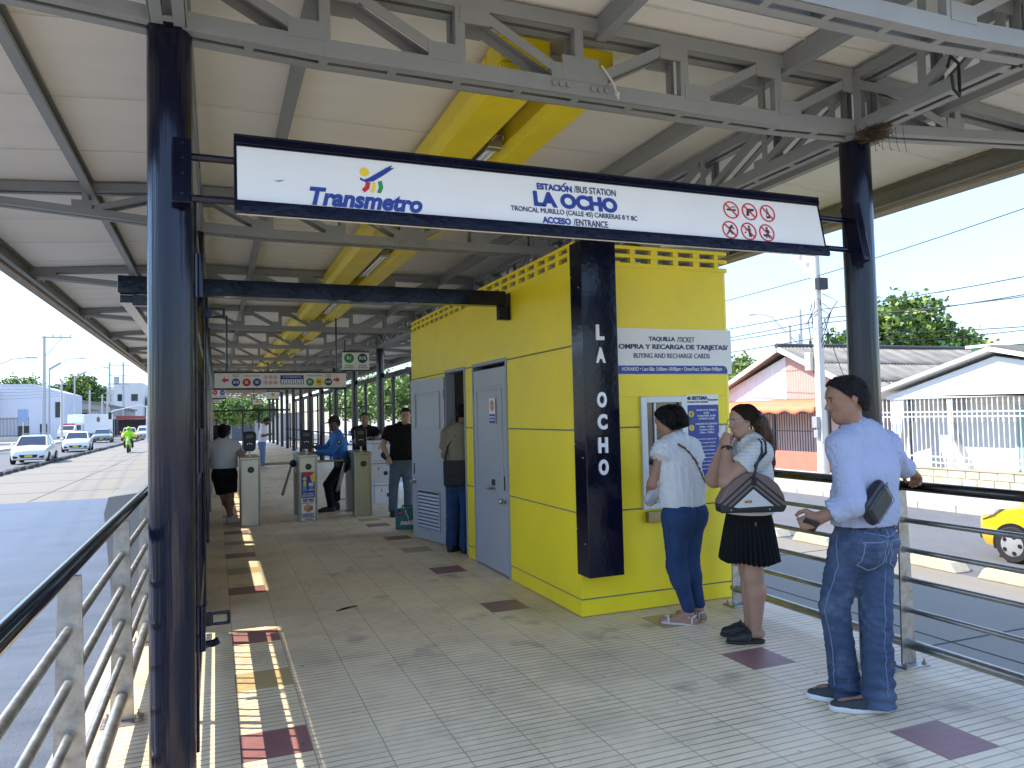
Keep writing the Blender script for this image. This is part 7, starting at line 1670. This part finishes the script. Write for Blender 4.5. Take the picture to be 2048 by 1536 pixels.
for k in range(46): mb.box(.14*k*1.0-2, .14*k-1.96, -.02, .02, .6, 2.9)
mb.box(-2, 4.4, -.03, .03, 2.7, 2.76); mb.box(-2, 4.4, -.03, .03, .7, .76); mb.build('bars', BIRON, fl_)
mb = MB(); mb.box(-2, 4.4, -.1, .1, -.1, .6); mb.build('plinth', mat('cream_plinth', (.5, .48, .42), .85), fl_)
lh = thing('left_house', 'pale house with dark window bars at the left edge of the photo', 'house', (-27, 88, ZL))
mb = MB(); mb.box(-4, 4.2, 0, 10, 0, 6.2); mb.build('wall', mat('cream_house_wall', (.58, .56, .5), .85, var=.06), lh)
MB().box(-1, 3.6, -.05, -.002, .4, 2.6).build('window', mat('dark_window', (.03, .035, .04), .2), lh); MB().box(1.2, 3.4, -.05, -.002, 3.6, 5.2).build('window', mat('dark_window', (.03, .035, .04), .2), lh)
MB().box(-4.2, 4.6, -.6, 10, 6.2, 6.4).build('roof', WALLW, lh); mb = MB(); mb.box(-1.5, 4.2, -1.6, -.06, 2.9, 3.05); mb.build('balcony', WALLW, lh)
fb = thing('far_white_block', 'long white three storey block closing the left street', 'building', (-27.5, 172, ZL))
mb = MB(); mb.box(0, 8.3, 0, 12, 0, 9.6); mb.box(8.3, 13.6, -1, 12, 0, 10.3); mb.box(.3, 2.2, .5, 4, 9.6, 11.6); mb.build('wall', WALLW, fb)
for k in range(4): MB().box(.6+2.0*k, 1.7+2.0*k, -.06, -.002, 6.6, 8.0).build('window', mat('dark_window', (.03, .035, .04), .2), fb)
for k in range(2): MB().box(9.0+2.5*k, 10.2+2.5*k, -1.06, -1.002, 6.6, 8.0).build('window', mat('dark_window', (.03, .035, .04), .2), fb)
mb = MB(); mb.box(-.2, 8.3, -.3, -.001, 8.9, 9.3); mb.box(0, 8.2, -.2, -.001, 5.0, 6.2); mb.build('band', mat('pale_blue_band', (.5, .62, .68), .8), fb)
gb = thing('grey_roof_building', 'low grey building with pitched roof and posters halfway down the left street', 'building', (-24.4, 150, ZL))
mb = MB(); mb.prism([(0, 0), (10.2, 0), (10.2, 4.4), (5, 5.6), (2.2, 6.1), (0, 4.8)], 0, 9, 'xz'); mb.build('wall', mat('grey_render', (.3, .29, .27), .85, var=.12), gb)
MB().prism([(-.4, 4.9), (2.2, 6.4), (5.2, 5.9), (10.6, 4.6), (10.6, 4.3), (5, 5.6), (2.2, 6.1), (-.4, 4.6)], -.4, 9, 'xz').build('roof', mat('dark_tin_roof', (.18, .17, .16), .8), gb)
MB().box(1.0, 4.0, -.06, -.002, 2.3, 4.2).build('window', mat('teal_window', (.16, .24, .22), .4), gb)
mb = MB(); mb.box(1.3, 2.3, -.08, -.061, 2.9, 3.9); mb.box(2.5, 3.7, -.08, -.061, 2.9, 3.9); mb.build('poster', WPRINT, gb)
for i, (x, y, w_, c, lb) in enumerate(((-19, 132, 4.5, (.5, .42, .28), 'cream canvas awning of a stall on the left street'), (-15.5, 140, 6.5, (.4, .09, .07), 'red awning of shops farther down the left street'), (-21.5, 122, 3.5, (.45, .2, .18), 'faded pink awning beside the parked truck'))):
    t = thing('shop_awning', lb, 'awning', (x, y, ZL+.14))
    MB().prism([(0, 2.6), (w_, 2.6), (w_, 3.0), (.2, 3.2)], -1.5, 0, 'xz').build('cloth', mat('awning_%s' % ('cream', 'red', 'pink')[i], c, .8), t)
    mb = MB(); mb.tube([(.1, -1.4, 0), (.1, -1.4, 2.7)], .04, 6); mb.tube([(w_-.1, -1.4, 0), (w_-.1, -1.4, 2.7)], .04, 6); mb.build('post', STEELD, t)
    MB().box(0, w_, .5, 3, 0, 2.55).build('stall_wall', mat('stall_dark', (.06, .05, .05), .9, var=.4, scale=2), t)
GPOLE = mat('grey_steel_pole', (.4, .41, .42), .5, .4)
tp_ = thing('power_pole', 'tall grey power pole with cross arm at the left of the street', 'utility pole', (-16.7, 91, ZL))
mb = MB(); mb.lathe([(.2, 0), (.14, 11.4)], 10); mb.build('shaft', GPOLE, tp_, smooth=True)
mb = MB(); mb.box(-.2, 2.5, -.06, .06, 11.2, 11.36); mb.bar((.1, 0, 9.3), (1.6, 0, 11.2), .07, .07)
for x in (.8, 1.5, 2.4): mb.lathe([(.05, 0), (.07, .08), (.04, .26)], 8, (x, 0, 11.36))
mb.build('cross_arm', GPOLE, tp_)
for k, (dx, e) in enumerate(((.8, (-16, 20, 16)), (1.5, (-15, 20, 15.4)), (2.4, (-14, 20, 14.8)), (.8, (-12.3, 160, 10)), (1.5, (-12, 160, 10)), (2.4, (-11.6, 160, 10)))):
    wire((-16.7+dx, 91, ZL+11.6), e, 1.2 if k < 3 else 2.0, .011, 'thin power line over the left street', 'power lines over the left street')
def lampL(x, y, h, arm, label):
    t = thing('street_lamp', label, 'street lamp', (x, y, ZL+.14), 0, 'street lamps on the left')
    MB().lathe([(.12, 0), (.08, h)], 10).build('pole', GPOLE, t, smooth=True)
    mb = MB(); mb.bar((0, 0, h-.15), (1.3*arm/3.4, 0, h+.55), .05, .24); mb.tube([(1.2*arm/3.4, 0, h+.5), (2.2*arm/3.4, 0, h+.95), (arm, 0, h+1.08)], .05, 6); mb.build('arm', GPOLE, t, smooth=True)
    MB().box(arm-.1, arm+.65, -.14, .14, h+1.02, h+1.14).build('lamp_head', GPOLE, t, bevel=.03)
lampL(-16.6, 68, 6.1, 3.0, 'nearest street lamp on the left, arm reaching over the road at the photo edge')
lampL(-16.5, 92.5, 8.0, 2.8, 'street lamp standing beside the tall power pole')
lampL(-16.5, 108, 8.0, 3.3, 'third street lamp on the left, before the truck')
tw = thing('transformer_pole', 'twin pole with transformer platform far down the left street', 'utility pole', (-17.5, 150, ZL))
mb = MB(); mb.lathe([(.22, 0), (.16, 13)], 8); mb.lathe([(.22, 0), (.16, 13)], 8, (2.2, 0, 0)); mb.box(-.3, 3.2, -.1, .1, 9.0, 9.2); mb.box(-.2, 3.4, -.1, .1, 12.4, 12.55); mb.box(-.2, 3.4, -.1, .1, 10.6, 10.7); mb.build('poles', GPOLE, tw)
MB().lathe([(.45, 0), (.45, 1.2)], 10, (1.1, 0, 9.2)).build('transformer', GPOLE, tw, smooth=True)
for x, y, h in ((-16.6, 100, 7.2), (-15.9, 128, 6.5), (-16.4, 138, 7.5), (-16.2, 118, 6.8)):
    t = thing('concrete_post', 'plain concrete cable post along the left pavement', 'utility pole', (x, y, ZL), 0, 'concrete posts on the left pavement'); MB().lathe([(.16, 0), (.1, h)], 8).build('shaft', CP, t, smooth=True)
    MB().box(-.6, .6, -.04, .04, h-.5, h-.42).build('cross_arm', GPOLE, t)
for k in range(5): wire((-16.6, 100, ZL+6.6-.3*k), (-30, 60, ZL+6.5-.45*k), .6, .012, 'dark cable sagging across the left house fronts', 'cables across the left houses')
sl = thing('traffic_signal', 'pale mast arm traffic signal over the left road', 'traffic signal', (-6.9, 90, ZL))
mb = MB(); mb.lathe([(.1, 0), (.08, 3.9)], 8); mb.tube([(0, 0, 3.7), (-.6, 0, 3.95), (-3.2, 0, 3.4), (-3.5, 0, 3.2)], .06, 8); mb.build('mast', mat('pale_mast', (.6, .62, .62), .5), sl, smooth=True)
MB().box(-3.7, -3.4, -.12, .12, 2.5, 3.25).build('signal_head', BLACK, sl, bevel=.02)
ss = thing('street_sign', 'pale blue rectangular sign on a thin post before the left fence', 'sign', (-19.6, 96, ZL+.14))
MB().lathe([(.05, 0), (.05, 3.2)], 8).build('post', WPAINT, ss); MB().box(-.5, .5, -.06, -.03, 2.3, 3.7).build('panel', mat('pale_blue_panel', (.35, .45, .62), .5), ss)
for i, (x, y, w_, h, c, lb) in enumerate(((-29, 126, 8.2, 5.2, (.34, .36, .38), 'grey shuttered shop between the white corner building and the pink awning'), (-24, 136, 5.6, 4.2, (.5, .42, .3), 'low ochre shop beneath the cream awning'), (-13.2, 176, 5.5, 7.5, (.45, .44, .42), 'narrow grey block right of the far white block'))):
    t = thing('shop_building', lb, 'building', (x, y, ZL)); MB().box(0, w_, 0, 7, 0, h).build('wall', mat('shop_wall_%s' % ('grey', 'ochre', 'pale')[i], c, .85, var=.12, dirt=tuple(a*.5 for a in c)), t)
    MB().box(-.2, w_+.2, -.4, 7.1, h, h+.2).build('roof', mat('dark_tin_roof', (.18, .17, .16), .8), t)
    for k in range(2): MB().box(.5+w_*.48*k, .4+w_*.42+w_*.48*k, -.06, -.002, .1, 2.3).build('shutter', mat('rolled_shutter', (.12, .12, .13), .6, var=.2), t); MB().box(.9+w_*.48*k, .3+w_*.35+w_*.48*k, -.06, -.002, 3.0, min(h-.3, 4.1)).build('window', mat('dark_window', (.03, .035, .04), .2), t)
# far end of the platform
ewl = thing('end_building', 'grey roller shutter building beyond the far end of the platform', 'building', (1.2, 96, -1.0))
MB().box(-6, 9, 0, 6, 0, 3.4).build('wall', mat('grey_render_light', (.34, .34, .34), .85, var=.08), ewl)
mb = MB()
for k in range(14): mb.box(.6, 3.2, -.05, -.01, .1+.2*k, .28+.2*k)
mb.build('shutter', mat('dark_shutter', (.08, .09, .11), .5), ewl)
MB().box(3.6, 6.5, -.06, -.002, 0, 3.2).build('door', mat('cream_gate', (.6, .56, .46), .7), ewl)

# ================================================================ vehicles
GLS = mat('car_glass', (.015, .018, .02), .05, spec=.9); TYRE = mat('tyre_rubber', (.015, .015, .015), .85); RIM = mat('hubcap_silver', (.55, .55, .55), .35, .6); PLATE = mat('yellow_plate', (.7, .5, .04), .5)
HEADL = mat('headlight_lens', (.5, .52, .54), .12, .3)
def carpaint(nm, c): return mat(nm, c, .25, var=.02, coat=.8, spec=.6)
def car(label, cat, loc, rz, paint, L=3.65, Wd=1.6, Hh=1.46, sedan=False, rack=False, group=None, detail=True):
    """hatchback or saloon, nose towards local -y"""
    t = thing('car', label, cat, loc, rz, group); hw = Wd/2; g = .2
    # stations: y, z low, z belt, half width
    st = [(0, .34, .62, .60), (.05, .26, .70, .70), (.16, .22, .76, .765), (.42, .2, .84, .79), (.8, .2, .93, .8), (1.25, .2, .96, .8), (2.0, .2, .97, .8), (2.7, .2, .98, .8), (3.2, .22, .97 if not sedan else .99, .785), (3.5, .26, .93, .74), (3.62, .34, .85, .68)]
    k = L/3.65; vs = []; fs = []; n = 9
    for y, z0, z1, h_ in st:
        h_ *= hw/.8
        for x, z in ((-h_*.93, z0), (-h_*1.0, z0+.12), (-h_*1.015, (z0+z1)/2), (-h_*.985, z1-.05), (-h_*.87, z1+.015), (0, z1+.05), ): vs.append((x, y*k, z))
        for x, z in ((h_*.87, z1+.015), (h_*.985, z1-.05), (h_*1.015, (z0+z1)/2), (h_, z0+.12), (h_*.93, z0)): vs.append((x, y*k, z))
    n = 11
    for j in range(len(st)-1):
        for i in range(n-1): fs.append((j*n+i, j*n+i+1, (j+1)*n+i+1, (j+1)*n+i))
        fs.append((j*n+n-1, j*n, (j+1)*n, (j+1)*n+n-1))
    fs.append(tuple(range(n))); fs.append(tuple((len(st)-1)*n+i for i in range(n-1, -1, -1)))
    mb = MB(); mb.add(vs, fs); body = mb.build('body', paint, t, smooth=True, angle=35)
    # cabin: glass volume and painted roof with pillars
    ya, yb_, yc, yd = (.78, 1.5, 2.55, 3.45) if not sedan else (.95, 1.6, 2.35, 3.1)
    ya, yb_, yc, yd = ya*k, yb_*k, yc*k, yd*k; bw, tw_ = hw*.9, hw*.72; zb = .95
    mb = MB(); mb.add([(-bw*.93, ya, zb-.02), (bw*.93, ya, zb-.02), (bw, ya+.35, zb), (bw, yd-.3, zb), (bw*.9, yd, zb+.02), (-bw*.9, yd, zb+.02), (-bw, yd-.3, zb), (-bw, ya+.35, zb),
                       (-tw_*.95, yb_, Hh-.06), (tw_*.95, yb_, Hh-.06), (tw_, yb_+.25, Hh-.02), (tw_, yc-.1, Hh-.02), (tw_*.92, yc+.12, Hh-.07), (-tw_*.92, yc+.12, Hh-.07), (-tw_, yc-.1, Hh-.02), (-tw_, yb_+.25, Hh-.02)],
                      [(0, 1, 9, 8), (1, 2, 10, 9), (2, 3, 11, 10), (3, 4, 12, 11), (4, 5, 13, 12), (5, 6, 14, 13), (6, 7, 15, 14), (7, 0, 8, 15), (8, 9, 10, 11, 12, 13, 14, 15)])
    gl = mb.build('windows', GLS, t)
    mb = MB(); mb.add([(-tw_*.97, yb_-.02, Hh-.055), (tw_*.97, yb_-.02, Hh-.055), (tw_*1.02, yb_+.25, Hh-.015), (tw_*1.02, yc-.1, Hh-.015), (tw_*.94, yc+.14, Hh-.065), (-tw_*.94, yc+.14, Hh-.065), (-tw_*1.02, yc-.1, Hh-.015), (-tw_*1.02, yb_+.25, Hh-.015),
                       (-tw_*.7, yb_+.1, Hh+.0), (tw_*.7, yb_+.1, Hh+.0), (tw_*.8, (yb_+yc)/2, Hh+.03), (tw_*.7, yc-.02, Hh), (-tw_*.7, yc-.02, Hh), (-tw_*.8, (yb_+yc)/2, Hh+.03)],
                      [(0, 1, 9, 8), (1, 2, 9), (2, 3, 10, 9), (2, 9, 10), (3, 11, 10), (3, 4, 11), (4, 5, 12, 11), (5, 6, 12), (6, 7, 13, 12), (6, 13, 12), (7, 8, 13), (7, 0, 8), (8, 9, 10, 13), (13, 10, 11, 12)]); mb.build('roof', paint, t, smooth=True, angle=50)
    mb = MB()
    for e in (-1, 1):
        mb.bar((e*bw*.94, ya, zb), (e*tw_*.98, yb_, Hh-.045), .06, .05); mb.bar((e*bw, (yb_+yc)/2+.05, zb), (e*tw_*1.01, (yb_+yc)/2+.02, Hh-.03), .03, .08, up=(0, 1, 0)); mb.bar((e*bw*.97, yd-.12, zb), (e*tw_*.97, yc+.02, Hh-.04), .05, .12, up=(0, 1, 0))
    mb.build('pillars', paint, t)
    for e in (-1, 1):
        mb = MB(); s_ = [(.02, .62), (.1, .70), (.42, .86), (.5, .85), (.36, .74), (.14, .64)]
        vv = [(e*(hw*(.62 if y < .05 else .86 if y < .12 else .955 if y < .3 else .99)), y*k-.012, z) for y, z in s_]; ww = [(e*abs(v[0])*1.0+e*.02, v[1]+.0, v[2]) for v in vv]
        mb.add([(v[0]-e*.06, v[1]+.05, v[2]) for v in vv]+ww, [tuple(range(6)), tuple(range(11, 5, -1))]+[(i, (i+1) % 6, 6+(i+1) % 6, 6+i) for i in range(6)]); mb.build('headlight', HEADL, t, bevel=.004)
        mb = MB(); mb.ball((e*hw*1.1, ya+.42, 1.0), (.1, .06, .07), 10, 6); mb.build('mirror', paint, t, smooth=True)
        mb = MB(); mb.prism([(e*hw*.55, .34), (e*hw*.8, .3), (e*hw*.85, .45), (e*hw*.6, .42)], -.004, .12, 'xz'); mb.build('fog_recess', BLACK, t)
    mb = MB(); mb.prism([(-.36, .34), (.36, .34), (.42, .5), (-.42, .5)], -.012, .05, 'xz'); mb.box(-.3, .3, .018, .06, .62, .67); mb.build('grille', BLACK, t)
    mb = MB(); mb.box(-.17, .17, -.02, -.012, .37, .48); mb.build('number_plate', PLATE, t)
    for yy in (.68*k, 2.98*k):
        for e in (-1, 1):
            mb = MB(); st_ = len(mb.v); mb.prism([(yy+.345*math.cos(a), .29+.345*math.sin(a)) for a in np.linspace(-.3, math.pi+.3, 18)], e*hw*.9, e*(hw*1.018), 'yz'); mb.build('wheel_arch', BLACK, body)
            wl = MB(); wl.lathe([(.2, -.09), (.27, -.095), (.29, -.07), (.292, 0), (.29, .07), (.27, .095), (.2, .09)], 28); wl.xf(Matrix.Translation((e*(hw*.955), yy, .29)) @ Matrix.Rotation(R_(90), 4, 'Y')); w_ = wl.build('wheel', TYRE, t, smooth=True)
            if detail:
                r_ = MB(); r_.lathe([(.2, -.02), (.2, .085), (.17, .095), (.05, .11), (.0, .11)], 24); r_.xf(Matrix.Translation((e*(hw*.955), yy, .29)) @ Matrix.Rotation(R_(90*e), 4, 'Y')); rim = r_.build('rim', RIM, w_, smooth=True)
                h_ = MB()
                for q_ in range(5):
                    a = q_*1.2566+.3; h_.prism([(.135*math.cos(a)+.035*math.cos(b), .135*math.sin(a)+.035*math.sin(b)) for b in np.linspace(0, 5.6, 9)], .098, .1065, 'xy')
                h_.xf(Matrix.Translation((e*(hw*.955), yy, .29)) @ Matrix.Rotation(R_(90*e), 4, 'Y')); h_.build('rim_hole', BLACK, rim)
            else:
                r_ = MB(); r_.lathe([(.2, 0), (.2, .096), (.0, .1)], 16); r_.xf(Matrix.Translation((e*(hw*.955), yy, .29)) @ Matrix.Rotation(R_(90*e), 4, 'Y')); r_.build('rim', RIM, w_, smooth=True)
    if rack:
        mb = MB()
        for e in (-1, 1): mb.tube([(e*.55, yb_+.1, Hh+.1), (e*.55, yc, Hh+.1)], .02, 6)
        for q_ in range(5): y = yb_+.1+(yc-yb_-.1)*q_/4; mb.box(-.55, .55, y-.02, y+.02, Hh+.09, Hh+.12)
        for e in (-1, 1):
            for y in (yb_+.15, yc-.1): mb.box(e*.55-.02, e*.55+.02, y-.02, y+.02, Hh-.03, Hh+.1)
        mb.build('roof_rack', STEELD, t)
    return t
car('yellow taxi with silver five hole hubcaps entering at the right edge', 'taxi', (12.78, 9.02, ZR), R_(180), carpaint('taxi_yellow_paint', (.80, .47, .01)), 3.65, 1.62, 1.46)
SIL = carpaint('silver_car_paint', (.62, .63, .64)); WHT = carpaint('white_car_paint', (.74, .74, .74))
car('white hatchback with roof rack, nearest car on the left road', 'car', (-9.05, 45.5, ZL), R_(2), WHT, 3.65, 1.66, 1.48, rack=True, detail=True)
car('white saloon car following the hatchback with the roof rack', 'car', (-9.5, 62.5, ZL), R_(4), WHT, 4.2, 1.74, 1.46, sedan=True, detail=False)
car('dark grey saloon beside the white truck on the left road', 'car', (-11.4, 91, ZL), R_(3), carpaint('grey_car_paint', (.16, .17, .18)), 4.3, 1.8, 1.45, sedan=True, detail=False)
car('yellow taxi behind the motorcycle on the left road', 'taxi', (-9.3, 97, ZL), R_(4), carpaint('taxi_yellow_paint', (.80, .47, .01)), 3.7, 1.62, 1.5, detail=False)
car('distant white car partly behind the left pillar', 'car', (-9.6, 118, ZL), 0, WHT, 4.2, 1.8, 1.6, detail=False)
car('distant silver saloon between the taxi and the red car', 'car', (-8.9, 110, ZL), 0, SIL, 4.2, 1.74, 1.46, sedan=True, detail=False)
car('distant small red car beside the left pillar', 'car', (-7.6, 112, ZL), 0, carpaint('red_car_paint', (.42, .03, .03)), 3.7, 1.66, 1.48, detail=False)
car('dark parked car glimpsed between the right wall posts', 'car', (12.6, 46, ZR), 0, carpaint('grey_car_paint', (.16, .17, .18)), 4.2, 1.74, 1.46, sedan=True, detail=False)
car('yellow taxi glimpsed behind the guard between the right wall posts', 'taxi', (12.8, 60, ZR), 0, carpaint('taxi_yellow_paint', (.80, .47, .01)), 3.7, 1.62, 1.5, detail=False)
car('white car glimpsed far between the right wall posts', 'car', (12.6, 72, ZR), 0, WHT, 4.2, 1.74, 1.46, sedan=True, detail=False)
# box truck
tk = thing('box_truck', 'white box truck with a red and white cab parked on the left street', 'truck', (-16.7, 103, ZL), R_(-26))
MB().box(-1.1, 1.1, 1.9, 7.6, .9, 3.25).build('cargo_box', WHT, tk, bevel=.04)
mb = MB(); mb.prism([(0, .5), (1.75, .5), (1.75, 2.15), (.55, 2.15), (.12, 1.35), (0, 1.2)], -1.0, 1.0, 'yz'); cab = mb.build('cab', WHT, tk, bevel=.04)
mb = MB(); mb.add([(-.88, .11, 1.4), (.88, .11, 1.4), (.82, .5, 2.0), (-.82, .5, 2.0)], [(0, 1, 2, 3)]); wsd = mb.build('windscreen', GLS, tk, fix=False); wsd.modifiers.new('t', 'SOLIDIFY').thickness = .03; wsd.modifiers['t'].offset = 0
mb = MB(); mb.box(.995, 1.012, .6, 1.4, 1.35, 1.95); mb.box(-1.012, -.995, .6, 1.4, 1.35, 1.95); mb.build('side_window', GLS, tk)
mb = MB(); mb.box(-.9, .9, .44, .62, 2.0, 2.16); mb.box(-.7, -.4, -.02, .0, .6, 1.1); mb.box(.4, .7, -.02, .0, .6, 1.1); mb.build('red_trim', RED, tk)
for e in (-1, 1):
    MB().box(e*.75-.16, e*.75+.16, -.03, .0, .72, .92).build('headlight', HEADL, tk)
    for y in (.9, 6.0):
        wl = MB(); wl.lathe([(.2, -.13), (.42, -.12), (.44, 0), (.42, .12), (.2, .13)], 18); wl.xf(Matrix.Translation((e*.9, y, .44)) @ Matrix.Rotation(R_(90), 4, 'Y')); wl.build('wheel', TYRE, tk, smooth=True)
MB().box(-1.0, 1.0, -.08, .02, .42, .62).build('bumper', BLACK, tk); MB().box(.9, 1.0, 1.8, 7.4, .55, .9).box(-1.0, -.9, 1.8, 7.4, .55, .9).build('chassis', BLACK, tk)
mb = MB(); disc(mb, 0, 0, .35, -.005, .005, 16); mb.xf(Matrix.Translation((1.106, 4.6, 2.6)) @ Matrix.Rotation(R_(90), 4, 'Z')); mb.build('round_mark', mat('brown_print', (.2, .1, .06), .6), tk)
# motorcycle and rider
LIME = mat('hi_vis_lime', (.35, .75, .03), .7)
mc = thing('motorcycle', 'motorcycle with lime front fairing coming up the pale bus lane', 'motorcycle', (-5.55, 57, ZL))
for y in (0, 1.3):
    wl = MB(); wl.lathe([(.22, -.05), (.29, -.05), (.31, 0), (.29, .05), (.22, .05)], 20); wl.xf(Matrix.Translation((0, y, .31)) @ Matrix.Rotation(R_(90), 4, 'Y')); wl.build('wheel', TYRE, mc, smooth=True)
v = Vol(.04); v.chain([V3(0, .2, .75), V3(0, .7, .78), V3(0, 1.3, .8)], [.1, .15, .12]); v.c(V3(0, .5, .45), V3(0, .9, .4), .15, .15); v.c(V3(0, .05, .6), V3(0, .12, .95), .14, .12); vmesh(v, .03, 'body', LIME, mc, V3(0, 0, 0))
mb = MB()
for e in (-1, 1): mb.tube([(e*.07, .0, .31), (e*.08, .18, .95)], .025, 6); mb.tube([(0, .25, .98), (e*.3, .3, 1.04), (e*.38, .42, 1.02)], .018, 6)
mb.build('fork', BLACK, mc); MB().ball((0, -.06, .82), (.1, .06, .09)).build('headlight', HEADL, mc, smooth=True)
mx_, my_ = -5.55, 57.6; Z = ZL
t, body, shirt, trs, at, v = simple('motorcycle rider in a lime hi-vis jacket and helmet', (mx_, my_, Z), (0, -1, 0), dict(pelvis=(mx_, my_+.1, Z+.92), waist=(mx_, my_+.06, Z+1.08), chest=(mx_, my_, Z+1.25), top=(mx_, my_-.04, Z+1.38), neck=(mx_, my_-.06, Z+1.44), head=(mx_, my_-.1, Z+1.6)),
    dict(shL=(mx_+.19, my_-.03, Z+1.38), elL=(mx_+.34, my_-.16, Z+1.2), wrL=(mx_+.36, my_-.3, Z+1.06), shR=(mx_-.19, my_-.03, Z+1.38), elR=(mx_-.34, my_-.16, Z+1.2), wrR=(mx_-.36, my_-.3, Z+1.06), hipL=(mx_+.12, my_+.08, Z+.88), knL=(mx_+.24, my_-.3, Z+.75), anL=(mx_+.24, my_+.02, Z+.4), toL=(mx_+.24, my_-.2, Z+.32), hipR=(mx_-.12, my_+.08, Z+.88), knR=(mx_-.24, my_-.3, Z+.75), anR=(mx_-.24, my_+.02, Z+.4), toR=(mx_-.24, my_-.2, Z+.32)), SKD, LIME, mat('dark_trousers', (.02, .022, .03), .8), None, .022, 1.95, mass=1.1)
hv = Vol(.02); hv.c(V3(mx_, my_-.08, Z+1.64), V3(mx_, my_-.1, Z+1.6), .15, .14); vmesh(hv, .02, 'helmet', LIME, t, V3(mx_, my_, Z)); hv = Vol(.02); hv.c(V3(mx_-.06, my_-.22, Z+1.62), V3(mx_+.06, my_-.22, Z+1.62), .05, .05); vmesh(hv, .015, 'visor', GLS, t, V3(mx_, my_, Z))
